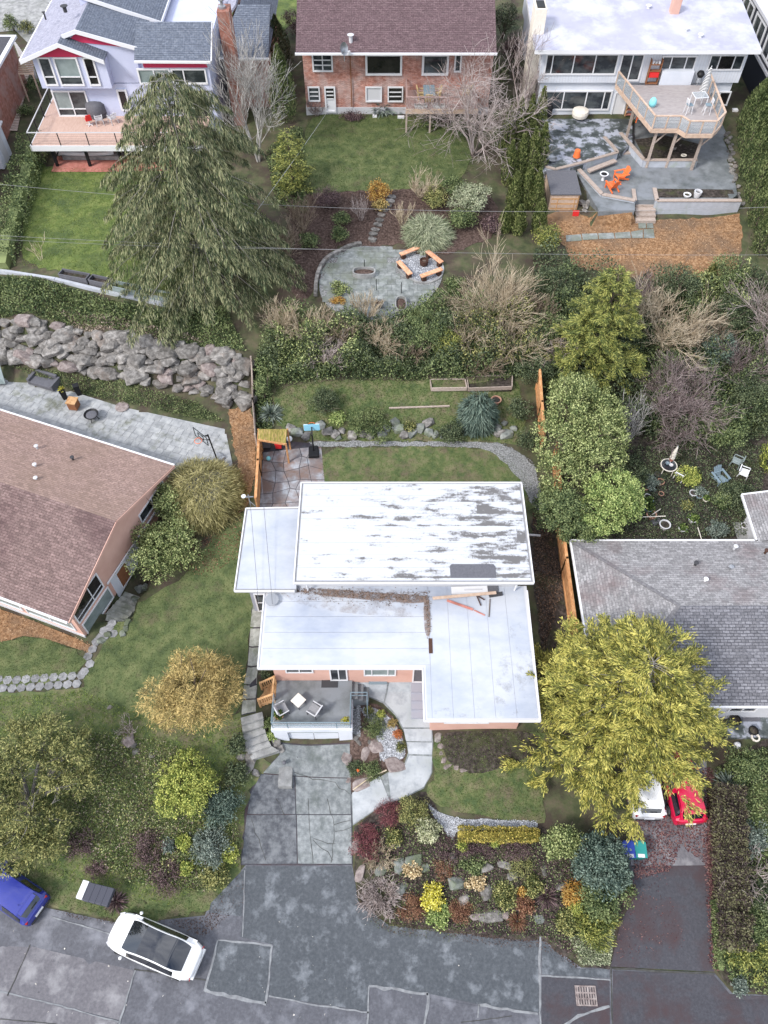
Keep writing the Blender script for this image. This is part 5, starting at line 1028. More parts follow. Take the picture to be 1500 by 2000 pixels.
# ---- drain grate
p = gz(1144, 1945); o = th('drain_grate', 'square rusty iron drain grate set in the road', 'drain', (p.x, p.y, p.z + .05), -.02)
g = G(); g.box(-.50, -.42, -.05, .50, -.36, .035); g.box(-.50, .36, -.05, .50, .42, .035); g.box(-.50, -.36, -.05, -.44, .36, .035); g.box(.44, -.36, -.05, .50, .36, .035); g.build('frame', 'boulder_pink', o)
G().box(-.44, -.36, -.06, .44, .36, -.02).build('pit', 'black', o)
for i in range(7): G().box(-.42 + i * .125, -.36, -.02, -.345 + i * .125, .36, .025).build('bar', 'boulder_pink', o)
for s in (-.12, .12): G().box(-.44, s - .03, -.02, .44, s + .03, .027).build('bar', 'boulder_pink', o)
# ---- chairs and tables
def lounge_chair(label, p, rz, m='palegrey', seat='midgrey'):
    o = th('patio_chair', label, 'chair', p, rz, 'two square patio chairs on the garage terrace'); o.scale = (.82, .82, .9)
    G().box(-.34, -.36, .30, .36, .36, .42).build('seat', seat, o, bevel=.03); g = G(); g.add([(-.34, -.38, .42), (-.24, -.38, .42), (-.40, -.38, .92), (-.48, -.38, .92), (-.34, .38, .42), (-.24, .38, .42), (-.40, .38, .92), (-.48, .38, .92)], [(0, 1, 2, 3), (7, 6, 5, 4), (0, 4, 5, 1), (1, 5, 6, 2), (2, 6, 7, 3), (3, 7, 4, 0)]); g.build('backrest', m, o)
    for s in (-1, 1):
        G().box(-.36, s * .40 - .03, .56, .34, s * .40 + .03, .60).build('armrest', m, o)
        for x in (-.33, .32): G().box(x - .025, s * .38 - .025, 0, x + .025, s * .38 + .025, .56).build('leg', 'charcoal', o)
p = at(551, 1386, 3.6); lounge_chair('square grey chair on the terrace, left of the table', (p.x, p.y, 3.31), .55); p = at(614, 1387, 3.6); lounge_chair('square grey chair on the terrace, right of the table', (p.x, p.y, 3.31), math.pi - .55)
p = at(583, 1369, 3.65); o = th('patio_table', 'square pale table between the two terrace chairs', 'table', (p.x, p.y, 3.31), .85)
G().box(-.30, -.30, .42, .30, .30, .46).build('tabletop', 'cream', o, bevel=.015)
for x in (-.25, .25):
    for y in (-.25, .25): G().box(x - .025, y - .025, 0, x + .025, y + .025, .42).build('leg', 'charcoal', o)
p = at(644, 1331, 3.32); tag(part('door_mat', G().box(-.45, -.27, 0, .45, .27, .025).mesh('door_mat', 'darkgrey'), None, (p.x, p.y - .08, 3.302)), 'dark door mat in front of the terrace sliding door', 'mat')
p = at(738, 1337, 2.6); tag(part('door_mat', G().box(-.5, -.15, 0, .5, .15, .03).mesh('door_mat', 'bluegrey'), None, (p.x, p.y - .05, float(T(p.x, p.y)) + .06)), 'long blue grey mat below the front window', 'mat')
# ---- wooden stair rails at the terrace
o = th('wooden_stair', 'short orange timber stair with two slatted rails beside the terrace', 'stair', at(524, 1352, 2.9))
A1, A2 = at(508, 1334, 3.6), at(540, 1322, 4.2); B1, B2 = at(504, 1366, 3.6), at(541, 1356, 4.2)
for a, b in ((A1, A2), (B1, B2)):
    b = Vector((min(b.x, -5.95), b.y, b.z))
    G().bar(a, b, .10, .07).build('hand_rail', 'wood', o, W=True); G().bar(a - Vector((0, 0, .75)), b - Vector((0, 0, .75)), .05, .09).build('bottom_rail', 'wood', o, W=True)
    for i in range(7): q = a.lerp(b, (i + .5) / 7); G().box(q.x - .02, q.y - .02, q.z - .75, q.x + .02, q.y + .02, q.z - .02).build('baluster', 'wood', o, W=True)
    for q in (a, b): G().box(q.x - .05, q.y - .05, q.z - 1.15, q.x + .05, q.y + .05, q.z + .06).build('post', 'wood', o, W=True)
for i in range(4):
    q = A1.lerp(Vector((min(A2.x, -5.95), A2.y, A2.z)), (i + .3) / 4); q2 = B1.lerp(Vector((min(B2.x, -5.95), B2.y, B2.z)), (i + .3) / 4); z = 2.65 + i * .17
    G().add([(x, y, zz) for zz in (z - .05, z) for x, y in ((q2.x - .15, q2.y), (q2.x + .17, q2.y), (q.x + .17, q.y), (q.x - .15, q.y))], [(3, 2, 1, 0), (4, 5, 6, 7), (0, 1, 5, 4), (1, 2, 6, 5), (2, 3, 7, 6), (3, 0, 4, 7)]).build('tread', 'wood', o, W=True)
G().bar((A2.x - .05 if A2.x < -5.95 else -5.97, A2.y, 4.15), (B2.x if B2.x < -5.95 else -5.97, B2.y, 4.15), .09, .07).build('top_rail', 'wood', o, W=True)
# ---- pots
def pot(label, px, py, r=.2, h=.3, m='terracotta', plant=None, z=None, name='plant_pot', group='flower pots in the dark garden'):
    p = gz(px, py); 
    if z is not None: p = at(px, py, z)
    o = th(name, label, 'pot', p, 0, group); g = G(); g.lathe([(0, .0), (r * .72, 0), (r * .95, h * .9), (r * 1.08, h * .9), (r * 1.08, h), (r * .88, h), (r * .84, h * .8)], n=14); g.build('pot', m, o, smooth=False)
    g = G(); g.lathe([(r * .86, h * .8), (0, h * .84)], n=12); g.build('soil', 'soil', o)
    if plant:
        n = 120; P = unit(n) * r * .9; P[:, 2] = np.abs(P[:, 2]) + h * .8; D = unit(n) + [0, 0, .6]; V, Fc = leafmesh(P, D, unit(n), r * .8, r * .35, ); part('foliage', npmesh('foliage', V, Fc, plant), o)
    return o
M('lf_green', (.045, .08, .02), (.09, .14, .035), (.16, .21, .06), sc=3, isl=1.1); M('lf_yellow', (.35, .32, .04), (.50, .47, .08), (.62, .60, .16), sc=3, isl=1)
pot('small pot with a yellow green plant on the terrace right corner', 676, 1412, .2, .25, 'palegrey', 'lf_yellow', 3.31, group=None); pot('brown tub in the terrace left corner', 546, 1400, .24, .3, 'wood', 'lf_green', 3.31, group=None)
# ---- dark garden: table, chairs, pots
def plastic_chair(label, p, rz, m='white', tip=0, group='white plastic garden chairs'):
    o = th('garden_chair', label, 'chair', p, rz, group)
    if tip: o.rotation_euler = (tip, 0, rz)
    G().add([(-.24, -.25, .40), (.26, -.27, .42), (.26, .27, .42), (-.24, .25, .40), (-.24, -.25, .43), (.26, -.27, .45), (.26, .27, .45), (-.24, .25, .43)], [(3, 2, 1, 0), (4, 5, 6, 7), (0, 1, 5, 4), (1, 2, 6, 5), (2, 3, 7, 6), (3, 0, 4, 7)]).build('seat', m, o)
    for k in range(5): y = -.2 + k * .1; G().bar((-.25, y, .43), (-.36, y * 1.05, .84), .045, .02).build('back_slat', m, o)
    G().bar((-.36, -.27, .85), (-.36, .27, .85), .05, .05).build('top_rail', m, o)
    for s in (-1, 1):
        G().bar((-.30, s * .28, .64), (.22, s * .29, .64), .05, .03).build('armrest', m, o)
        for x in (-.26, .24): G().bar((x, s * .26, .64 if x > 0 else .43), (x * 1.2, s * .29, 0), .045, .045).build('leg', m, o)
    return o
def gg(px, py): return gz(px, py)
plastic_chair('white plastic chair next to the round garden table', gg(1325, 935), .9); plastic_chair('white plastic chair lying tilted at the right of the dark garden', gg(1450, 928), -.5, tip=.25); plastic_chair('pale blue grey chair just behind the tilted white chair', gg(1434, 908), 2.6, 'glass_pale', group=None)
def adirondack(label, p, rz, m, group=None):
    o = th('adirondack_chair', label, 'chair', p, rz, group)
    for k in range(5): G().box(.36 - k * .13, -.28, .36 - k * .03, .475 - k * .13, .28, .385 - k * .03).build('seat_slat', m, o)
    for k in range(5): y = -.22 + k * .11; G().bar((-.18, y * .8, .22), (-.52, y * 1.1, .98 - abs(k - 2) * .05), .10, .02, up=(1, 0, 0)).build('back_slat', m, o)
    G().bar((-.30, -.36, .52), (-.30, .36, .52), .06, .04).build('back_brace', m, o)
    for s in (-1, 1):
        G().box(-.42, s * .38 - .07, .53, .48, s * .38 + .07, .56).build('armrest', m, o); G().bar((.42, s * .33, 0), (.42, s * .33, .53), .05, .10).build('leg', m, o); G().bar((.46, s * .29, .36), (-.55, s * .29, .05), .04, .12).build('side_rail', m, o)
    return o
adirondack('grey blue adirondack chair alone in the dark garden', gg(1402, 938), math.pi * 1.62, 'bluegrey')
p = gg(1300, 922); o = th('garden_table', 'round white rimmed table with things on it in the dark garden', 'table', p); g = G()
for k in range(24): a = 2 * math.pi * k / 24; b = 2 * math.pi * (k + 1) / 24; g.bar((.5 * math.cos(a), .5 * math.sin(a), .72), (.5 * math.cos(b), .5 * math.sin(b), .72), .05, .04)
g.build('rim', 'cream', o); G().lathe([(0, .71), (.48, .71), (.48, .725), (0, .725)], n=20).build('glass_top', 'glass', o)
for k in range(4): a = k * math.pi / 2 + .6; G().bar((.45 * math.cos(a), .45 * math.sin(a), 0), (.42 * math.cos(a), .42 * math.sin(a), .71), .04, .04).build('leg', 'cream', o)
for (dx, dy, m, lab) in ((.1, -.05, 'palegrey', 'pale bowl on the round garden table'), (-.1, .1, 'bluegrey', 'grey blue bowl on the round garden table')):
    g = G(); g.lathe([(0, .0), (.08, 0), (.14, .1), (.12, .1), (.06, .03), (0, .03)], n=10); q = g.mesh('bowl', m); tag(part('bowl', q, None, (p.x + dx, p.y + dy, p.z + .726)), lab, 'bowl')
o = th('garden_umbrella', 'closed cream umbrella with plum trim through the round garden table', 'umbrella', (p.x + .08, p.y + .16, p.z + .73)); G().tube((0, 0, 0), (0, 0, 1.7), .025).build('pole', 'white', o); g = G(); g.lathe([(.12, .45), (.17, .55), (.13, 1.0), (.06, 1.55), (0, 1.65)], n=10); g.build('canopy', 'cream', o); G().lathe([(.10, .25), (.15, .45), (.16, .56), (.1, .58)], n=10).build('trim', 'redbrick', o)
POTS = [(1259, 955, .28, 'terracotta', 'big terracotta pot under the left edge of the dark garden'), (1288, 945, .24, 'terracotta', 'brown pot left of the plastic chair'), (1283, 930, .2, 'darkgrey', 'dark pot below the round table'), (1263, 973, .2, 'palegrey', 'pale pot above the stacked tubs by the tree'), (1266, 984, .26, 'bluegrey', 'grey tub nearest the green tree'), (1264, 997, .30, 'bluegrey', 'wide blue tub beside the green tree'), (1270, 1010, .30, 'terracotta', 'wide brown bowl below the blue tub'), (1296, 1030, .33, 'palegrey', 'big pale ringed pot above the grey roof edge'),
        (1290, 967, .17, 'terracotta', 'small brown pot in the middle of the soil'), (1352, 967, .24, 'palegrey', 'pale rimmed pot in the centre of the dark garden'), (1364, 972, .2, 'bluegrey', 'small grey pot right of the pale rimmed pot'), (1351, 1018, .28, 'palegrey', 'planted green pot low in the dark garden'), (1331, 1036, .24, 'palegrey', 'planted pot just above the grey roof'), (1377, 978, .2, 'cream', 'cream pot below the yellow shrub'), (1452, 1030, .22, 'white', 'white pot on the paving by the grey roof corner'), (1462, 1018, .22, 'cream', 'cream pot against the grey roof corner')]
for i, (x, y, r, m, lab) in enumerate(POTS): pot(lab, x, y, r, r * 1.1, m, 'lf_green' if i in (4, 5, 11, 12, 13) else None)
p = gg(1281, 1020); tag(part('tray', G().box(-.3, -.2, 0, .3, .2, .12).mesh('tray', 'charcoal'), None, (p.x, p.y, p.z), (0, 0, .5)), 'dark rectangular tray among the pots', 'tray')
for (x0, y0, x1, y1, lab) in ((1270, 1008, 1290, 994, 'pale stick leaning over the pots'), (1363, 1030, 1370, 1053, 'pale post beside the dark steps above the grey roof'), (1250, 1010, 1300, 1008, 'thin white cane lying across the pots')):
    a, b = above(x0, y0, .25), above(x1, y1, .5); g = G(); g.tube(a, b, .03, n=6); tag(part('garden_stake', g.mesh('garden_stake', 'cream'), None), lab, 'stake')
drape('paving_slab', gpts("1430,1022 1460,1020 1478,1056 1440,1056"), 'concrete', .05, thick=.04)
# ---- porch of the grey house
tag(part('door_mat', G().box(-.5, -.35, 0, .5, .35, .02).mesh('door_mat', 'charcoal'), None, tuple(at(1465, 1397, 2.46))), 'dark grey mat on the porch of the grey roofed house', 'mat')
pot('black pot at the left of the porch', 1432, 1410, .3, .35, 'black', None, 2.46, group=None); pot('black pot on the porch edge', 1468, 1430, .25, .3, 'black', None, 2.46, group=None)
p = at(1475, 1441, 2.5); g = G()
for k in range(12): a, b = k * math.pi / 6, (k + 1) * math.pi / 6; g.bar((.2 * math.cos(a), .2 * math.sin(a), .05), (.2 * math.cos(b), .2 * math.sin(b), .05), .08, .08)
tag(part('wreath', g.mesh('wreath', 'cream'), None, tuple(p)), 'white ring lying below the porch', 'wreath')
p = gz(1437, 1458); g = G(); g.lathe([(0, 0), (.14, .05), (.2, .2), (.14, .36), (0, .4)], n=12); tag(part('globe_ornament', g.mesh('globe_ornament', 'white', smooth=True), None, tuple(p)), 'white globe ornament below the porch of the grey house', 'ornament')
# ---- left terrace furniture
def lt(px, py, z=4.12): return at(px, py, z)
o = th('outdoor_sofa', 'dark grey outdoor sofa group on the paved terrace by the boulder wall', 'sofa', lt(86, 752), math.atan2(E1.y, E1.x))
G().box(-.95, -.45, .12, .75, .40, .45).build('seat', 'charcoal', o, bevel=.03); G().box(-.95, -.62, .12, .75, -.45, .80).build('backrest', 'charcoal', o, bevel=.03); G().box(.76, -.6, .12, .95, .4, .62).build('armrest', 'charcoal', o); G().box(-1.12, -.6, .12, -.96, .4, .62).build('armrest', 'charcoal', o)
o = th('ottoman', 'grey square ottoman behind the outdoor sofa', 'ottoman', lt(70, 738), .3); G().box(-.4, -.4, .1, .4, .4, .42).build('cushion', 'charcoal', o, bevel=.04); G().box(-.36, -.36, 0, .36, .36, .1).build('base', 'black', o)
for x, y, lab, pl in ((128, 778, 'tall black planter with a small plant by the sofa', 'lf_yellow'), (155, 770, 'tall black planter without leaves right of the sofa', None)):
    o = th('tall_planter', lab, 'planter', lt(x, y), .4, 'tall black planters on the paved terrace'); G().add([(-.14, -.14, 0), (.14, -.14, 0), (.14, .14, 0), (-.14, .14, 0), (-.2, -.2, .9), (.2, -.2, .9), (.2, .2, .9), (-.2, .2, .9)], [(3, 2, 1, 0), (4, 5, 6, 7), (0, 1, 5, 4), (1, 2, 6, 5), (2, 3, 7, 6), (3, 0, 4, 7)]).build('tub', 'black', o)
    if pl: V, Fc = leafmesh(unit(40) * .12 + [0, 0, .92], unit(40) + [0, 0, .5], unit(40), .2, .1); part('foliage', npmesh('foliage', V, Fc, pl), o)
o = th('log_store', 'small orange wooden cabinet with logs on the paved terrace', 'log store', lt(147, 797), math.atan2(E1.y, E1.x) + .2); G().box(-.3, -.3, .1, .3, .3, .72).build('cabinet', 'brown', o, bevel=.02); G().box(-.34, -.34, .72, .34, .34, .77).build('top', 'wood', o)
for x in (-.18, 0, .18):
    for z in (.22, .42, .6): g = G(); g.tube((x, -.34, z), (x, .1, z), .07, n=8); g.build('log', 'charcoal', o)
o = th('fire_bowl', 'round black fire bowl on the paved terrace', 'fire pit', lt(182, 818)); G().lathe([(0, .25), (.18, .2), (.42, .38), (.5, .5), (.46, .5), (.3, .36), (0, .34)], n=18).build('bowl', 'black', o)
for k in range(4): a = k * math.pi / 2; G().bar((.3 * math.cos(a), .3 * math.sin(a), .3), (.4 * math.cos(a), .4 * math.sin(a), 0), .04, .04).build('leg', 'black', o)
g = G(); g.lathe([(0, .48), (.3, .44), (.42, .40), (.42, .36), (0, .36)], n=12); g.build('ash', 'charcoal', o)
p = lt(239, 795, 4.13); o = th('seat_cushion', 'faded pink round cushion lying on the paved terrace', 'cushion', p); G().lathe([(0, .0), (.42, .0), (.48, .05), (.42, .1), (0, .12)], n=14).build('pad', 'boulder_pink', o)
o = th('sun_shade', 'pale blue grey tilted shade panel at the far left terrace edge', 'shade', lt(2, 742)); G().add([(-.9, -.6, .1), (.6, -.6, .3), (.3, .5, 1.6), (-.9, .5, 1.6), (-.9, -.65, .1), (.6, -.65, .3), (.3, .45, 1.6), (-.9, .45, 1.6)], [(0, 1, 2, 3), (7, 6, 5, 4), (0, 4, 5, 1), (1, 5, 6, 2), (2, 6, 7, 3), (3, 7, 4, 0)]).build('panel', 'glass_pale', o); G().box(-.85, -.1, 0, -.8, 0, 1.6).build('post', 'palegrey', o)
# ---- basketball hoops
def hoop(label, p, rz, hgt, board, bw, bh, basem, polem='black'):
    o = th('basketball_hoop', label, 'basketball hoop', p, rz)
    G().add([(-.35, -.5, 0), (.35, -.5, 0), (.35, .45, 0), (-.35, .45, 0), (-.3, -.45, .18), (.3, -.45, .18), (.25, .4, .18), (-.25, .4, .18)], [(3, 2, 1, 0), (4, 5, 6, 7), (0, 1, 5, 4), (1, 2, 6, 5), (2, 3, 7, 6), (3, 0, 4, 7)]).build('base', basem, o, bevel=.03)
    G().tube((0, 0, .1), (0, .15, hgt), .05).build('pole', polem, o); G().bar((0, .15, hgt - .1), (0, .6, hgt + .25), .07, .07).build('arm', polem, o); G().bar((0, .15, hgt - .5), (0, .6, hgt - .05), .05, .05).build('arm', polem, o)
    g = G(); g.box(-bw, .60, hgt - .1, bw, .64, hgt - .1 + bh); bo = g.build('backboard', board, o)
    g = G()
    for a, b in (((-bw, hgt - .1), (bw, hgt - .1)), ((bw, hgt - .1), (bw, hgt - .1 + bh)), ((bw, hgt - .1 + bh), (-bw, hgt - .1 + bh)), ((-bw, hgt - .1 + bh), (-bw, hgt - .1)), ((-.25, hgt + .1), (.25, hgt + .1)), ((-.25, hgt + .45), (.25, hgt + .45)), ((-.25, hgt + .1), (-.25, hgt + .45)), ((.25, hgt + .1), (.25, hgt + .45))): g.bar((a[0], .655, a[1]), (b[0], .655, b[1]), .04, .03)
    g.build('frame', polem if board != 'blueboard' else 'palegrey', bo)
    g = G()
    for k in range(16): a, b = k * math.pi / 8, (k + 1) * math.pi / 8; g.bar((.23 * math.cos(a), .90 + .23 * math.sin(a), hgt + .08), (.23 * math.cos(b), .90 + .23 * math.sin(b), hgt + .08), .025, .025)
    g.build('rim', 'orange', o); g = G()
    for k in range(12): a = k * math.pi / 6; g.tube((.22 * math.cos(a), .9 + .22 * math.sin(a), hgt + .07), (.13 * math.cos(a + .4), .9 + .13 * math.sin(a + .4), hgt - .33), .008, n=4)
    g.build('net', 'white', o); return o
hoop('tall black basketball hoop with clear board on the paved terrace corner', lt(424, 898), math.atan2(E2.y, E2.x) + 1.2, 2.65, 'glasspanel', .62, .75, 'steel')
p = gz(613, 884); hoop('small basketball hoop with blue board and black base on the back patio', (p.x, p.y, p.z + .04), math.pi * 1.0, 1.55, 'blueboard', .5, .55, 'black')
bpy.data.objects['basketball_hoop.001'].rotation_euler.z = .06
p = gz(525, 899); g = G(); g.lathe([(.15 * math.sin(k * math.pi / 8), .15 - .15 * math.cos(k * math.pi / 8)) for k in range(9)], n=14); tag(part('ball', g.mesh('ball', 'cyan', smooth=True), None, (p.x, p.y, p.z + .05)), 'light blue ball lying on the back patio', 'ball')
p = gz(566, 862); g = G(); g.lathe([(.2 * math.sin(k * math.pi / 8), .2 - .2 * math.cos(k * math.pi / 8)) for k in range(9)], n=14); tag(part('ball', g.mesh('ball', 'white', smooth=True), None, (p.x, p.y, p.z + .05)), 'white ball beside the lean-to shelter', 'ball')
# ---- lean-to shelter
c0, c1, c2, c3 = at(504, 857, 6.3), at(558, 866, 6.3), at(561, 838, 6.5), at(504, 838, 6.5)
o = th('lean_to_shelter', 'open timber lean-to shelter with mossy roof at the back patio', 'shelter', (c0.x, c0.y, 4.3)); M('mossboard', (.12, .11, .03), (.24, .20, .05), (.38, .25, .12), sc=3, st=(4, 1, 1), rnd=.15)
n = 11
for i in range(n):
    a, b = c0.lerp(c1, i / n), c0.lerp(c1, (i + .93) / n); c, d = c3.lerp(c2, (i + .93) / n), c3.lerp(c2, i / n); G().add([a, b, c, d, a - Vector((0, 0, .04)), b - Vector((0, 0, .04)), c - Vector((0, 0, .04)), d - Vector((0, 0, .04))], [(0, 1, 2, 3), (7, 6, 5, 4), (0, 4, 5, 1), (1, 5, 6, 2), (2, 6, 7, 3), (3, 7, 4, 0)]).build('roof_board', 'mossboard', o, W=True)
G().bar(c0 - Vector((0, .02, .08)), c1 - Vector((0, .02, .08)), .06, .14).build('beam', 'wood_orange', o, W=True)
for q in (c0, c1, c2, c3): G().box(q.x - .05, q.y - .02, 4.2, q.x + .05, q.y + .08, q.z - .05).build('post', 'wood_orange', o, W=True)
for x, y, m, lab, s in ((522, 874, 'charcoal', 'dark barbecue under the lean-to', (.5, .4, .9)), (545, 876, 'red', 'red tool chest under the lean-to', (.4, .35, .5))):
    p = gz(x, y); oo = th('barbecue' if m == 'charcoal' else 'tool_chest', lab, 'barbecue' if m == 'charcoal' else 'chest', (p.x, p.y, p.z + .05)); G().box(-s[0] / 2, -s[1] / 2, .1, s[0] / 2, s[1] / 2, s[2]).build('body', m, oo, bevel=.04); G().box(-s[0] / 2 - .03, -s[1] / 2 - .03, s[2] + .003, s[0] / 2 + .03, s[1] / 2 + .03, s[2] + .08).build('lid', m, oo, bevel=.03)
    for i in (-1, 1):
        for k in (-1, 1): G().box(i * s[0] * .4 - .02, k * s[1] * .4 - .02, 0, i * s[0] * .4 + .02, k * s[1] * .4 + .02, .1).build('leg', 'black', oo)
# ---- fences of boards
def fence(label, s, h, m='wood_orange', bw=.15, cap=True, zs=None):
    P = gpts(s); o = th('fence', label, 'fence', P[0]); 
    for a, b in zip(P[:-1], P[1:]):
        a2, b2 = Vector((a.x, a.y)), Vector((b.x, b.y)); L = (b2 - a2).length; n = max(1, int(L / bw)); d = (b2 - a2).normalized(); rz = math.atan2(d.y, d.x)
        bm_ = G().box(0, -.012, 0, L / n - .008, .012, h).mesh('board', m)
        for i in range(n):
            q = a2.lerp(b2, i / n); part('board', bm_, o, (q.x - P[0].x, q.y - P[0].y, float(T(q.x, q.y)) - P[0].z - .05), (0, 0, rz))
        for zz in (.4, h - .3): G().bar((a.x, a.y, a.z + zz), (b.x, b.y, b.z + zz), .09, .04).build('rail', m, o, W=True)
        if cap: G().bar((a.x, a.y, a.z + h - .02), (b.x, b.y, b.z + h - .02), .16, .04).build('cap_rail', m, o, W=True)
        k = max(1, int(L / 2.4))
        for i in range(k + 1): q = a.lerp(b, i / k); G().box(q.x - .05, q.y - .05, q.z - .1, q.x + .05, q.y + .05, q.z + h + .05).build('post', m, o, W=True)
    return o
fence('orange board fence between the left bark strip and the back patio', "506,1004 510,930 512,876", 1.7); fence('orange board fence right of the main house', "1119,1300 1112,1240 1096,1120 1088,1050", 1.8); fence('orange board fence half hidden by the green tree', "1086,1040 1083,960 1078,900", 1.8); fence('orange fence glimpsed beside the thicket', "1055,880 1050,820 1046,760", 1.8)
fence('low dark timber edge fence at the far end of the boulder wall', "502,870 497,800 494,720", 1.1, 'wood_grey', cap=False)
# ---- raised beds, stakes, weather mast
for s, lab in (("840,742 908,742 911,766 842,766", 'long raised timber bed of weeds'), ("912,735 1000,735 998,766 914,766", 'raised timber bed of dark soil beside the weedy one')):
    P = gpts(s); o = th('raised_bed', lab, 'raised bed', P[0], 0, 'raised beds at the top of the back garden')
    for a, b in zip(P, P[1:] + P[:1]): G().bar((a.x, a.y, (P[0].z + P[2].z) / 2 + .12), (b.x, b.y, (P[0].z + P[2].z) / 2 + .12), .06, .3).build('side_board', 'wood_grey', o, W=True)
    G().prism([(p.x, p.y) for p in P], P[2].z - .6, (P[0].z + P[2].z) / 2 + .1).build('soil', 'soil' if 'dark' in lab else 'grass_dull', o, W=True)
a, b = above(760, 797, .1), above(878, 793, .1); g = G(); g.bar(a, b, .10, .08); tag(part('timber', g.mesh('timber', 'wood_grey'), None), 'long weathered timber lying across the back garden slope', 'timber')
pot('round terracotta tub at the right of the raised beds', 968, 787, .33, .35, 'terracotta', group=None)
p = at(489, 985, 6.4); o = th('antenna', 'white antenna on a bracket at the carport roof corner', 'antenna', (p.x, p.y, 6.33)); G().tube((0, 0, 0), (0, 0, 1.0), .03).build('mast', 'steel', o); G().bar((-.25, -.1, .95), (.25, .1, .7), .05, .05).build('crossbar', 'steel', o); G().lathe([(0, 0), (.13, .04), (.13, .1), (0, .12)], (-.25, -.1, .95), 10).build('receiver', 'white', o); G().bar((0, 0, .4), (.3, -.1, .02), .03, .03).build('brace', 'steel', o)
p = at(1043, 1038, 4.4); tag(part('drain_tube', G().tube((-.35, .03, .08), (.45, -.03, .08), .07).mesh('drain_tube', 'white'), None, (p.x, p.y, float(T(p.x, p.y)))), 'short white drain tube on the dirt right of the house', 'pipe')
# ---- roof debris on the main house
def rb_(name, label, cat, x0, y0, x1, y1, w, h, m, z=6.1):
    a, b = at(x0, y0, z), at(x1, y1, z); g = G(); g.bar((a.x, a.y, z + h / 2), (b.x, b.y, z + h / 2), w, h); return tag(part(name, g.mesh(name, m), None), label, cat)
rb_('plank', 'long pale plank leaning low on the white roof', 'plank', 845, 1169, 969, 1158, .16, .06, 'wood_pale', 6.2); rb_('plank', 'dark short plank beneath the pale one on the roof', 'plank', 955, 1164, 981, 1160, .22, .07, 'darkgrey', 6.1); rb_('plank', 'broken reddish plank on the white roof', 'plank', 873, 1173, 924, 1191, .12, .06, 'redbrick', 6.1)
rb_('stick', 'dark broken stick pointing down on the roof', 'stick', 931, 1164, 939, 1183, .05, .05, 'rust', 6.12); rb_('stick', 'short forked stick by the planks on the roof', 'stick', 934, 1165, 946, 1172, .05, .05, 'rust', 6.12); rb_('stick', 'brown branch piece right of the broken plank', 'stick', 957, 1170, 955, 1205, .05, .04, 'trunk', 6.09); rb_('stick', 'reddish splinter below the broken plank', 'stick', 926, 1192, 947, 1202, .06, .04, 'redbrick', 6.09)
a = at(917, 1152, 6.15); o = th('roof_hatch', 'white propped panel lying on the lower roof under the eave', 'panel', (a.x, a.y, 6.09), .03); G().box(-1.0, -.22, .02, 1.0, .22, .07).build('panel', 'white', o); G().box(-1.0, -.3, .0, 1.02, -.23, .16).build('edge_strip', 'palegrey', o); G().box(-.3, -.05, .071, .7, .03, .1).build('batten', 'palegrey', o)
a = at(963, 1148, 6.15); tag(part('board', G().box(-.28, -.3, 0, .28, .3, .06).mesh('board', 'charcoal'), None, (a.x, a.y, 6.09)), 'dark square board beside the white panel on the roof', 'board')
# ---- boats of items at the top row
def deckp(px, py, z): return at(px, py, z)
p = deckp(176, 243, 10.45); o = th('swivel_chair', 'red swivel chair with white star base on the lavender deck', 'chair', (p.x, p.y, 10.41), 2.0); G().lathe([(0, .0), (.06, 0), (.06, .42), (0, .42)], n=8).build('stem', 'white', o)
for k in range(5): a = k * 1.257; G().bar((0, 0, .06), (.3 * math.cos(a), .3 * math.sin(a), .04), .05, .04).build('foot', 'white', o)
G().box(-.26, -.26, .42, .26, .26, .5).build('seat', 'red', o, bevel=.05); G().add([(-.26, -.26, .45), (-.18, -.26, .45), (-.34, -.2, .98), (-.42, -.2, .98), (-.26, .26, .45), (-.18, .26, .45), (-.34, .2, .98), (-.42, .2, .98)], [(0, 1, 2, 3), (7, 6, 5, 4), (0, 4, 5, 1), (1, 5, 6, 2), (2, 6, 7, 3), (3, 7, 4, 0)]).build('backrest', 'red', o, bevel=.04)
plastic_chair('white wire chair beside the red swivel chair', deckp(196, 243, 10.41), 1.9, 'palegrey', group='white chairs on the lavender deck'); plastic_chair('white wire chair near the spruce on the lavender deck', deckp(222, 240, 10.41), 2.3, 'palegrey', group='white chairs on the lavender deck')
p = deckp(192, 225, 10.41); o = th('covered_grill', 'grill under a black cover on the lavender deck', 'barbecue', p); g = G(); g.lathe([(.75, 0), (.8, .3), (.78, .95), (.55, 1.15), (0, 1.2)], n=14); g.build('cover', 'charcoal', o, smooth=True); G().lathe([(.79, .28), (.82, .3), (.79, .32)], n=14).build('hem', 'black', o)
a = at(166, 300, 8.9); o = th('kayak', 'white kayak stored under the lavender deck', 'kayak', (a.x, a.y, 8.75)); g = G(); ks = [(-2.3, .02), (-1.6, .22), (0, .34), (1.6, .22), (2.3, .02)]
for i in range(4):
    (x0, w0), (x1, w1) = ks[i], ks[i + 1]
    R0_ = [(x0, w0 * math.cos(t), .2 + .2 * math.sin(t)) for t in np.linspace(0, 2 * math.pi, 9)[:-1]]; R1_ = [(x1, w1 * math.cos(t), .2 + .2 * math.sin(t)) for t in np.linspace(0, 2 * math.pi, 9)[:-1]]; g.add(R0_ + R1_, [(k, (k + 1) % 8, 8 + (k + 1) % 8, 8 + k) for k in range(8)])
g.build('hull', 'white', o); G().lathe([(.0, 0), (.22, 0), (.24, .04), (.18, .04)], (0, 0, .39), 12).build('cockpit', 'charcoal', o)
tag(part('pallet_stack', G().box(-2.4, -.4, 0, 2.4, .3, .5).mesh('pallet_stack', 'concrete'), None, (a.x + .6, a.y + .1, 8.35)), 'pale block bench under the lavender deck carrying the kayak', 'bench')
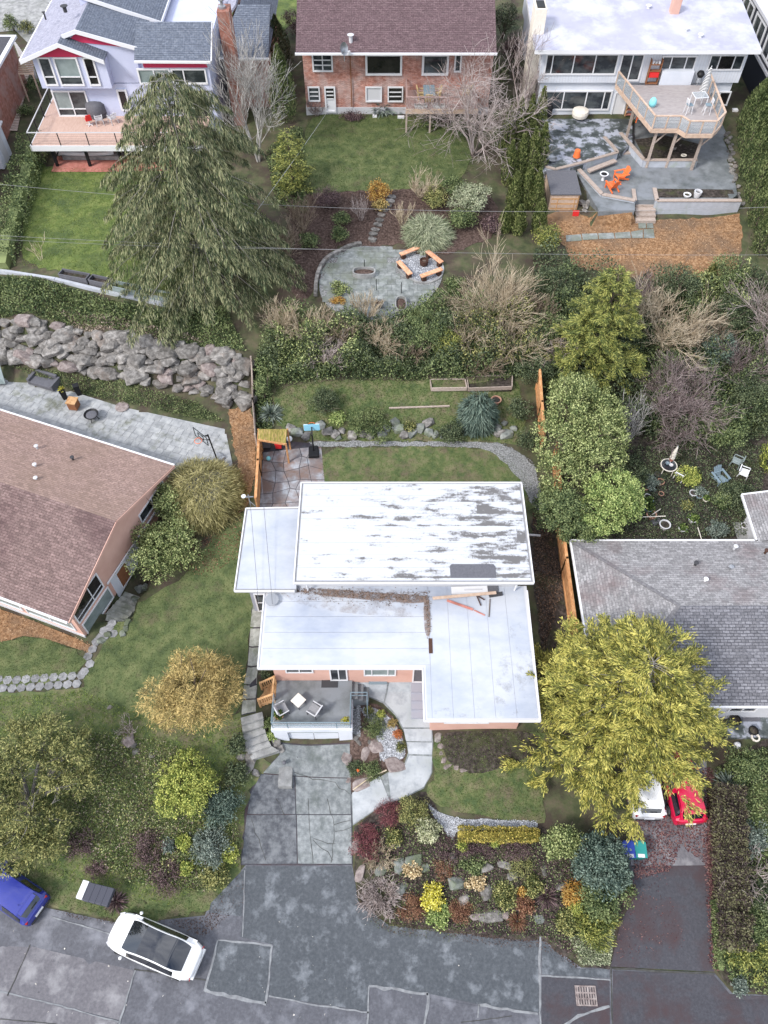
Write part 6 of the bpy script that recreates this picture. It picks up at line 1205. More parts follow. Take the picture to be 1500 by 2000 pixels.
# white lattice fence and walkway at the left edge
P = [at(28, 92, 10.3), at(66, 132, 10.3)]; o = th('picket_fence', 'white picket fence between garage and lavender house', 'fence', (P[0].x, P[0].y, 9.2))
for i in range(16): q = at(28 + 36 * i / 15, 82 + 50 * i / 15, 10.6); G().box(q.x - .07, q.y - .02, 9.3, q.x + .07, q.y + .02, 10.7).build('picket', 'white', o, W=True)
for z in (9.8, 10.4): a, b = at(28, 82, 10.6), at(64, 132, 10.6); G().bar((a.x, a.y, z), (b.x, b.y, z), .04, .08).build('rail', 'white', o, W=True)
o = th('pergola', 'pale slatted pergola at the gate between garage and lavender house', 'pergola', at(50, 128, 9.6))
for i in range(9): y = at(50, 112 + i * 4, 11.4).y; a, b = at(36, 112 + i * 4, 11.4), at(66, 112 + i * 4, 11.4); G().bar(a, b, .06, .1).build('slat', 'wood_pale', o, W=True)
for x, yy_ in ((37, 145), (64, 145)): q = at(x, yy_, 11.35); G().box(q.x - .05, q.y - .05, 9.1, q.x + .05, q.y + .05, 11.34).build('post', 'wood_pale', o, W=True)
wk = struct('board_walk', None)
for i in range(22): drape('walk_board', pw(f"{40 - i * 1.15},{150 + i * 4.6} {58 - i * 1.2},{150 + i * 4.6} {56.5 - i * 1.2},{153.6 + i * 4.6} {38.8 - i * 1.15},{153.6 + i * 4.6}", 9.1), 'wood_grey', .12, parent=wk, thick=.04)
p = at(-6, 300, 9.3); o = th('garden_shed', 'white garden shed cut off at the left edge', 'shed', (p.x, p.y, 8.6)); G().box(-2, -1, 0, .6, 1.2, 2.2).build('wall', 'whitewall', o); G().add([(-2.2, -1.2, 2.2), (.8, -1.2, 2.2), (.8, 1.4, 2.5), (-2.2, 1.4, 2.5), (-2.2, -1.2, 2.3), (.8, -1.2, 2.3), (.8, 1.4, 2.6), (-2.2, 1.4, 2.6)], [(3, 2, 1, 0), (4, 5, 6, 7), (0, 1, 5, 4), (1, 2, 6, 5), (2, 3, 7, 6), (3, 0, 4, 7)]).build('roof', 'palegrey', o); G().box(.6, -.4, .1, .63, .5, 1.9).build('door', 'palegrey', o)
p = at(28, 130, 9.9); tag(part('gas_bottle', G().lathe([(0, 0), (.2, 0), (.22, .1), (.22, .55), (.12, .7), (.06, .72), (.06, .8), (0, .8)], n=12).mesh('gas_bottle', 'red', smooth=True), None, (p.x, p.y, 9.3)), 'red gas bottle beside the garage', 'gas bottle')
# satellite dish
p = at(672, 96, 15.4); o = th('satellite_dish', 'grey satellite dish on the plum shingle roof', 'satellite dish', (p.x, p.y, 14.85 + (p.y - 62.7) * .455), .4); G().tube((0, 0, -.05), (0, 0, .75), .04).build('mast', 'steel', o)
g = G(); D3 = Vector((.35, -.9, .3)).normalized(); X3 = D3.cross(Vector((0, 0, 1))).normalized(); Y3 = X3.cross(D3); vs_ = [Vector((0, 0, .85)) + D3 * (.22 * (r / .45) ** 2 - .2) + (X3 * math.cos(t) * r * .85 + Y3 * math.sin(t) * r) for r in (.02, .2, .45) for t in np.linspace(0, 2 * math.pi, 15)[:-1]]; g.add(vs_, [(j * 14 + k, j * 14 + (k + 1) % 14, (j + 1) * 14 + (k + 1) % 14, (j + 1) * 14 + k) for j in range(2) for k in range(14)]); g.build('dish', 'steel', o)
G().bar(Vector((0, 0, .6)), Vector((0, 0, .75)) + D3 * .55 - Vector((0, 0, .15)), .03, .03).build('feed_arm', 'steel', o); G().box(-.07, -.07, -.06, .07, .07, .08).build('receiver', 'palegrey', o).location = Vector((0, 0, .62)) + D3 * .6
# brick house deck set
p = at(838, 180, 11.9); o = th('dining_table', 'dark patio table between wicker chairs on the plum deck', 'table', (p.x, p.y, 11.33)); G().box(-.45, -.8, .68, .45, .8, .74).build('tabletop', 'bluegrey', o); 
for x in (-.38, .38):
    for y in (-.7, .7): G().box(x - .03, y - .03, 0, x + .03, y + .03, .68).build('leg', 'darkgrey', o)
def wicker(label, px, py, rz):
    p = at(px, py, 11.7); o = th('wicker_chair', label, 'chair', (p.x, p.y, 11.33), rz, 'wicker chairs on the plum deck'); G().box(-.28, -.28, .28, .3, .28, .42).build('seat', 'wicker', o, bevel=.04); G().add([(-.3, -.3, .3), (-.2, -.3, .3), (-.32, -.3, .95), (-.42, -.3, .95), (-.3, .3, .3), (-.2, .3, .3), (-.32, .3, .95), (-.42, .3, .95)], [(0, 1, 2, 3), (7, 6, 5, 4), (0, 4, 5, 1), (1, 5, 6, 2), (2, 6, 7, 3), (3, 7, 4, 0)]).build('backrest', 'wicker', o, bevel=.03)
    for s in (-1, 1):
        G().box(-.3, s * .32 - .04, .58, .26, s * .32 + .04, .64).build('armrest', 'wicker', o)
        for x in (-.26, .26): G().box(x - .03, s * .3 - .03, 0, x + .03, s * .3 + .03, .58).build('leg', 'wicker', o)
wicker('wicker chair left of the plum deck table', 823, 183, 0.1); wicker('wicker chair right of the plum deck table', 853, 183, math.pi); wicker('wicker chair at the near end of the plum deck table', 838, 194, math.pi / 2); wicker('wicker chair far right on the plum deck behind bare twigs', 913, 178, 2.6)
for x, lab in ((822, 'grey window box on the left of the plum deck edge'), (857, 'grey window box on the right of the plum deck edge')):
    p = at(x, 207, 11.5); o = th('window_box', lab, 'planter', (p.x, p.y, 11.34), 0, 'two grey window boxes on the plum deck'); G().add([(-.45, -.1, 0), (.45, -.1, 0), (.45, .1, 0), (-.45, .1, 0), (-.52, -.14, .28), (.52, -.14, .28), (.52, .14, .28), (-.52, .14, .28)], [(3, 2, 1, 0), (0, 1, 5, 4), (1, 2, 6, 5), (2, 3, 7, 6), (3, 0, 4, 7)]).build('trough', 'palegrey', o); G().box(-.46, -.1, .2, .46, .1, .22).build('soil', 'soil', o)
p = at(884, 146, 12.2); o = th('covered_grill', 'grill under a pale grey cover on the plum deck', 'barbecue', (p.x, p.y, 11.34)); G().lathe([(.45, 0), (.5, .8), (.35, 1.1), (0, 1.15)], n=10).build('cover', 'palegrey', o); G().lathe([(.455, .05), (.47, .06), (.46, .08)], n=10).build('hem', 'midgrey', o)
for x, y, w, lab in ((783, 231, .55, 'white box on the lawn edge under the plum deck'), (732, 229, .35, 'flat white tray on the lawn edge by the spiky plant')):
    p = gz(x, y); tag(part('plastic_box', G().box(-w / 2, -.12, 0, w / 2, .12, .18).mesh('plastic_box', 'white'), None, tuple(p)), lab, 'box')
# white house terrace things
def wz(px, py, z): return at(px, py, z)
G1 = 'orange adirondack chairs on the lower patio'
adirondack('orange adirondack chair nearer the house on the lower patio', wz(1212, 350, 9.02), math.pi * 1.1, 'orange', G1); adirondack('orange adirondack chair nearer the wall on the lower patio', wz(1195, 370, 9.02), math.pi * .62, 'orange', G1)
p = wz(1177, 352, 9.02); o = th('fire_bowl', 'white rimmed fire bowl on a stand by the orange chairs', 'fire pit', p); G().lathe([(.05, 0), (.12, 0), (.08, .3), (.3, .45), (.34, .55), (.26, .55), (.2, .48), (0, .45)], n=16).build('bowl', 'white', o); G().lathe([(.24, .53), (0, .53)], n=12).build('ash', 'black', o)
p = wz(1126, 306, 9.52); o = th('bucket', 'orange bucket upside down on the upper patio', 'bucket', p); G().lathe([(0.28, 0), (.22, .5), (.2, .55), (0, .55)], n=14).build('body', 'orange', o); G().lathe([(.285, .03), (.3, .05), (.285, .08)], n=14).build('rim', 'orange', o)
p = wz(1078, 315, 9.52); o = th('fire_pit', 'round dark metal fire pit on the upper patio corner', 'fire pit', p); G().lathe([(.1, 0), (.3, .12), (.4, .25), (.36, .26), (.2, .16), (0, .15)], n=16).build('bowl', 'steel', o); G().bar((-.3, 0, .27), (.3, 0, .27), .02, .02).build('grill_bar', 'black', o)
p = wz(1131, 232, 9.52); o = th('patio_table_cover', 'round table under a beige cover on the upper patio', 'table', p); G().lathe([(.62, .25), (.68, .5), (.64, .72), (.3, .8), (0, .8)], n=16).build('cover', 'cream', o); G().lathe([(.08, 0), (.1, .3), (.08, .7)], n=8).build('pedestal', 'darkgrey', o)
p = wz(1072, 226, 9.52); o = th('smoker', 'small black upright smoker against the white house', 'barbecue', p); G().lathe([(.22, 0), (.24, .7), (.18, .85), (0, .88)], n=12).build('body', 'black', o); G().lathe([(.1, .86), (.1, .95), (0, .97)], n=8).build('chimney', 'black', o)
p = wz(1251, 236, 9.52); adirondack('small orange chair under the wooden deck', p, math.pi * 1.4, 'orange')
o = th('shelf_rack', 'red shelf rack with pots under the wooden deck', 'shelf', wz(1228, 226, 9.52))
for z in (.1, .5, .9): G().box(-.35, -.15, z, .35, .15, z + .04).build('shelf', 'redbrick', o)
for x in (-.33, .33): G().box(x - .02, -.15, 0, x + .02, .15, 1.1).build('upright', 'wood', o)
DZt = DZ - .015
p = wz(1269, 158, DZ); o = th('shelf_rack', 'shelf rack with a red tub and white pots on the wooden deck', 'shelf', (p.x, min(p.y, 63.3), DZt))
for z in (.05, .55, 1.0, 1.5): G().box(-.42, -.17, z, .42, .17, z + .04).build('shelf', 'brown', o)
for x in (-.43, .43): G().box(x - .02, -.18, 0, x + .02, .18, 1.9).build('upright', 'brown', o)
bx0 = (p.x, min(p.y, 63.3))
tag(part('tub', G().box(-.36, -.2, 0, .36, .14, .36).mesh('tub', 'red'), None, (bx0[0], bx0[1] - .03, DZt + .60)), 'red tub on the lower shelf of the deck rack', 'tub'); 
for i, (dx, m) in enumerate(((-.25, 'white'), (0, 'palegrey'), (.25, 'white'))): tag(part('jar', G().lathe([(0, 0), (.08, 0), (.1, .15), (.06, .2), (0, .2)], n=8).mesh('jar', m), None, (bx0[0] + dx, bx0[1], DZt + 1.54)), ['white jar at the left on the top shelf of the deck rack', 'grey jar in the middle on the top shelf of the deck rack', 'white jar at the right on the top shelf of the deck rack'][i], 'jar')
p = wz(1358, 155, DZ); o = th('kettle_grill', 'round black kettle grill on the wooden deck by the wall', 'barbecue', (p.x, min(p.y, 63.2), DZt)); G().lathe([(0, .55), (.2, .6), (.3, .78), (.31, .82), (.3, .86), (.2, 1.02), (0, 1.07)], n=16).build('kettle', 'black', o, smooth=True)
for k in range(3): a = k * 2.09; G().bar((.15 * math.cos(a), .15 * math.sin(a), .62), (.32 * math.cos(a), .32 * math.sin(a), 0), .03, .03).build('leg', 'steel', o)
p = wz(1273, 208, DZ); o = th('pouf', 'mint green egg shaped pouf on the wooden deck', 'pouf', (p.x, p.y, DZt)); G().lathe([(.01, 0), (.24, .08), (.3, .3), (.24, .55), (.1, .7), (0, .72)], n=16).build('cushion', 'cyan', o, smooth=True); G().lathe([(.2, 0), (.22, .03), (.18, .05)], n=12).build('base', 'palegrey', o)
p = wz(1360, 210, DZ); o = th('bar_table', 'tall glass topped bar table with white frame on the wooden deck', 'table', (p.x, p.y, DZt), .1); G().box(-.5, -.42, .98, .5, .42, 1.0).build('tabletop', 'glasspanel', o)
g = G()
for s, q in ((-1, -1), (1, -1), (1, 1), (-1, 1)): g.bar((s * .5, q * .42, 0), (s * .48, q * .40, 1.0), .05, .05)
for a, b in (((-.5, -.42), (.5, -.42)), ((.5, -.42), (.5, .42)), ((.5, .42), (-.5, .42)), ((-.5, .42), (-.5, -.42))): g.bar((*a, .97), (*b, .97), .05, .05)
g.build('frame', 'white', o)
def stool(label, x, y, rz):
    p = wz(x, y, DZ); o = th('bar_stool', label, 'bar stool', (p.x, p.y, DZt), rz, 'white bar stools on the wooden deck'); G().box(-.2, -.2, .68, .2, .2, .73).build('seat', 'bluegrey', o); g = G()
    for s in (-1, 1):
        for q in (-1, 1): g.bar((s * .24, q * .22, 0), (s * .18, q * .18, .7), .035, .035)
        g.bar((-.2, s * .2, .7), (-.24, s * .2, 1.15), .035, .035)
    g.bar((-.24, -.2, 1.14), (-.24, .2, 1.14), .035, .035); g.build('frame', 'white', o); G().box(-.245, -.18, .85, -.215, .18, 1.1).build('backrest', 'palegrey', o)
stool('white bar stool at the left of the glass bar table', 1342, 222, .2); stool('white bar stool at the right of the glass bar table', 1378, 222, math.pi)
p = wz(1368, 196, DZ); o = th('parasol', 'closed parasol with black and white zigzag cloth on the wooden deck', 'parasol', (p.x, p.y, DZt)); G().tube((0, 0, 0), (0, 0, 2.6), .03).build('pole', 'white', o)
m = M('zigzag', (.75, .75, .75)); nt = m.node_tree; wv = nt.nodes.new('ShaderNodeTexWave'); wv.bands_direction = 'Z'; wv.inputs['Scale'].default_value = 3.2; wv.inputs['Distortion'].default_value = 1.5; rp = nt.nodes.new('ShaderNodeValToRGB'); rp.color_ramp.interpolation = 'CONSTANT'; rp.color_ramp.elements[0].color = (.03, .03, .035, 1); rp.color_ramp.elements[1].color = (.75, .75, .75, 1); rp.color_ramp.elements[1].position = .52
gn = nt.nodes.new('ShaderNodeNewGeometry'); nt.links.new(gn.outputs['Position'], wv.inputs['Vector']); nt.links.new(wv.outputs['Fac'], rp.inputs[0]); nt.links.new(rp.outputs[0], nt.nodes['Principled BSDF'].inputs['Base Color'])
G().lathe([(.32, .75), (.34, .85), (.24, 1.5), (.1, 2.4), (0, 2.55)], n=12).build('canopy', 'zigzag', o)
for i, (x, y, m, lab, h) in enumerate(((1360, 385, 'palegrey', 'grey urn in the long planter', .5), (1341, 384, 'white', 'small pale rock pot left of the grey urn', .2))):
    p = wz(x, y, 9.05); o = th('urn', lab, 'pot', p); G().lathe([(0, 0), (.2, 0), (.28, h * .6), (.3, h), (.22, h), (.2, h * .7)], n=12).build('vessel', m, o); G().lathe([(.2, h * .7), (0, h * .72)], n=10).build('soil', 'soil', o)
p = wz(1335, 305, 9.55); g = G()
for k in range(12): a, b = k * math.pi / 6, (k + 1) * math.pi / 6; g.bar((.2 * math.cos(a), .14 * math.sin(a), .08), (.2 * math.cos(b), .14 * math.sin(b), .08), .06, .06)
tag(part('ring', g.mesh('ring', 'cream'), None, tuple(p)), 'cream ring lying in the three cornered rock planter', 'ring')
p = wz(1434, 219, 9.3); tag(part('plastic_box', G().box(-.22, -.18, 0, .22, .18, .45).mesh('plastic_box', 'white'), None, (p.x, p.y, 9.1)), 'white box standing by the hedge at the right of the white house', 'box')
# shed below the upper patio
o = th('garden_shed', 'timber boarded shed with flat grey roof below the upper patio', 'shed', at(1100, 400, 8))
c = [at(1069, 334, 9.6), at(1122, 334, 9.6), at(1134, 378, 9.6), at(1077, 378, 9.6)]; x0, x1 = c[3].x, c[2].x; y0, y1 = c[3].y, c[0].y
G().box(x0 - .05, y0 - .08, 9.5, x1 + .05, y1 + .1, 9.6).build('roof', 'charcoal', o, W=True); G().box(x0, y0 + .05, 7.3, x0 + .1, y1, 9.5).build('side_wall', 'wood_pale', o, W=True); G().box(x1 - .1, y0 + .05, 7.3, x1, y1, 9.5).build('side_wall', 'wood', o, W=True)
for i in range(15): z = 7.45 + i * .136; G().box(x0 + .1, y0 - .0, z, x1 - .1, y0 + .05, z + .128).build('board', 'wood_pale' if i % 3 else 'wood', o, W=True)
G().box(x0 + .55, y0 - .03, 7.5, x0 + .60, y0, 9.2).build('door_stile', 'wood', o, W=True); G().box(x1 - .35, y0 - .03, 7.5, x1 - .30, y0, 9.2).build('door_stile', 'wood', o, W=True)
for i in range(10): G().box(x0 + .1, y0 - .24 - i * .19, 7.86 - i * .03, x1 - .35, y0 - .06 - i * .19, 7.92 - i * .03).build('ramp_board', 'wood_pale' if i % 3 else 'wood', o, W=True)
p = wz(1124, 423, 8.1); tag(part('toboggan', G().add([(-.2, 0, 0), (.2, 0, 0), (.24, .1, .9), (-.24, .1, .9), (-.2, .08, 0), (.2, .08, 0), (.24, .18, .9), (-.24, .18, .9)], [(0, 1, 2, 3), (7, 6, 5, 4), (0, 4, 5, 1), (1, 5, 6, 2), (2, 6, 7, 3), (3, 7, 4, 0)]).mesh('toboggan', 'red'), None, (p.x, p.y, 7.6)), 'red plastic sled leaning on the timber shed', 'sled')
# round patio things
def cz(px, py, z=8.0): return at(px, py, z)
def bench(label, ax, ay, bx, by):
    a, b = cz(ax, ay, 8.45), cz(bx, by, 8.45); m = (a + b) / 2; rz = math.atan2(b.y - a.y, b.x - a.x); L = (b - a).length; o = th('plank_bench', label, 'bench', (m.x, m.y, 7.99), rz, 'plank benches round the fire pit')
    G().box(-L / 2, -.18, .38, L / 2, .18, .46).build('seat', 'wood_pale2', o, bevel=.01)
    for s in (-1, 1): G().box(s * L * .36 - .14, -.16, 0, s * L * .36 + .14, .16, .38).build('leg', 'rust', o)
M('wood_pale2', (.52, .24, .13), (.62, .32, .19), (.70, .42, .28), sc=4, rnd=.08)
bench('plank bench at the top left of the gravel circle', 782, 496, 820, 481); bench('plank bench at the top right of the gravel circle', 834, 489, 863, 512); bench('plank bench at the lower left of the gravel circle', 778, 509, 802, 535); bench('plank bench at the lower right of the gravel circle', 822, 539, 863, 524)
p = cz(828, 517); o = th('fire_pit', 'rusty brown fire pit in the gravel circle', 'fire pit', p); G().lathe([(.24, 0), (.3, .1), (.32, .42), (.28, .44), (.26, .3), (0, .28)], n=16).build('bowl', 'rust', o); G().box(-.1, -.06, .29, .12, .06, .36).build('log', 'trunk', o)
pot('terracotta pot between the two upper benches', 828, 484, .17, .35, 'terracotta', z=7.99, group=None)
def oval(label, px, py, rx, ry, rz=0):
    p = cz(px, py, 7.98); o = th('oval_planter', label, 'planter', p, rz, 'sunken oval planters in the round patio'); g = G(); n = 28
    for k in range(n):
        a, b = 2 * math.pi * k / n, 2 * math.pi * (k + 1) / n; q = lambda t, f: (rx * f * (abs(math.cos(t)) ** .7) * (1 if math.cos(t) > 0 else -1), ry * f * (abs(math.sin(t)) ** .7) * (1 if math.sin(t) > 0 else -1))
        P0, P1, P2, P3 = q(a, 1), q(b, 1), q(b, .88), q(a, .88); g.add([(*v, z) for z in (0, .38) for v in (P0, P1, P2, P3)], [(4, 5, 6, 7), (0, 1, 5, 4), (2, 3, 7, 6)])
    g.build('kerb', 'concrete', o); g = G(); g.lathe([(1, .2), (0, .24)], n=20); g.v = [(x * rx * .9, y * ry * .9, z) for x, y, z in g.v]; g.build('soil', 'mulch', o)
oval('oval stone planter in the middle of the round patio', 711, 537, .82, .42); oval('dark planter beside the dead stalks at the lower right of the round patio', 783, 600, .38, .75); oval('small round planter half hidden under pale grass on the round patio', 741, 598, .3, .3)
for x, y, lab in ((784, 572, 'black stake in the lower right of the round patio'), (735, 566, 'black stake among the dead grass stalks'), (712, 528, 'thin dark stake in the oval planter')):
    p = cz(x, y, 8.0); tag(part('garden_stake', G().tube((0, 0, 0), (0, 0, .9), .03, n=6).mesh('garden_stake', 'black'), None, tuple(p)), lab, 'stake')
es = th('stone_wall', 'low grey dry stone edging round the left rim of the round patio', 'stone edging', cz(640, 500))
EG = [(616, 575), (617, 555), (620, 535), (627, 518), (637, 505), (650, 496), (664, 489), (678, 482), (692, 477), (706, 475)]
for (x0, y0), (x1, y1) in zip(EG[:-1], EG[1:]):
    a, b = cz(x0, y0, 8.1), cz(x1, y1, 8.1); L = (b - a).length; G().bar((a.x, a.y, 8.02 + random.random() * .08), (b.x, b.y, 8.02 + random.random() * .08), .26, .3).build('stone', 'boulder', es, W=True, bevel=.03)
gst = struct('garden_steps', None)
for x, y in ((727, 468), (729, 458), (733, 450), (738, 440), (741, 431), (745, 421), (751, 411), (757, 402), (762, 394), (765, 386)):
    p = gz(x, y); G().prism([(p.x + math.cos(k * 1.05 + random.random() * .5) * .36, p.y + math.sin(k * 1.05) * .24) for k in range(6)], p.z - .2, p.z + .12).build('step', 'boulder', gst)
# trellis frames along the lawn edge above the boulder wall
def tframe(label, x0, y0, x1, y1, m, h, net=True):
    a, b = gz(x0, y0), gz(x1, y1); o = th('cold_frame', label, 'planter', a, 0, 'planter frames along the lawn edge'); d = (b - a); n = Vector((-d.y, d.x, 0)).normalized() * .6
    for q, r in ((a, b), (a + n, b + n), (a, a + n), (b, b + n)):
        G().bar((q.x, q.y, a.z + h), (r.x, r.y, b.z + h), .07, .07).build('rail', m, o, W=True); G().bar((q.x, q.y, a.z + h * .45), (r.x, r.y, b.z + h * .45), .03, h * .85).build('side_panel', 'glass_pale' if net else 'charcoal', o, W=True)
    G().prism([(a.x, a.y), (b.x, b.y), (b.x + n.x, b.y + n.y), (a.x + n.x, a.y + n.y)], a.z - .3, a.z + h * .5).build('soil', 'grass_dull' if net else 'soil', o, W=True)
tframe('black planter box at the left of the row on the lawn edge', 118, 546, 172, 556, 'charcoal', .45, False); tframe('black planter box next to the white frames', 176, 557, 216, 566, 'charcoal', .45, False); tframe('white framed cold frame in the middle of the lawn edge', 222, 572, 276, 583, 'glass_pale', .55); tframe('white framed cold frame under the weeping spruce', 282, 585, 332, 594, 'glass_pale', .5)
P = [gz(-60, 522), gz(20, 532), gz(110, 546), gz(225, 574), gz(340, 598)]; o = th('kerb_wall', 'pale concrete edging wall along the lower rim of the upper lawn', 'wall', P[0])
for a, b in zip(P[:-1], P[1:]): G().bar((a.x, a.y - .1, a.z - .05), (b.x, b.y - .1, b.z - .05), .22, .5).build('wall_section', 'wallgrey', o, W=True)
# ---- overhead wires
def wire(label, x0, y0, z0, x1, y1, z1, r=.035, sag=.5, m='palegrey', group=None):
    a, b = at(x0, y0, z0), at(x1, y1, z1); g = G(); n = 24; P = [a.lerp(b, i / n) - Vector((0, 0, sag * 4 * (i / n) * (1 - i / n))) for i in range(n + 1)]
    for p, q in zip(P[:-1], P[1:]): g.tube(p, q, r, n=5)
    return tag(part('overhead_wire', g.mesh('overhead_wire', m), None), label, 'wire', group)
wire('pale overhead wire crossing the whole hillside below the lawns', -200, 338, 14, 1700, 395, 14, .010, 1.6, 'midgrey')
wire('thin overhead wire crossing above the round patio', -200, 448, 13.5, 1700, 496, 13.5, .008, .7, 'midgrey'); wire('second thin wire just below the one above the round patio', -200, 455, 13.2, 700, 487, 13.2, .007, .3, 'midgrey')
wire('service wire running down to the brick house', 480, 440, 13, 637, 222, 10.5, .01, .1); wire('thin service wire across the carport roof, left one', 489, 985, 7.2, 505, 1180, 6.6, .012, .05, 'charcoal'); wire('thin service wire across the carport roof, right one', 510, 930, 7.4, 532, 1180, 6.5, .012, .05, 'charcoal')
# ================================================================ ROCKS
def rock_mesh(seed, flatz=.75, mat='boulder', name='boulder'):
    r = np.random.default_rng(seed); bm = bmesh.new()
    P = r.normal(size=(26, 3)); P = np.sign(P) * np.abs(P) ** .6; P /= np.linalg.norm(P, axis=1, keepdims=True) ** .75; P *= r.uniform(.72, 1, (26, 1)) / .95
    for q in P: bm.verts.new(q)
    h_ = bmesh.ops.convex_hull(bm, input=bm.verts); bmesh.ops.delete(bm, geom=list({g_ for g_ in h_['geom_interior'] + h_['geom_unused'] if isinstance(g_, bmesh.types.BMVert)}), context='VERTS')
    bmesh.ops.bevel(bm, geom=bm.edges[:], offset=.04, segments=1, affect='EDGES', clamp_overlap=True)
    for v in bm.verts: v.co.z *= flatz
    me = bpy.data.meshes.new(name); bm.to_mesh(me); bm.free(); me.materials.append(MATS[mat]); return me
RK = {m: [rock_mesh(50 + i + 20 * j, .72, m) for i in range(8)] for j, m in enumerate(('boulder', 'boulder_pink', 'boulder_dark'))}
def rock(parent, px, py, rpx, m='boulder', asp=1.0, sink=.25, rz=None, hz=.8):
    p = gz(px, py); s = rpx * depth(p) / F; o = part('boulder', random.choice(RK[m]), parent, (p.x, p.y, p.z + s * hz * (.5 - sink)), (random.uniform(-.25, .25), random.uniform(-.25, .25), rz if rz is not None else random.uniform(0, 6.28)), (s * asp, s / asp ** .5, s * hz)); return o
bw = th('boulder_wall', 'long wall of stacked grey boulders holding up the bank at left', 'rockery wall', gz(200, 700))
bw_loc = Vector(bw.location)
def lerpx(tab, x):
    for (x0, y0), (x1, y1) in zip(tab[:-1], tab[1:]):
        if x <= x1: return y0 + (y1 - y0) * (x - x0) / (x1 - x0)
    return tab[-1][1]
topE = [(-60, 632), (30, 624), (60, 618), (150, 642), (250, 656), (350, 668), (420, 680), (480, 688)]; botE = [(-60, 700), (30, 710), (100, 722), (200, 738), (300, 760), (380, 776), (440, 800), (485, 800)]
x = -50; k = 0
while x < 490:
    y0, y1 = lerpx(topE, x), lerpx(botE, x); n = max(3, int((y1 - y0) / 16.5)); 
    for j in range(n):
        px_, py_ = x + random.uniform(-7, 7) + (12 if j % 2 else 0), y0 + (j + .5) * (y1 - y0) / n + random.uniform(-3, 3)
        if 200 < px_ < 400 and j == 0 and random.random() < .35: continue
        o = rock(bw, px_, py_, random.choice((10, 12, 14, 16, 19, 22)), 'boulder_pink' if random.random() < .14 else 'boulder', random.uniform(1, 1.45), .15, random.uniform(-.6, .6), .85); o.location -= bw_loc
    x += 20
M('twig_dry', (.22, .17, .13), (.34, .27, .21), (.46, .38, .31), sc=5, isl=1)
rb = th('rock_border', 'row of half buried boulders between the back lawn path and the garden slope', 'rock border', gz(700, 845)); L0 = Vector(rb.location)
for x, y, r in ((568, 838, 11), (582, 846, 13), (598, 852, 10), (626, 832, 12), (640, 846, 13), (655, 850, 12), (668, 842, 9), (690, 853, 13), (708, 850, 11), (722, 853, 10), (770, 826, 12), (778, 840, 13), (790, 850, 12), (804, 848, 11), (820, 838, 13), (836, 828, 13), (838, 846, 11), (850, 850, 9), (866, 852, 9), (968, 836, 12), (975, 848, 12), (990, 850, 14), (1004, 838, 8), (985, 828, 8), (660, 856, 9), (745, 850, 10), (756, 838, 9)):
    rock(rb, x, y, r, 'boulder_dark' if random.random() < .6 else 'boulder', random.uniform(1, 1.3)).location -= L0
for x, y, r, m, a, rz in ((678, 1478, 19, 'boulder_pink', 1.6, 1.4), (714, 1473, 14, 'boulder_pink', 1.5, 1.4), (735, 1458, 20, 'boulder_pink', 1.1, .2), (776, 1492, 26, 'boulder_pink', 1.4, .1), (704, 1532, 20, 'boulder_pink', 1.4, .3), (692, 1436, 12, 'boulder', 1.6, -1), (700, 1448, 9, 'boulder', 1.6, -.9), (724, 1448, 8, 'boulder', 1, 0), (682, 1522, 9, 'boulder_pink', 1.3, 1.2)): rock(planter, x, y, r * .82, m, a, .3, rz, .4)
for x, y, r, m, a, rz in ((694, 1652, 11, 'boulder_pink', 1.7, 1.3), (703, 1705, 13, 'boulder_pink', 1.7, 1.2), (745, 1698, 14, 'boulder_dark', 1.2, 1), (772, 1642, 14, 'boulder', 1.3, 1.4), (782, 1690, 15, 'boulder_dark', 1.2, .6), (812, 1682, 17, 'boulder_dark', 1.4, .2), (830, 1695, 10, 'boulder_dark', 1.1, .5), (784, 1735, 14, 'boulder_dark', 1.6, 1.2), (890, 1725, 17, 'boulder_dark', 1.3, .3), (885, 1672, 8, 'boulder_dark', 1.2, 0), (942, 1695, 16, 'boulder', 1.6, .2), (953, 1742, 15, 'boulder', 1.2, .8), (985, 1690, 12, 'boulder', 1.7, -.4), (1000, 1710, 12, 'boulder', 1.3, .2), (960, 1790, 16, 'boulder', 1.9, .05), (985, 1788, 10, 'boulder_pink', 1.2, 0), (930, 1790, 10, 'boulder_pink', 1.8, .3), (1052, 1795, 11, 'boulder_dark', 1.2, .1), (1095, 1733, 11, 'boulder', 1.4, 0), (905, 1758, 12, 'boulder', 1.2, .5), (870, 1700, 9, 'boulder_dark', 1, 0), (1062, 1700, 8, 'boulder', 1.8, 1.5)): rock(rock_bed, x, y, r, m, a, .25, rz, .7)
for x, y, r, m, a, rz in ((855, 1440, 13, 'boulder', 1.5, 1.2), (862, 1456, 9, 'cut', 1.2, .6), (868, 1482, 9, 'cut', 1.9, 1.1), (874, 1496, 9, 'cut', 1.7, .5), (890, 1500, 8, 'cut', 1.5, -.2), (905, 1504, 8, 'cut', 1.6, .2), (862, 1470, 6, 'cut', 1.2, 1.2)):
    rock(soilbed, x, y, r * .8, 'boulder_pink' if m == 'cut' else m, a, .3, rz, .4)
for x, y, r in ((253, 1447, 14), (262, 1455, 9), (297, 1476, 8), (265, 1468, 8), (215, 1382, 6)): rock(slope, x, y, r, 'boulder_pink' if r > 12 else 'boulder', 1.1, .3)
for x, y, r in ((486, 1478, 10), (490, 1492, 13), (478, 1462, 8), (482, 1505, 8), (540, 1450, 11), (548, 1462, 9), (500, 1510, 9), (470, 1480, 8)): rock(slope, x, y, r, 'boulder', 1.2, .25)
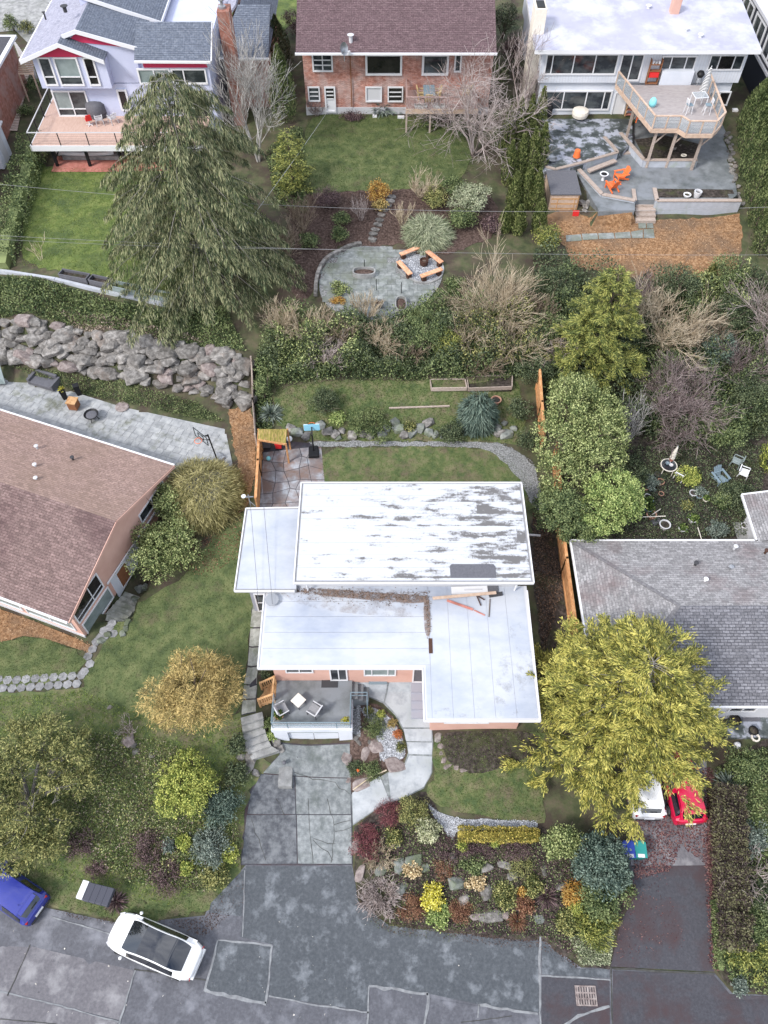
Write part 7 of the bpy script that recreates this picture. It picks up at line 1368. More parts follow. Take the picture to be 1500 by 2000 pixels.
for x, y, r in ((200, 1252, 9), (212, 1240, 8), (240, 1238, 8), (250, 1215, 8), (258, 1190, 9), (265, 1172, 9), (272, 1150, 10), (285, 1148, 9), (246, 1228, 7)): rock(slope, x, y, r, 'boulder_dark', 1.2, .3)
rbd = struct('rock_strip', None)
for i in range(34): y = 262 + i * 4.3; rock(rbd, 1421 + (y - 262) * .16 + random.uniform(-6, 8), y, random.uniform(3.5, 6), 'boulder', 1.2, .2)
for x, y, r in ((1268, 302, 7), (1290, 300, 6), (1312, 296, 9), (1330, 290, 8), (1345, 296, 7), (1280, 306, 5), (1338, 280, 6), (1145, 405, 9), (1138, 398, 8), (1150, 396, 7), (1142, 412, 6)): rock(rbd, x, y, r, 'boulder', 1.2, .1)

# ================================================================ PLANTS
def LM(k, a, b, c, r=.6, isl=1.0, sc=1.2): return M(k, a, b, c, sc=sc, isl=isl, r=r, spec=.3, det=3)
LM('lf_dark', (0.0253, 0.0414, 0.0207), (0.0633, 0.0862, 0.0403), (0.138, 0.167, 0.0862), isl=.7); LM('lf_mid', (0.036, 0.06, 0.0216), (0.096, 0.132, 0.048), (0.216, 0.258, 0.108), isl=.7); LM('lf_bright', (0.109, 0.163, 0.0466), (0.201, 0.279, 0.0776), (0.404, 0.466, 0.171), isl=.7); LM('lf_rhodo', (0.0585, 0.0845, 0.026), (0.169, 0.215, 0.0715), (0.39, 0.429, 0.182), isl=.7)
LM('lf_gold', (.075, .085, .02), (.255, .262, .05), (.53, .475, .12), isl=.5, sc=1.6); LM('lf_goldbrown', (0.165, 0.128, 0.045), (0.375, 0.285, 0.0975), (0.6, 0.45, 0.18), isl=.7); LM('lf_lime', (0.124, 0.166, 0.0344), (0.289, 0.338, 0.069), (0.51, 0.524, 0.138), isl=.7); LM('lf_olive', (.045, .06, .018), (.15, .17, .055), (.36, .345, .13), isl=.7)
LM('lf_spruce', (.042, .062, .028), (.13, .165, .07), (.31, .31, .17)); LM('lf_cedar', (0.0517, 0.0747, 0.0207), (0.161, 0.19, 0.046), (0.368, 0.368, 0.103), isl=.5, sc=1.6); LM('lf_blue', (0.0364, 0.0624, 0.0494), (0.078, 0.117, 0.091), (0.156, 0.208, 0.163)); LM('lf_bluegrey', (0.0715, 0.0975, 0.0806), (0.137, 0.176, 0.146), (0.247, 0.286, 0.24))
LM('lf_red', (0.0714, 0.0153, 0.0255), (0.153, 0.0357, 0.051), (0.245, 0.0918, 0.0918)); LM('lf_plum', (.05, .028, .034), (.11, .062, .068), (.19, .13, .125)); LM('lf_rust', (0.124, 0.0518, 0.0311), (0.228, 0.104, 0.0621), (0.31, 0.176, 0.104)); LM('lf_orange', (0.28, 0.128, 0.024), (0.416, 0.224, 0.04), (0.48, 0.32, 0.096)); LM('lf_cream', (.18, .20, .10), (.34, .36, .20), (.52, .52, .34))
LM('lf_tan', (.25, .19, .10), (.40, .32, .18), (.52, .43, .27)); LM('lf_mound', (0.138, 0.127, 0.0403), (0.276, 0.241, 0.092), (0.414, 0.368, 0.172)); LM('lf_yellow2', (.42, .38, .03), (.62, .56, .06), (.72, .66, .18)); LM('lf_hydr', (.36, .26, .13), (.52, .40, .22), (.62, .5, .31)); LM('lf_pale', (.16, .19, .11), (.28, .31, .19), (.4, .42, .28))
LM('tw_tan', (0.322, 0.253, 0.172), (0.46, 0.38, 0.265), (0.598, 0.506, 0.38)); LM('tw_pink', (.26, .21, .195), (.38, .31, .29), (.50, .43, .41)); LM('tw_white', (.26, .245, .23), (.38, .365, .35), (.50, .48, .46)); LM('tw_plum', (.14, .10, .10), (.22, .17, .165), (.32, .26, .25)); LM('tw_brown', (.16, .115, .08), (.25, .19, .14), (.35, .28, .21))
def foliage(lobes, n, L, Wd, mat, parent, out=.6, up=.25, rc=.3, name='foliage', low=-.35, fill=.12):
    Lb = np.array(lobes, float); ar = (Lb[:, 3] * Lb[:, 4] + Lb[:, 3] * Lb[:, 5] + Lb[:, 4] * Lb[:, 5]); ar /= ar.sum(); P = []; C0 = []; RR = []
    for l, a in zip(Lb, ar):
        m = max(6, int(n * a)); sf = 4.2 * (l[3] * l[4] * l[5]) ** (2 / 3) * 3; nc = max(6, int(sf / (rc * rc * 3.2)))
        d = unit(nc * 3); d = d[d[:, 2] > low][:nc]; cc = l[:3] + d * l[3:] * rng.uniform(.72, 1.0, (len(d), 1))
        k = rng.integers(0, len(d), m); u = unit(m) * rng.random((m, 1)) ** .4; sz = rng.uniform(.6, 1.3, len(d))[k][:, None]
        q = cc[k] + u * rc * sz * [1, 1, .8]; nf = int(m * fill)
        if nf: q[:nf] = l[:3] + unit(nf) * l[3:] * rng.random((nf, 1)) ** .5 * .9
        P.append(q); C0.append(np.repeat(l[None, :3], m, 0)); RR.append(np.repeat(l[None, 3:], m, 0))
    P = np.concatenate(P); O = (P - np.concatenate(C0)) / np.concatenate(RR); O /= np.linalg.norm(O, axis=1, keepdims=True) + 1e-6
    D = unit(len(P)) + O * out + [0, 0, up]; N_ = O + unit(len(P)) * .7 + [0, 0, .3]
    V, Fc = leafmesh(P, D, N_, rng.uniform(.65, 1.3, len(P)) * L, rng.uniform(.65, 1.3, len(P)) * Wd)
    return part(name, npmesh(name, V, Fc, mat), parent)
def segs_mesh(S, mat, name, k=3):
    S = np.array(S, float); a, b, r0, r1 = S[:, :3], S[:, 3:6], S[:, 6:7], S[:, 7:8]; d = b - a; d /= np.linalg.norm(d, axis=1, keepdims=True) + 1e-9
    h = np.where(np.abs(d[:, 2:3]) < .9, [[0, 0, 1.]], [[1., 0, 0]]); x = np.cross(d, h); x /= np.linalg.norm(x, axis=1, keepdims=True) + 1e-9; y = np.cross(d, x); V = []
    for c, r in ((a, r0), (b, r1)):
        for j in range(k): t = 2 * math.pi * j / k; V.append(c + (x * math.cos(t) + y * math.sin(t)) * r)
    n = len(S); V = np.stack(V, 1).reshape(-1, 3); base = np.arange(n)[:, None] * 2 * k
    Fc = np.concatenate([base + np.array([[j, (j + 1) % k, k + (j + 1) % k, k + j]]) for j in range(k)], 0); return npmesh(name, V, Fc, mat)
def branch(S, p, d, L, r, lev, kids, spread, up, shrink=.62, wig=.12):
    p = np.array(p, float); d = d / np.linalg.norm(d); pts = [p]; n = 3 if lev > 0 else 2
    for i in range(n):
        d = d + rng.normal(size=3) * wig + [0, 0, up * .3]; d /= np.linalg.norm(d); q = pts[-1] + d * L / n; S.append([*pts[-1], *q, r * (1 - .7 * i / n) , r * (1 - .7 * (i + 1) / n)]); pts.append(q)
    if lev <= 0: return
    for i in range(kids[lev - 1]):
        t = rng.uniform(.25, 1); j = min(n - 1, int(t * n)); q = pts[j] + (pts[j + 1] - pts[j]) * (t * n - j)
        dd = d + unit(1)[0] * spread + [0, 0, up]; branch(S, q, dd, L * shrink * rng.uniform(.7, 1.2), max(r * .5, .008), lev - 1, kids, spread, up, shrink, wig)
def bare(name, label, cat, bx, by, h, rpx, mat, stems=6, kids=(5, 5), spread=.8, up=.2, r=.05, group=None, lean=.5, lev=None, rmin=1, wig=.12):
    p = gz(bx, by); R_ = rpx * depth(p) / F; o = th(name, label, cat, (p.x, p.y, p.z - .05), 0, group); S = []; lev = lev or len(kids)
    for i in range(stems):
        a = 2 * math.pi * (i + random.random() * .6) / stems; t = R_ / h * random.uniform(.25, 1.0) * lean * 2
        L = h * .62 * random.uniform(.8, 1.1) * math.sqrt(1 + t * t * .4); branch(S, (0.1 * math.cos(a), .1 * math.sin(a), 0), np.array([t * math.cos(a), t * math.sin(a), 1]), L, r, lev, kids, spread, up, wig=wig)
    S = np.array(S); big = S[:, 6] > r * .55; 
    part('trunk', segs_mesh(S[big], mat, 'trunk', 5), o, kind='stuff' if stems > 6 else None); part('twigs', segs_mesh(np.c_[S[~big][:, :6], np.maximum(S[~big][:, 6:], .0095 * rmin)], mat, 'twigs', 3), o, kind='stuff'); return o
def lobes_for(R_, h, n, rz=None, sq=1.0):
    Ls = [(0, 0, h * .5, R_ * .62, R_ * .62 * sq, h * .5)]
    for i in range(n):
        a = 2 * math.pi * i / n + random.uniform(-.3, .3); q = random.uniform(.36, .66); s = random.uniform(.28, .52)
        Ls.append((R_ * q * math.cos(a), R_ * q * sq * math.sin(a), h * random.uniform(.34, .62), R_ * s, R_ * s * sq, h * random.uniform(.26, .38)))
    return Ls
def bush(name, label, cx, cy, rpx, h, mat, n=2500, L=.14, Wd=.08, k=6, cat='shrub', group=None, rc=None, sq=1.0, out=.6, up=.25, twig='trunk'):
    c = above(cx, cy, h * .5); R_ = rpx * depth(c) / F; g0 = float(T(c.x, c.y)); o = th(name, label, cat, (c.x, c.y, g0 - .03), 0, group)
    foliage(lobes_for(R_, h, k, sq=sq), int(n * 1.5), L * .78, Wd * .78, mat, o, rc=rc or min(.32, R_ * .3), out=out, up=up)
    S = []
    for i in range(5): branch(S, (0, 0, 0), np.array([random.uniform(-1, 1) * R_ / h, random.uniform(-1, 1) * R_ / h, 1]), h * .7, max(.015, h * .02), 1, (3,), .8, .2)
    part('stems', segs_mesh(S, twig, 'stems', 4), o); return o
def tipz(p, py): return CZ - p.y / math.tan(TILT + math.atan((1000 - py) / F))
def conifer(name, label, bx, by, tipy, rpx, mat, nb=150, per=180, style='fan', L=.35, Wd=.1, trunkr=.25, low=.06, pw_=.85, cat='tree', tm='trunk', hh=None, off=(0, 0)):
    p = gz(bx, by); h = hh or (tipz(p, tipy) - p.z); R_ = rpx * depth(p + Vector((0, 0, h * .25))) / F; o = th(name, label, cat, (p.x, p.y, p.z - .05)); S = [[0, 0, 0, 0, 0, h * .5, trunkr, trunkr * .6], [0, 0, h * .5, 0, 0, h * .97, trunkr * .6, .02]]
    part('trunk', segs_mesh(S, tm, 'trunk', 8), o); BS, PP, DD, NN, LL = [], [], [], [], []
    for i in range(nb):
        t = low + (1 - low) * (i + rng.random()) / nb; az = i * 2.39996 + rng.normal() * .3; ln = R_ * (1 - t) ** pw_ * (rng.uniform(.55, 1.0) if style == 'spray' else rng.uniform(.5, 1.12)) + .25; oz = np.array([math.cos(az), math.sin(az), 0]); sd = np.array([-oz[1], oz[0], 0])
        rise, fall = (.30, .62) if style == 'weep' else ((.42, .50) if style == 'fan' else ((rng.uniform(.05, .55), .35) if style == 'spray' else (.25, .3))); P0 = np.array([0, 0, h * t]); pos = lambda s: P0 + oz * ln * s + np.array([0, 0, ln * (rise * s - fall * s * s)])
        prev = P0
        for q in range(1, 5): cur = pos(q / 4); BS.append([*prev, *cur, .03 * (1.15 - q / 4) * (ln / 4 + .4), .03 * (1.15 - (q + 1) / 4.2) * (ln / 4 + .4)]); prev = cur
        m = max(14, int(per * (ln / R_) ** 1.1)); s = .22 + .80 * rng.random(m) ** .75; s = np.minimum(s, 1.03); sg = rng.choice([-1, 1], m)
        wdt = ln * .30 * (1.08 - s) + .10; lat = rng.random(m) ** .7 * wdt * sg; base = P0 + oz * (ln * s)[:, None] + np.c_[np.zeros(m), np.zeros(m), ln * (rise * s - fall * s * s)] + sd * lat[:, None]
        if style == 'weep':
            base[:, 2] -= np.abs(lat) * .25 + rng.random(m) * .25; D = oz * .25 + sd * (sg * .25)[:, None] + rng.normal(size=(m, 3)) * .22 + [0, 0, -1.0]
        elif style == 'fan':
            base[:, 2] += rng.normal(size=m) * .09 - np.abs(lat) * .22; D = oz * .8 + sd * (sg * rng.uniform(.2, .9, m))[:, None] + rng.normal(size=(m, 3)) * .3 + [0, 0, -.12]
        elif style == 'spray':
            K = max(4, int(15 * ln / R_)); sc_ = np.minimum(.06 + .98 * rng.random(K) ** .62, 1.02); sgn = rng.choice([-1, 1], K); dr = oz[None] * rng.uniform(.35, 1, (K, 1)) + sd[None] * (sgn * rng.uniform(.1, .9, K))[:, None] + np.c_[np.zeros(K), np.zeros(K), rng.uniform(-.25, .35, K)]; dr /= np.linalg.norm(dr, axis=1, keepdims=True)
            kk = rng.integers(0, K, m); tt = rng.random(m) * rng.uniform(.45, .95) * (.45 + ln * .13); og = P0 + oz * (ln * sc_)[:, None] + np.c_[np.zeros(K), np.zeros(K), ln * (rise * sc_ - fall * sc_ * sc_)]
            base = og[kk] + dr[kk] * tt[:, None] + rng.normal(size=(m, 3)) * (.05 + .10 * tt)[:, None] * [1, 1, .6]; D = dr[kk] + rng.normal(size=(m, 3)) * .38 + [0, 0, -.12]
        else:
            base[:, 2] += rng.normal(size=m) * .07; D = oz * .7 + sd * (sg * .7)[:, None] + rng.normal(size=(m, 3)) * .45 + [0, 0, .2]
        PP.append(base); DD.append(D); NN.append(rng.normal(size=(m, 3)) * .6 + [0, 0, 1] + oz * .3); LL.append(rng.uniform(.6, 1.3, m) * L)
    PP, DD, NN, LL = map(np.concatenate, (PP, DD, NN, LL)); V, Fc = leafmesh(PP, DD, NN, LL, rng.uniform(.6, 1.3, len(PP)) * Wd); part('crown', npmesh('crown', V, Fc, mat), o); part('branches', segs_mesh(BS, tm, 'branches', 4), o, kind='stuff'); return o
def column(name, label, bx, by, h, rpx, mat, n=2200, group=None, cat='shrub', L=.22, Wd=.08, world=None):
    p = gz(bx, by) if world is None else Vector((world[0], world[1], float(T(*world)))); R_ = rpx * depth(p) / F; o = th(name, label, cat, (p.x, p.y, p.z - .05), 0, group); t = rng.random(n) ** .8; a = rng.uniform(0, 6.283, n); rr = R_ * np.sin(np.pi * np.clip(t * .86 + .16, 0, 1)) ** .8 * (1 - t * .35) * (1 + .22 * np.sin(a * 5 + t * 9) * rng.random()) * rng.uniform(.75, 1.05, n)
    O = np.c_[np.cos(a), np.sin(a), np.zeros(n)]; P = O * rr[:, None] + np.c_[np.zeros(n), np.zeros(n), h * (t * .97 + .01)]; V, Fc = leafmesh(P, O * .35 + rng.normal(size=(n, 3)) * .25 + [0, 0, 1], O + rng.normal(size=(n, 3)) * .4, rng.uniform(.6, 1.3, n) * L, rng.uniform(.6, 1.3, n) * Wd)
    part('foliage', npmesh('foliage', V, Fc, mat), o); part('stem', segs_mesh([[0, 0, 0, 0, 0, h * .8, .06, .02]], 'trunk', 'stem', 5), o); return o
def spiky(name, label, cx, cy, rpx, mat, n=160, Wd=.06, cat='plant', el=(.15, 1.2), group=None, h=.0):
    p = gz(cx, cy); R_ = rpx * depth(p) / F; o = th(name, label, cat, (p.x, p.y, p.z), 0, group); a = rng.uniform(0, 6.283, n); e = rng.uniform(*el, n); D = np.c_[np.cos(a) * np.cos(e), np.sin(a) * np.cos(e), np.sin(e)]
    L1 = R_ * rng.uniform(.5, .75, n); V, Fc = leafmesh(np.zeros((n, 3)) + [0, 0, h], D, unit(n) + [0, 0, 1], L1 * 1.2, Wd); D2 = D + [0, 0, -.55]; V2, F2 = leafmesh(D * (L1 * .7)[:, None] + [0, 0, h], D2, unit(n) + [0, 0, 1], L1 * .9, Wd * .9)
    part('blades', npmesh('blades', np.r_[V, V2], np.r_[Fc, F2 + len(V)], mat), o); part('crown_base', G().lathe([(.08, 0), (.1, .06 + h), (.03, .14 + h), (0, .15 + h)], n=7).mesh('crown_base', 'trunk'), o); return o
def mound(name, label, cx, cy, rpx, h, mat, n=9000, L=.35, Wd=.025, cat='shrub', sq=1, twig=None, drop=.5):
    c = above(cx, cy, h * .45); R_ = rpx * depth(c) / F; o = th(name, label, cat, (c.x, c.y, float(T(c.x, c.y)) - .03)); d = unit(n); d[:, 2] = np.abs(d[:, 2]); lump = 1 + .10 * np.sin(d[:, 0] * 9 + 1) * np.sin(d[:, 1] * 8) * np.sin(d[:, 2] * 7 + 2); P = d * [R_, R_ * sq, h] * (rng.uniform(.78, 1.0, (n, 1)) * lump[:, None]); D = d * [1, 1, .2] + rng.normal(size=(n, 3)) * .45 - [0, 0, drop]
    V, Fc = leafmesh(P, D, d + rng.normal(size=(n, 3)) * .5, rng.uniform(.5, 1.3, n) * L, rng.uniform(.6, 1.3, n) * Wd); part('foliage', npmesh('foliage', V, Fc, mat), o)
    S = []
    for i in range(5): branch(S, (0, 0, 0), np.array([random.uniform(-.8, .8), random.uniform(-.8, .8), 1]), h * .75, .03, 1, (3,), .8, .1)
    part('stems', segs_mesh(S, 'trunk', 'stems', 4), o); return o
def hedge(name, label, s, w, h, mat, n=6000, L=.12, Wd=.07, cat='hedge', zoff=0):
    P = gpts(s); o = th(name, label, cat, P[0]); q = rng.random(n); sl = [(b - a).length for a, b in zip(P[:-1], P[1:])]; tot = sum(sl); out = []; DD = []
    for a, b, l in zip(P[:-1], P[1:], sl):
        m = int(n * l / tot); t = rng.random(m); d = np.array((b - a).normalized()); nn = np.array([-d[1], d[0], 0]); nn /= np.linalg.norm(nn); c = np.array(a)[None] + np.outer(t, np.array(b - a)); c[:, 2] = T(c[:, 0], c[:, 1]); f = rng.random(m); u = rng.uniform(-1, 1, m); v = rng.random(m); top = f < .5; sd_ = np.where(f < .75, 1, -1); lump = 1 + .10 * np.sin(t * l * 2.1) + .10 * np.sin(t * l * 4.7 + 1) + .05 * np.sin(t * l * 11)
        lat = np.where(top, u * w / 2, sd_ * w / 2 * rng.uniform(.8, 1.02, m)) * lump; z = np.where(top, h * rng.uniform(.86, 1.02, m), v * h) * lump; out.append(c + nn[None] * lat[:, None] + np.c_[np.zeros(m), np.zeros(m), z]); DD.append(unit(m) + np.where(top[:, None], [[0, 0, .8]], nn[None] * sd_[:, None] * .8))
    PP = np.concatenate(out) - np.array(P[0]); D = np.concatenate(DD); V, Fc = leafmesh(PP, D, D * .5 + unit(len(PP)), rng.uniform(.6, 1.3, len(PP)) * L, rng.uniform(.6, 1.3, len(PP)) * Wd); part('foliage', npmesh('foliage', V, Fc, mat), o)
    g = G()
    for a, b in zip(P[:-1], P[1:]): g.bar((a.x, a.y, a.z + h * .42), (b.x, b.y, b.z + h * .26), w * .42, h * .5)
    g.build('inner_growth', mat, o, W=True); return o
# ---- big trees
conifer('weeping_spruce', 'tall weeping spruce with grey green hanging sprays beside the upper left lawn', 408, 548, 138, 208, 'lf_spruce', 155, 1150, 'weep', .38, .042, .3, .08, .36, tm='trunk_grey')
conifer('golden_cypress', 'huge golden yellow cypress over the driveway at right', 1182, 1430, 1180, 210, 'lf_gold', 230, 1300, 'spray', .22, .045, .3, .08, .42, tm='trunk_grey', hh=9.5)
conifer('cedar_tree', 'yellow green cedar in the middle of the right hand thicket', 1152, 725, 530, 106, 'lf_cedar', 130, 1000, 'spray', .24, .045, .2, .06, .75)
def broadtree(name, label, lob, n, L, Wd, mat, base, rc=.34, cat='tree', tm='trunk'):
    p = gz(*base); o = th(name, label, cat, (p.x, p.y, p.z - .05)); Ls = []; S = []
    for cx, cy, rpx, hc, asp in lob:
        c = above(cx, cy, hc); r = rpx * depth(c) / F; l = c - Vector(o.location); Ls.append((l.x, l.y, l.z, r, r, r * asp))
        q = np.array([0, 0, 0.]); e = np.array(l); mid = e * .5 + [rng.normal() * .2, rng.normal() * .2, .3]; S += [[*q, *mid, .12, .08], [*mid, *e, .08, .03]]
        for k in range(5): branch(S, mid, (e - mid) / np.linalg.norm(e - mid) + unit(1)[0] * .7, r * 1.1, .035, 1, (4,), .7, .1)
    foliage(Ls, n, L, Wd, mat, o, rc=rc, name='crown'); part('trunk', segs_mesh(S, tm, 'trunk', 5), o); return o
broadtree('laurel_tree', 'tall mottled green laurel tree right of the back lawn', [(1128, 800, 70, 3.2, .8), (1095, 860, 58, 2.6, .8), (1165, 850, 62, 3.0, .8), (1105, 930, 55, 2.2, .8), (1160, 900, 60, 2.6, .8), (1125, 770, 45, 3.6, .8), (1185, 810, 40, 3.2, .8)], 32000, .14, .07, 'lf_rhodo', (1120, 930))
broadtree('laurel_tree', 'bright green laurel above the grey roof, right of the main house', [(1200, 965, 52, 3.0, .85), (1175, 1000, 48, 2.6, .8), (1225, 990, 34, 2.6, .9)], 18000, .13, .065, 'lf_bright', (1190, 1020))
broadtree('laurel_tree', 'dark green laurel at the top end of the lower orange fence', [(1100, 1005, 52, 2.4, .8), (1130, 1030, 40, 2.0, .8), (1075, 985, 34, 2.0, .8), (1155, 1025, 34, 2.2, .8)], 16000, .13, .065, 'lf_mid', (1110, 1040))
broadtree('contorted_pine', 'spreading olive pine with bare twisted limbs at the lower left edge', [(30, 1455, 48, 2.6, .55), (90, 1440, 44, 2.8, .5), (140, 1465, 40, 2.6, .5), (20, 1500, 40, 2.2, .5), (150, 1530, 32, 2.2, .5), (110, 1500, 34, 2.4, .5), (40, 1600, 50, 2.2, .5), (90, 1625, 46, 2.0, .5), (30, 1660, 44, 1.8, .5), (-20, 1560, 50, 2.4, .5), (75, 1660, 36, 1.6, .5)], 34000, .17, .045, 'lf_olive', (60, 1570), rc=.40, tm='trunk_grey')
bare('bare_birch', 'pale bare birch left of the brick house', 'tree', 505, 315, 9.0, 78, 'tw_white', 5, (7, 6, 5), .75, .25, .075, lean=.42, wig=.12)
bare('bare_tree', 'pinkish bare tree at the right corner of the brick house', 'tree', 925, 300, 7.6, 90, 'tw_pink', 6, (7, 6, 6), 1.0, .05, .09, lean=.5, wig=.2)
bare('bare_tree', 'slim pinkish bare tree against the left wall of the white house', 'tree', 1018, 230, 7.0, 45, 'tw_pink', 3, (6, 6, 4), .8, .2, .09, lean=.3)
bare('bare_tree', 'pale bare tree at the right edge below the bark yard', 'tree', 1500, 700, 6.5, 95, 'tw_pink', 8, (7, 6, 5), .7, .15, .07, lean=.6)
bare('bare_shrub', 'wide tan fan of bare branches right of the fire pit circle', 'shrub', 965, 615, 3.2, 118, 'tw_tan', 34, (7, 6), .55, .1, .035, lean=.85)
bare('bare_shrub', 'second tan bare shrub on the bank below the wide fan', 'shrub', 1005, 690, 2.6, 70, 'tw_tan', 18, (6, 6), .6, .1, .03, lean=.8)
bare('bare_shrub', 'tan bare tree shrub right of the yellow green cedar', 'shrub', 1285, 690, 4.5, 75, 'tw_tan', 12, (7, 6, 4), .8, .1, .05, lean=.6)
bare('bare_shrub', 'plum grey bare thicket below the tan one', 'shrub', 1310, 830, 4.0, 90, 'tw_plum', 16, (7, 7, 4), .9, .1, .04, lean=.7)
bare('bare_shrub', 'white limbed bare shrub right of the mottled laurel', 'shrub', 1225, 860, 3.2, 48, 'tw_white', 8, (6, 5), .6, .2, .04, lean=.6)
bare('bare_shrub', 'tan dry stalks standing in the lower half of the round patio', 'shrub', 715, 622, 1.9, 45, 'tw_tan', 22, (5, 4), .4, .3, .02, lean=.6)
bare('bare_shrub', 'tan bare shrub at the lower left of the round patio', 'shrub', 600, 660, 2.2, 60, 'tw_tan', 22, (6, 5), .5, .2, .025, lean=.7)
bare('bare_shrub', 'brown bare stems by the spruce, left of the mulch bed', 'shrub', 590, 455, 2.6, 40, 'tw_brown', 14, (6, 5), .5, .2, .03, lean=.5)
bare('bare_shrub', 'vase shaped bare shrub beside the stone steps', 'shrub', 785, 440, 1.8, 28, 'tw_tan', 12, (5, 4), .4, .3, .02, lean=.6)
bare('bare_shrub', 'pinkish bare shrub left of the stone steps', 'shrub', 705, 430, 1.7, 26, 'tw_pink', 10, (5, 4), .5, .25, .02, lean=.5)
bare('bare_shrub', 'loose tan bare shrub at the lower edge of the middle lawn', 'shrub', 820, 385, 1.6, 45, 'tw_tan', 16, (5, 5), .6, .2, .02, lean=.7)
bare('bare_shrub', 'dark purple bare shrub under the left windows of the brick house', 'shrub', 620, 225, 1.3, 28, 'tw_plum', 14, (5, 5), .6, .2, .02, lean=.6)
bare('bare_shrub', 'small rosy bare tree against the brick wall', 'shrub', 690, 215, 2.2, 16, 'tw_pink', 3, (5, 5), .7, .3, .03, lean=.4)
bare('bare_shrub', 'small bare sapling at the corner of the upper left lawn', 'shrub', 80, 508, 1.9, 16, 'tw_tan', 3, (4, 3), .6, .2, .03, lean=.5)
bare('bare_shrub', 'grey bare twigs near the pale boulder on the weedy slope', 'shrub', 255, 1430, 1.2, 30, 'tw_pink', 8, (4, 3), .7, .2, .025, lean=.7)
bare('bare_shrub', 'pale bare mound of twigs at the lower left of the front rockery', 'shrub', 745, 1748, .8, 44, 'tw_pink', 50, (5, 4), .8, .0, .012, lean=.9, rmin=1.3)
bare('bare_shrub', 'grey bare hydrangea twigs above the pale mound', 'shrub', 745, 1672, .7, 34, 'tw_tan', 26, (5, 4), .7, .1, .012, lean=.8)
bare('bare_shrub', 'pale tangled bare branches over the right hand hedge', 'shrub', 1470, 1715, 1.6, 50, 'tw_pink', 14, (5, 4), .9, .0, .03, lean=.9)
bare('bare_shrub', 'grey twiggy shrub at the foot of the white house chimney', 'shrub', 1030, 215, 2.4, 30, 'tw_pink', 14, (6, 5), .6, .2, .025, lean=.6)
for bx, by, h, r, m, lab in ((550, 640, 2.0, 42, 'tw_tan', 'tan bare shrub by the foot of the spruce'), (672, 668, 2.0, 40, 'tw_brown', 'brown bare shrub below the left rim of the round patio'), (742, 680, 2.2, 44, 'tw_tan', 'tan bare shrub below the middle of the round patio'), (640, 712, 1.8, 46, 'tw_pink', 'greyish bare tangle on the bank above the long grass slope'), (800, 700, 1.6, 40, 'tw_brown', 'brown bare tangle left of the lower tan shrub'), (915, 668, 2.0, 44, 'tw_tan', 'tan bare shrub left of the second fan shrub'), (945, 722, 1.6, 42, 'tw_brown', 'brown tangle above the raised beds'), (1050, 640, 2.4, 44, 'tw_brown', 'brown bare shrub under the dark ivy mound'), (1085, 720, 2.2, 40, 'tw_pink', 'greyish bare shrub at the left foot of the cedar'), (1240, 600, 2.6, 40, 'tw_plum', 'plum bare shrub behind the cedar tip'), (1440, 740, 3.0, 55, 'tw_plum', 'plum grey bare tangle at the right below the dark shrub'), (560, 505, 2.6, 40, 'tw_brown', 'brown bare shrub between spruce and mulch bed'), (1370, 690, 3.0, 48, 'tw_brown', 'brown bare shrub beside the blue green shrub')):
    bare('bare_shrub', lab, 'shrub', bx, by, h, r, m, 16, (6, 6), .7, .12, .022, lean=.75)
# ---- arborvitae
AL = [(985, 300, 4.2), (1005, 290, 4.5), (1025, 285, 4.6), (1045, 275, 4.8), (990, 350, 3.6), (1010, 345, 3.9), (1032, 340, 4.2), (1050, 330, 4.2), (1000, 400, 3.2), (1022, 395, 3.4), (1042, 400, 3.4), (985, 440, 2.0), (1010, 445, 2.4), (1050, 440, 2.6)]
LM('lf_arbor', (.05, .075, .022), (.13, .165, .055), (.26, .29, .11))
for x, y, h in AL: column('arborvitae', 'upright green arborvitae in the staggered rows left of the white house terraces', x, y + 12, h, 15, 'lf_arbor', 2400, 'arborvitae rows left of the white house terraces')
AR = [(1462, 210, 3.5), (1450, 235, 3.8), (1480, 240, 4.2), (1450, 275, 4.2), (1480, 285, 4.6), (1452, 320, 4.2), (1485, 330, 4.6), (1462, 365, 4.4), (1492, 380, 4.6), (1470, 415, 4.2), (1500, 430, 4.6), (1478, 465, 4.0), (1510, 480, 4.2), (1510, 290, 4.6), (1515, 350, 4.6)]
for x, y, h in AR: column('arborvitae', 'dense green arborvitae in the hedge along the right edge', x + 5, y + 28, h, 27, 'lf_mid', 2600, 'arborvitae hedge along the right edge')
# ---- shrubs, top band
column('yew_column', 'dark green columnar yew left of the brick house', 556, 235, 6.0, 30, 'lf_mid', 4500); column('yew_column', 'second green columnar yew behind, by the outbuilding', 548, 150, 5.0, 28, 'lf_dark', 3500)
conifer('young_cypress', 'light green young cypress at the left of the middle lawn', 572, 365, 255, 44, 'lf_cedar', 60, 220, 'spray', .2, .06, .1, .03, .7); bush('shrub', 'brown plum shrub at the back left of the brick house', 575, 45, 30, 2, 'lf_plum', 1800)
bush('shrub', 'dark shrub right of the brick house roof', 985, 40, 32, 3, 'lf_dark', 2500); bush('shrub', 'brownish shrub between brick and white houses', 1000, 95, 26, 2.5, 'lf_plum', 1800); bush('shrub', 'green shrub behind the bare tree by the plum deck', 965, 150, 30, 2.5, 'lf_mid', 2200); bush('shrub', 'dark green shrub under the plum deck', 905, 245, 34, 1.4, 'lf_dark', 2200); bush('shrub', 'green fern clump below the plum deck rail', 838, 240, 18, .9, 'lf_mid', 900)
spiky('yucca', 'spiky grey green yucca by the brick house wall', 748, 218, 30, 'lf_bluegrey', 200, .09); spiky('yucca', 'smaller spiky yucca beside the first at the brick wall', 778, 216, 20, 'lf_blue', 120, .08)
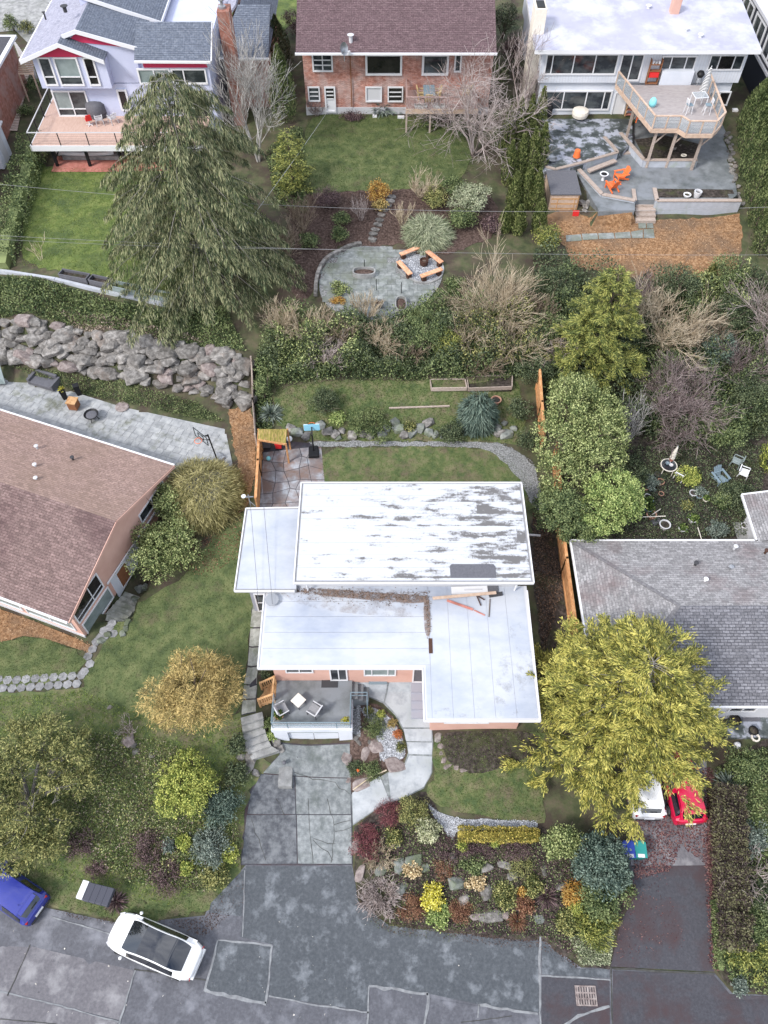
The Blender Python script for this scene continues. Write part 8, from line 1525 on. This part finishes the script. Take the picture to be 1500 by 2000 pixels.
bush('shrub', 'low brown shrubs along the foot of the brick house', 690, 226, 26, .5, 'lf_plum', 1100, sq=.5)
bush('shrub', 'round bush in the far street verge, top left', 22, 45, 18, 1.6, 'lf_mid', 1200); bush('shrub', 'yellowish bush by the picket fence', 50, 52, 15, 1.2, 'lf_olive', 900); bush('shrub', 'green shrub under the pergola by the lavender house', 68, 165, 20, 1.2, 'lf_mid', 1100); bush('shrub', 'fern by the board walk', 50, 215, 16, .8, 'lf_mid', 800)
hedge('hedge', 'long clipped green hedge along the left side of the upper lawn', "72,300 50,380 25,470 10,530", 1.7, 1.6, 'lf_mid', 7000, .15, .09); 
# ---- mulch bed and slope under the middle lawn
bush('shrub', 'dark purple twiggy dome at the left of the mulch bed', 640, 388, 34, 1.5, 'lf_plum', 3000, .12, .05); bush('shrub', 'orange leaved shrub at the lawn edge', 739, 375, 22, 1.8, 'lf_orange', 2000, .12, .08); mound('pampas_grass', 'pale arching pampas grass above the benches', 836, 448, 42, 1.2, 'lf_pale', 5000, .7, .035, 'plant'); bush('rhododendron', 'pale green rhododendron at the right of the middle lawn', 920, 388, 42, 2.2, 'lf_pale', 3500, .18, .09)
bush('shrub', 'dark green shrub right of the pampas grass', 900, 425, 32, 1.6, 'lf_mid', 2600); bush('shrub', 'small round green shrub low in the mulch bed', 663, 458, 20, .9, 'lf_mid', 1300); bush('shrub', 'loose green shrub in the mulch bed above the round one', 668, 425, 18, 1.0, 'lf_mid', 1000); bush('shrub', 'yellow tinged shrub by the stone steps', 742, 400, 16, .8, 'lf_goldbrown', 900); bush('shrub', 'green shrub under the spruce by the mulch bed', 605, 470, 22, 1.0, 'lf_mid', 1200); bush('shrub', 'brownish shrub between pampas grass and lawn', 850, 385, 32, 1.2, 'lf_olive', 1800); bush('shrub', 'green shrub behind the rhododendron', 885, 365, 28, 1.6, 'lf_mid', 2000); bush('shrub', 'brown leaved shrub at the right end of the mulch bed', 960, 440, 24, 1.2, 'lf_plum', 1400)
bush('shrub', 'green leaved shrub with orange fringe on the round patio', 662, 562, 20, .8, 'lf_rhodo', 1000); bush('shrub', 'low orange fringe of leaves on the round patio', 660, 588, 18, .35, 'lf_orange', 500, sq=.5)
bush('rhododendron', 'dark round evergreen at the lower rim of the round patio', 828, 640, 58, 2.2, 'lf_mid', 5500, .15, .06); bush('shrub', 'small green shrub right of the fire pit circle', 888, 556, 26, .9, 'lf_mid', 1400); bush('shrub', 'yellow green shrub next to the dark round evergreen', 872, 665, 34, 1.4, 'lf_cedar', 2200)
bush('shrub', 'dark green ivy mound right of the tan fan shrub', 1088, 560, 50, 2.6, 'lf_dark', 4500); bush('shrub', 'green ivy shrub between bare shrubs and cedar', 1060, 640, 46, 2.2, 'lf_mid', 3500); bush('shrub', 'dark evergreen shrub left of the cedar base', 1050, 720, 40, 2.0, 'lf_dark', 2800); bush('shrub', 'rounded arborvitae tip beside the bark yard', 1072, 465, 30, 2.0, 'lf_cedar', 2200); bush('shrub', 'dark ivy tree at the lower edge of the bark yard', 1318, 560, 48, 4.0, 'lf_dark', 5000); column('shrub', 'slim dark conifer beside the ivy tree', 1372, 575, 2.6, 14, 'lf_olive', 1300); bush('shrub', 'green conifer shrub at the right end of the bark yard', 1425, 535, 46, 3.2, 'lf_mid', 4200); bush('shrub', 'dark shrub under the right edge bare tree', 1420, 610, 50, 2.6, 'lf_dark', 4000); bush('shrub', 'blue green shrub in the shade right of the plum thicket', 1405, 680, 48, 2.6, 'lf_blue', 3500); bush('rhododendron', 'big green rhododendron above the dark garden', 1400, 835, 58, 2.8, 'lf_mid', 5000, .18, .08); bush('shrub', 'dark shrub at the right behind the rhododendron', 1470, 770, 50, 2.8, 'lf_dark', 3800); column('shrub', 'yellow green conifer cut by the right edge above the garden chairs', 1502, 915, 4.2, 30, 'lf_lime', 3000); bush('shrub', 'green shrub under the plum thicket', 1300, 800, 46, 1.8, 'lf_dark', 3000); bush('shrub', 'olive shrub between cedar and laurel', 1100, 760, 40, 1.8, 'lf_rhodo', 2500)
bush('shrub', 'dark green shrub between laurel and dark garden', 1235, 920, 40, 1.2, 'lf_dark', 2200); bush('shrub', 'yellow leaved shrub by the white chair', 1347, 932, 26, 1.1, 'lf_lime', 1500); bush('plant', 'blue grey leafy plant by the garden pots', 1272, 943, 17, .6, 'lf_bluegrey', 700, .16, .1, cat='plant'); bush('plant', 'small blue grey plant below the yellow shrub', 1368, 960, 13, .5, 'lf_bluegrey', 500, .14, .09, cat='plant'); bush('shrub', 'dark shrub right of the adirondack chair', 1430, 965, 40, .9, 'lf_dark', 2200); bush('shrub', 'green shrub at the left of the grey roof corner', 1412, 978, 20, .8, 'lf_mid', 1100); bush('shrub', 'grey green round shrub above the grey roof', 1402, 1035, 22, .9, 'lf_bluegrey', 1200); bush('shrub', 'tiny green shrub in the middle of the dark soil', 1342, 988, 12, .4, 'lf_olive', 500)
# ---- back garden
o = mound('weeping_cedar', 'weeping blue cedar with drooping branches at the right of the garden slope', 935, 800, 36, 2.4, 'lf_blue', 4500, .5, .05, 'tree', drop=1.0); spiky('shrub', 'grey spiky rosemary by the lean-to roof', 530, 812, 28, 'lf_bluegrey', 260, .05, 'shrub', (.2, 1.3)); bush('shrub', 'dark fern like shrub on the garden slope, left', 632, 785, 30, 1.8, 'lf_dark', 2600, .2, .05, out=1.0); bush('shrub', 'light green fern mound above the border boulders', 722, 828, 42, 1.1, 'lf_mid', 3200, .18, .05, out=.9); bush('shrub', 'small bright fern left of the fern mound', 658, 815, 18, .7, 'lf_bright', 900); bush('shrub', 'dark green shrub left of the weeping cedar foot', 880, 845, 30, 1.1, 'lf_dark', 2200); bush('shrub', 'ivy column on the fence end by the lean-to', 512, 758, 17, 2.2, 'lf_mid', 1800); bush('shrub', 'dark shrub at the right of the border boulders', 1015, 800, 24, 1.8, 'lf_dark', 1800); bush('shrub', 'dark shrub beside the fence above the gravel path', 1030, 860, 22, 1.6, 'lf_dark', 1500); bush('shrub', 'mossy yellow shrub at the border boulders', 800, 832, 14, .5, 'lf_olive', 600)
# ---- left garden
mound('ornamental_grass', 'big rounded dome of straw green grass beside the left house', 392, 955, 82, 2.2, 'lf_mound', 16000, .45, .028); bush('rhododendron', 'large round rhododendron against the left house gable', 318, 1070, 76, 2.6, 'lf_rhodo', 8000, .17, .085, 9, rc=.24); bush('rhododendron', 'upper rhododendron dome next to the straw grass', 338, 985, 42, 2.6, 'lf_rhodo', 3500, .17, .085, rc=.24)
bush('thread_cypress', 'golden brown thread cypress on the left lawn', 378, 1350, 92, 4.2, 'lf_goldbrown', 17000, .30, .035, 9, cat='tree', rc=.34, out=.8, up=-.3); bush('shrub', 'lime yellow rounded shrub on the weedy slope', 365, 1535, 64, 1.7, 'lf_lime', 8000, .14, .07, 9, rc=.22)
bush('shrub', 'dark blue green juniper beside the driveway, upper', 432, 1575, 42, 1.2, 'lf_blue', 3200, .16, .06); bush('shrub', 'grey green juniper beside the driveway, lower', 410, 1655, 42, 1.1, 'lf_bluegrey', 3000, .16, .06); bush('shrub', 'dark shrub at the foot of the garden steps', 462, 1510, 24, 1.0, 'lf_dark', 1500); bush('shrub', 'small dark shrub between thread cypress and steps', 462, 1455, 20, .9, 'lf_dark', 1200); bush('shrub', 'yellow green shrub at the driveway edge below the junipers', 448, 1668, 20, .8, 'lf_lime', 1200); bush('shrub', 'plum leaved low shrub in the middle of the weedy slope', 290, 1650, 46, .6, 'lf_plum', 2400, .1, .05); bush('shrub', 'second plum shrub nearer the road', 320, 1705, 44, .6, 'lf_plum', 2200, .1, .05); bush('shrub', 'dark plum shrub by the pine', 160, 1650, 34, .5, 'lf_plum', 1600, .1, .05); bush('shrub', 'small dark shrub above the mailboxes', 190, 1695, 22, .5, 'lf_plum', 900, .1, .05); bush('shrub', 'small yellow shrub between the plum shrubs', 358, 1645, 16, .6, 'lf_lime', 900); bush('shrub', 'little yellow shrub near the road end of the slope', 365, 1695, 13, .5, 'lf_lime', 600); bush('shrub', 'yellowish shrub at the road corner of the slope', 420, 1710, 30, .7, 'lf_olive', 1500); bush('shrub', 'green shrub left of the lower juniper', 330, 1650, 14, .5, 'lf_bluegrey', 600); bush('shrub', 'green tuft beside the garden steps', 525, 1410, 13, .5, 'lf_mid', 600); bush('shrub', 'bright green tuft lower beside the garden steps', 530, 1435, 12, .4, 'lf_bright', 600)
bush('shrub', 'brown bare stemmed shrub at the left end of the house front', 520, 1318, 12, .6, 'lf_dark', 400)
spiky('red_flax', 'dark red flax tuft at the right end of the mailboxes', 228, 1762, 26, 'lf_plum', 150, .05)
# ---- front rockery
bush('barberry', 'crimson barberry at the drive side of the front rockery', 716, 1645, 30, .9, 'lf_red', 3200, .09, .04, sq=1.5); bush('barberry', 'dull red barberry beside the front walk', 762, 1588, 36, .9, 'lf_red', 2600, .10, .03); bush('shrub', 'olive brown shrub at the corner of walk and lawn', 806, 1585, 33, 1.2, 'lf_olive', 3000, .11, .05); bush('shrub', 'cream variegated shrub beside the gravel strip', 834, 1620, 27, 1.0, 'lf_cream', 1500, .14, .08); bush('hydrangea', 'dried tan hydrangea heads, left one', 806, 1700, 17, .6, 'lf_hydr', 450, .13, .11, 5, rc=.14); bush('hydrangea', 'dried tan hydrangea heads, right one', 930, 1722, 18, .6, 'lf_hydr', 500, .13, .11, 5, rc=.14); bush('shrub', 'bright yellow shrub low in the front rockery', 848, 1752, 24, .8, 'lf_yellow2', 1300, .12, .09); bush('shrub', 'green shrub below the bright yellow one', 856, 1785, 28, .5, 'lf_bright', 1600); bush('shrub', 'rust red heather left of the bright yellow shrub', 804, 1775, 28, .6, 'lf_rust', 2200, .09, .035); bush('shrub', 'rust red heather right of the bright yellow shrub', 900, 1778, 26, .5, 'lf_rust', 2000, .09, .035)
hedge('hedge', 'clipped golden yellow hedge along the gravel strip', "893,1632 970,1634 1052,1634", .62, .65, 'lf_yelh', 4500, .09, .06) if LM('lf_yelh', (.12, .115, .025), (.29, .255, .045), (.46, .37, .09)) else 0
bush('shrub', 'small yellow shrub at the end of the golden hedge', 905, 1652, 11, .4, 'lf_lime', 500); bush('shrub', 'tiny round yellow green shrub in front of the golden hedge', 967, 1646, 8, .4, 'lf_lime', 350); bush('heather', 'purple heather patch in front of the golden hedge', 935, 1660, 40, .35, 'lf_plum', 2200, .08, .035, sq=.6); bush('heather', 'purple brown heather patch at the right, before the dark conifer', 1005, 1655, 42, .4, 'lf_plum', 2200, .08, .035, sq=.7); bush('heather', 'pinkish heather mound between the dried hydrangeas', 868, 1700, 22, .4, 'lf_rust', 1100, .08, .035); bush('shrub', 'green mound behind the right dried hydrangea', 925, 1690, 24, .5, 'lf_mid', 1200); bush('shrub', 'mossy olive shrub right of the dried hydrangea', 985, 1748, 28, .5, 'lf_olive', 1500); bush('shrub', 'straw tipped shrub above the purple flax', 1042, 1730, 20, .6, 'lf_olive', 900); bush('shrub', 'small vivid orange shrub in the rockery', 1020, 1741, 8, .4, 'lf_orange', 300); bush('shrub', 'red brown shrub below the vivid orange one', 1025, 1765, 20, .4, 'lf_rust', 1000); spiky('purple_flax', 'purple flax fan near the road corner of the rockery', 1068, 1752, 28, 'lf_plum', 150, .03); spiky('ornamental_grass', 'brown grass tuft at the road edge of the rockery', 1010, 1800, 24, 'lf_rust', 260, .02)
bush('heather', 'dark mossy carpet above the boulders', 1020, 1690, 32, .3, 'lf_olive', 1400, .08, .04); bush('heather', 'purple carpet on the left of the boulders', 880, 1655, 34, .3, 'lf_plum', 1500, .08, .04); bush('shrub', 'grey green mound by the rockery boulders', 770, 1635, 18, .5, 'lf_olive', 800)
bush('blue_conifer', 'blue green feathery conifer below the golden cypress', 1172, 1680, 68, 2.4, 'lf_blue', 8000, .18, .09, 9, rc=.24); bush('shrub', 'olive green shrub left of the blue conifer', 1098, 1645, 40, 1.8, 'lf_rhodo', 3200); bush('shrub', 'mid green conifer low beside the side driveway', 1175, 1755, 56, 1.4, 'lf_mid', 4200); bush('mahonia', 'orange and yellow mahonia tuft in the rockery corner', 1118, 1745, 24, .8, 'lf_orange', 700, .25, .05); bush('juniper', 'spreading yellow green juniper at the road corner of the side driveway', 1160, 1805, 46, .9, 'lf_cedar', 4200, .22, .05, out=1.0); bush('shrub', 'brown green shrub at the left of the spreading juniper', 1110, 1800, 28, .6, 'lf_olive', 1500); bush('shrub', 'yellow mahonia sprig under the orange one', 1128, 1772, 14, .6, 'lf_lime', 400, .22, .05)
# ---- white gravel bed
bush('shrub', 'dark green dwarf pine in the gravel bed by the garage', 730, 1418, 25, .5, 'lf_mid', 1600, .14, .04, sq=1.4)
for x, y, m, lab in ((720, 1387, 'lf_olive', 'small yellow heather at the top of the gravel bed'), (745, 1395, 'lf_lime', 'second yellow green heather along the gravel bed'), (765, 1413, 'lf_goldbrown', 'bronze heather along the gravel bed'), (777, 1434, 'lf_orange2', 'bright orange heather along the gravel bed'), (783, 1458, 'lf_olive', 'dull yellow heather at the low end of the gravel bed')):
    if m == 'lf_orange2': LM(m, (.35, .09, .03), (.5, .16, .05), (.58, .25, .1))
    bush('heather', lab, x, y, 10, .35, m, 600, .09, .04)
bush('shrub', 'dark green cushion by the driveway in the gravel bed', 694, 1500, 19, .5, 'lf_dark', 1200, .1, .05); bush('shrub', 'dark green cushion on the walk side of the gravel bed', 727, 1505, 23, .5, 'lf_mid', 1400, .1, .05)
p = gz(700, 1508); o = th('garden_gnome', 'small white and orange garden figure in the gravel bed', 'ornament', tuple(p)); G().lathe([(0, 0), (.10, 0), (.13, .12), (.09, .24), (0, .26)], n=10).build('body', 'white', o, smooth=True); g = G(); g.lathe([(.0, .22), (.1, .26), (.11, .32), (0, .5)], n=10); g.build('hat', 'orange', o)
a, b = gz(690, 1545), gz(755, 1506); g = G(); g.tube(a + Vector((0, 0, .25)), a.lerp(b, .5) + Vector((0, .1, .3)), .035, n=6); g.tube(a.lerp(b, .5) + Vector((0, .1, .3)), b + Vector((0, 0, .2)), .035, n=6); tag(part('branch', g.mesh('branch', 'tw_tan'), None), 'bare stick lying along the edge of the gravel bed', 'branch')
p = gz(560, 1510); o = th('concrete_plank', 'loose concrete slab lying on the driveway before the garage', 'slab', (p.x, p.y, p.z + .07)); q = [gz(546, 1472), gz(572, 1472), gz(571, 1541), gz(545, 1541)]; G().prism([(v.x - p.x, v.y - p.y) for v in q], -.3, [v.z - p.z + .04 for v in q]).build('slab', 'concrete', o)
p = gz(556, 1492); g = G(); g.lathe([(.12 * math.sin(k * math.pi / 8), .12 - .12 * math.cos(k * math.pi / 8)) for k in range(9)], n=14); tag(part('ball', g.mesh('ball', 'charcoal', smooth=True), None, (p.x, p.y, p.z + .13)), 'dark ball resting on the concrete slab in the driveway', 'ball')
# ---- right edge garden
bare('bare_shrub', 'grey twigs poking from the middle of the plum barberry hedge', 'shrub', 1425, 1700, 1.5, 30, 'tw_plum', 18, (5, 4), .8, .1, .015, lean=.8); bush('shrub', 'green shoots at the top end of the plum barberry hedge', 1420, 1580, 22, 1.2, 'lf_mid', 700); LM('lf_hedge', (.04, .028, .028), (.095, .07, .06), (.17, .165, .09)); hedge('barberry_hedge', 'dark plum barberry hedge right of the side driveway', "1412,1545 1415,1620 1418,1700 1422,1790 1425,1860", 1.3, 1.2, 'lf_hedge', 18000, .13, .07); bush('juniper', 'green juniper spilling over the lower end of the barberry hedge', 1455, 1800, 54, 1.0, 'lf_mid', 4200, .18, .06); bush('juniper', 'yellow green juniper at the road end of the right bank', 1465, 1860, 50, .9, 'lf_cedar', 3600, .18, .06); bush('shrub', 'small teal shrub at the road corner on the right', 1446, 1925, 17, .5, 'lf_bluegrey', 900); bush('shrub', 'dark green shrub below the porch of the grey house', 1455, 1490, 38, 1.2, 'lf_mid', 2600); spiky('flax', 'grey green flax between cypress and plum hedge', 1420, 1535, 34, 'lf_bluegrey', 180, .06); bush('shrub', 'grey bare green shrub right of the plum hedge', 1470, 1640, 36, .9, 'lf_bluegrey', 1800); bush('shrub', 'dark green shrub at the right edge by the plum hedge', 1495, 1750, 34, 1.0, 'lf_dark', 2000); hedge('boxwood', 'narrow green edging along the foot of the plum hedge', "1398,1760 1402,1830 1406,1895", .5, .5, 'lf_mid', 2000, .1, .06)
# ---- countless growth on banks and slopes
def thick(label, s, n, L, Wd, mat, h, twn=0, tm='tw_brown'):
    o = cover('ground_cover', gpts(s), n, L, Wd, mat, h, .35); 
    return o
thick('', "500,700 560,610 640,625 760,628 860,590 960,610 1060,640 1070,740 900,745 700,745 540,760 500,760", 40000, .18, .085, 'lf_mid', 1.5); thick('', "500,700 640,640 760,640 860,640 1060,660 1060,740 700,745 540,755", 36000, .17, .08, 'lf_dark', 1.9)
thick('', "1040,500 1110,520 1240,560 1370,570 1450,540 1520,560 1520,860 1300,875 1230,850 1060,780", 56000, .19, .10, 'lf_dark', 2.0); thick('', "-40,540 60,545 225,590 340,612 440,600 480,690 350,668 250,655 150,640 60,615 -40,625", 20000, .18, .08, 'lf_mid', .35); thick('', "120,610 300,640 400,670 300,670 150,650", 3000, .16, .07, 'twig_dry', .2)
thick('', "-60,1360 60,1360 160,1350 300,1405 470,1400 480,1500 470,1690 330,1770 60,1700 -60,1690", 26000, .10, .04, 'blade_b', .12); thick('', "170,1440 330,1480 430,1600 400,1740 250,1720 140,1600", 3500, .1, .05, 'lf_plum', .12); thick('', "170,1440 330,1480 430,1600 400,1740 250,1720 140,1600", 6000, .11, .05, 'lf_mid', .16)
thick('', "695,1640 830,1580 880,1640 1060,1630 1190,1650 1200,1800 1140,1880 1060,1830 1000,1830 760,1800", 16000, .09, .05, 'lf_plum', .12); thick('', "695,1640 830,1580 880,1640 1060,1630 1190,1650 1200,1800 1140,1880 1060,1830 1000,1830 760,1800", 12000, .1, .05, 'lf_mid', .2); thick('', "1110,1830 1200,1800 1190,1885 1135,1885", 3500, .1, .07, 'lf_pale', .15)
thick('', "560,385 960,375 960,440 860,470 690,475 600,580 560,550", 9000, .1, .06, 'mulch', .05); thick('', "1205,880 1420,850 1500,880 1470,1050 1200,1055", 16000, .12, .07, 'lf_dark', .35); thick('', "1396,1500 1520,1450 1520,1950 1420,1920", 12000, .14, .07, 'lf_mid', .3)
for s_, n_, m_ in (("1060,560 1110,560 1150,700 1090,760 1050,700", 9000, 'lf_mid'), ("1230,640 1400,640 1500,700 1500,840 1380,860 1250,840", 16000, 'lf_mid'), ("1300,560 1440,560 1440,640 1330,640", 9000, 'lf_rhodo'), ("880,640 1040,620 1050,720 900,735", 9000, 'lf_olive'), ("540,660 700,660 700,735 550,745", 8000, 'lf_rhodo')): thick('', s_, n_, .17, .08, m_, 2.2)
for m_, n_ in (('lf_mid', 9000), ('lf_olive', 5000), ('twig_dry', 2500), ('lf_rhodo', 5000)): thick('', "120,1420 330,1450 450,1540 470,1650 400,1745 250,1725 120,1640", n_, .11, .05, m_, .45)
thick('', "20,720 100,726 200,740 300,765 380,785 440,825 240,788 100,748", 6000, .14, .05, 'lf_mid', .12); thick('', "500,720 530,720 530,860 505,870", 2500, .16, .09, 'lf_mid', .4); thick('', "1040,1000 1075,1040 1100,1150 1060,1280 1046,1150", 2500, .1, .07, 'rot_leaf', .04); thick('', "330,1100 420,1000 470,985 480,1080 400,1130", 1500, .09, .06, 'lf_rust', .03); thick('', "590,250 520,300 540,400 600,420", 5000, .18, .1, 'lf_mid', .5)
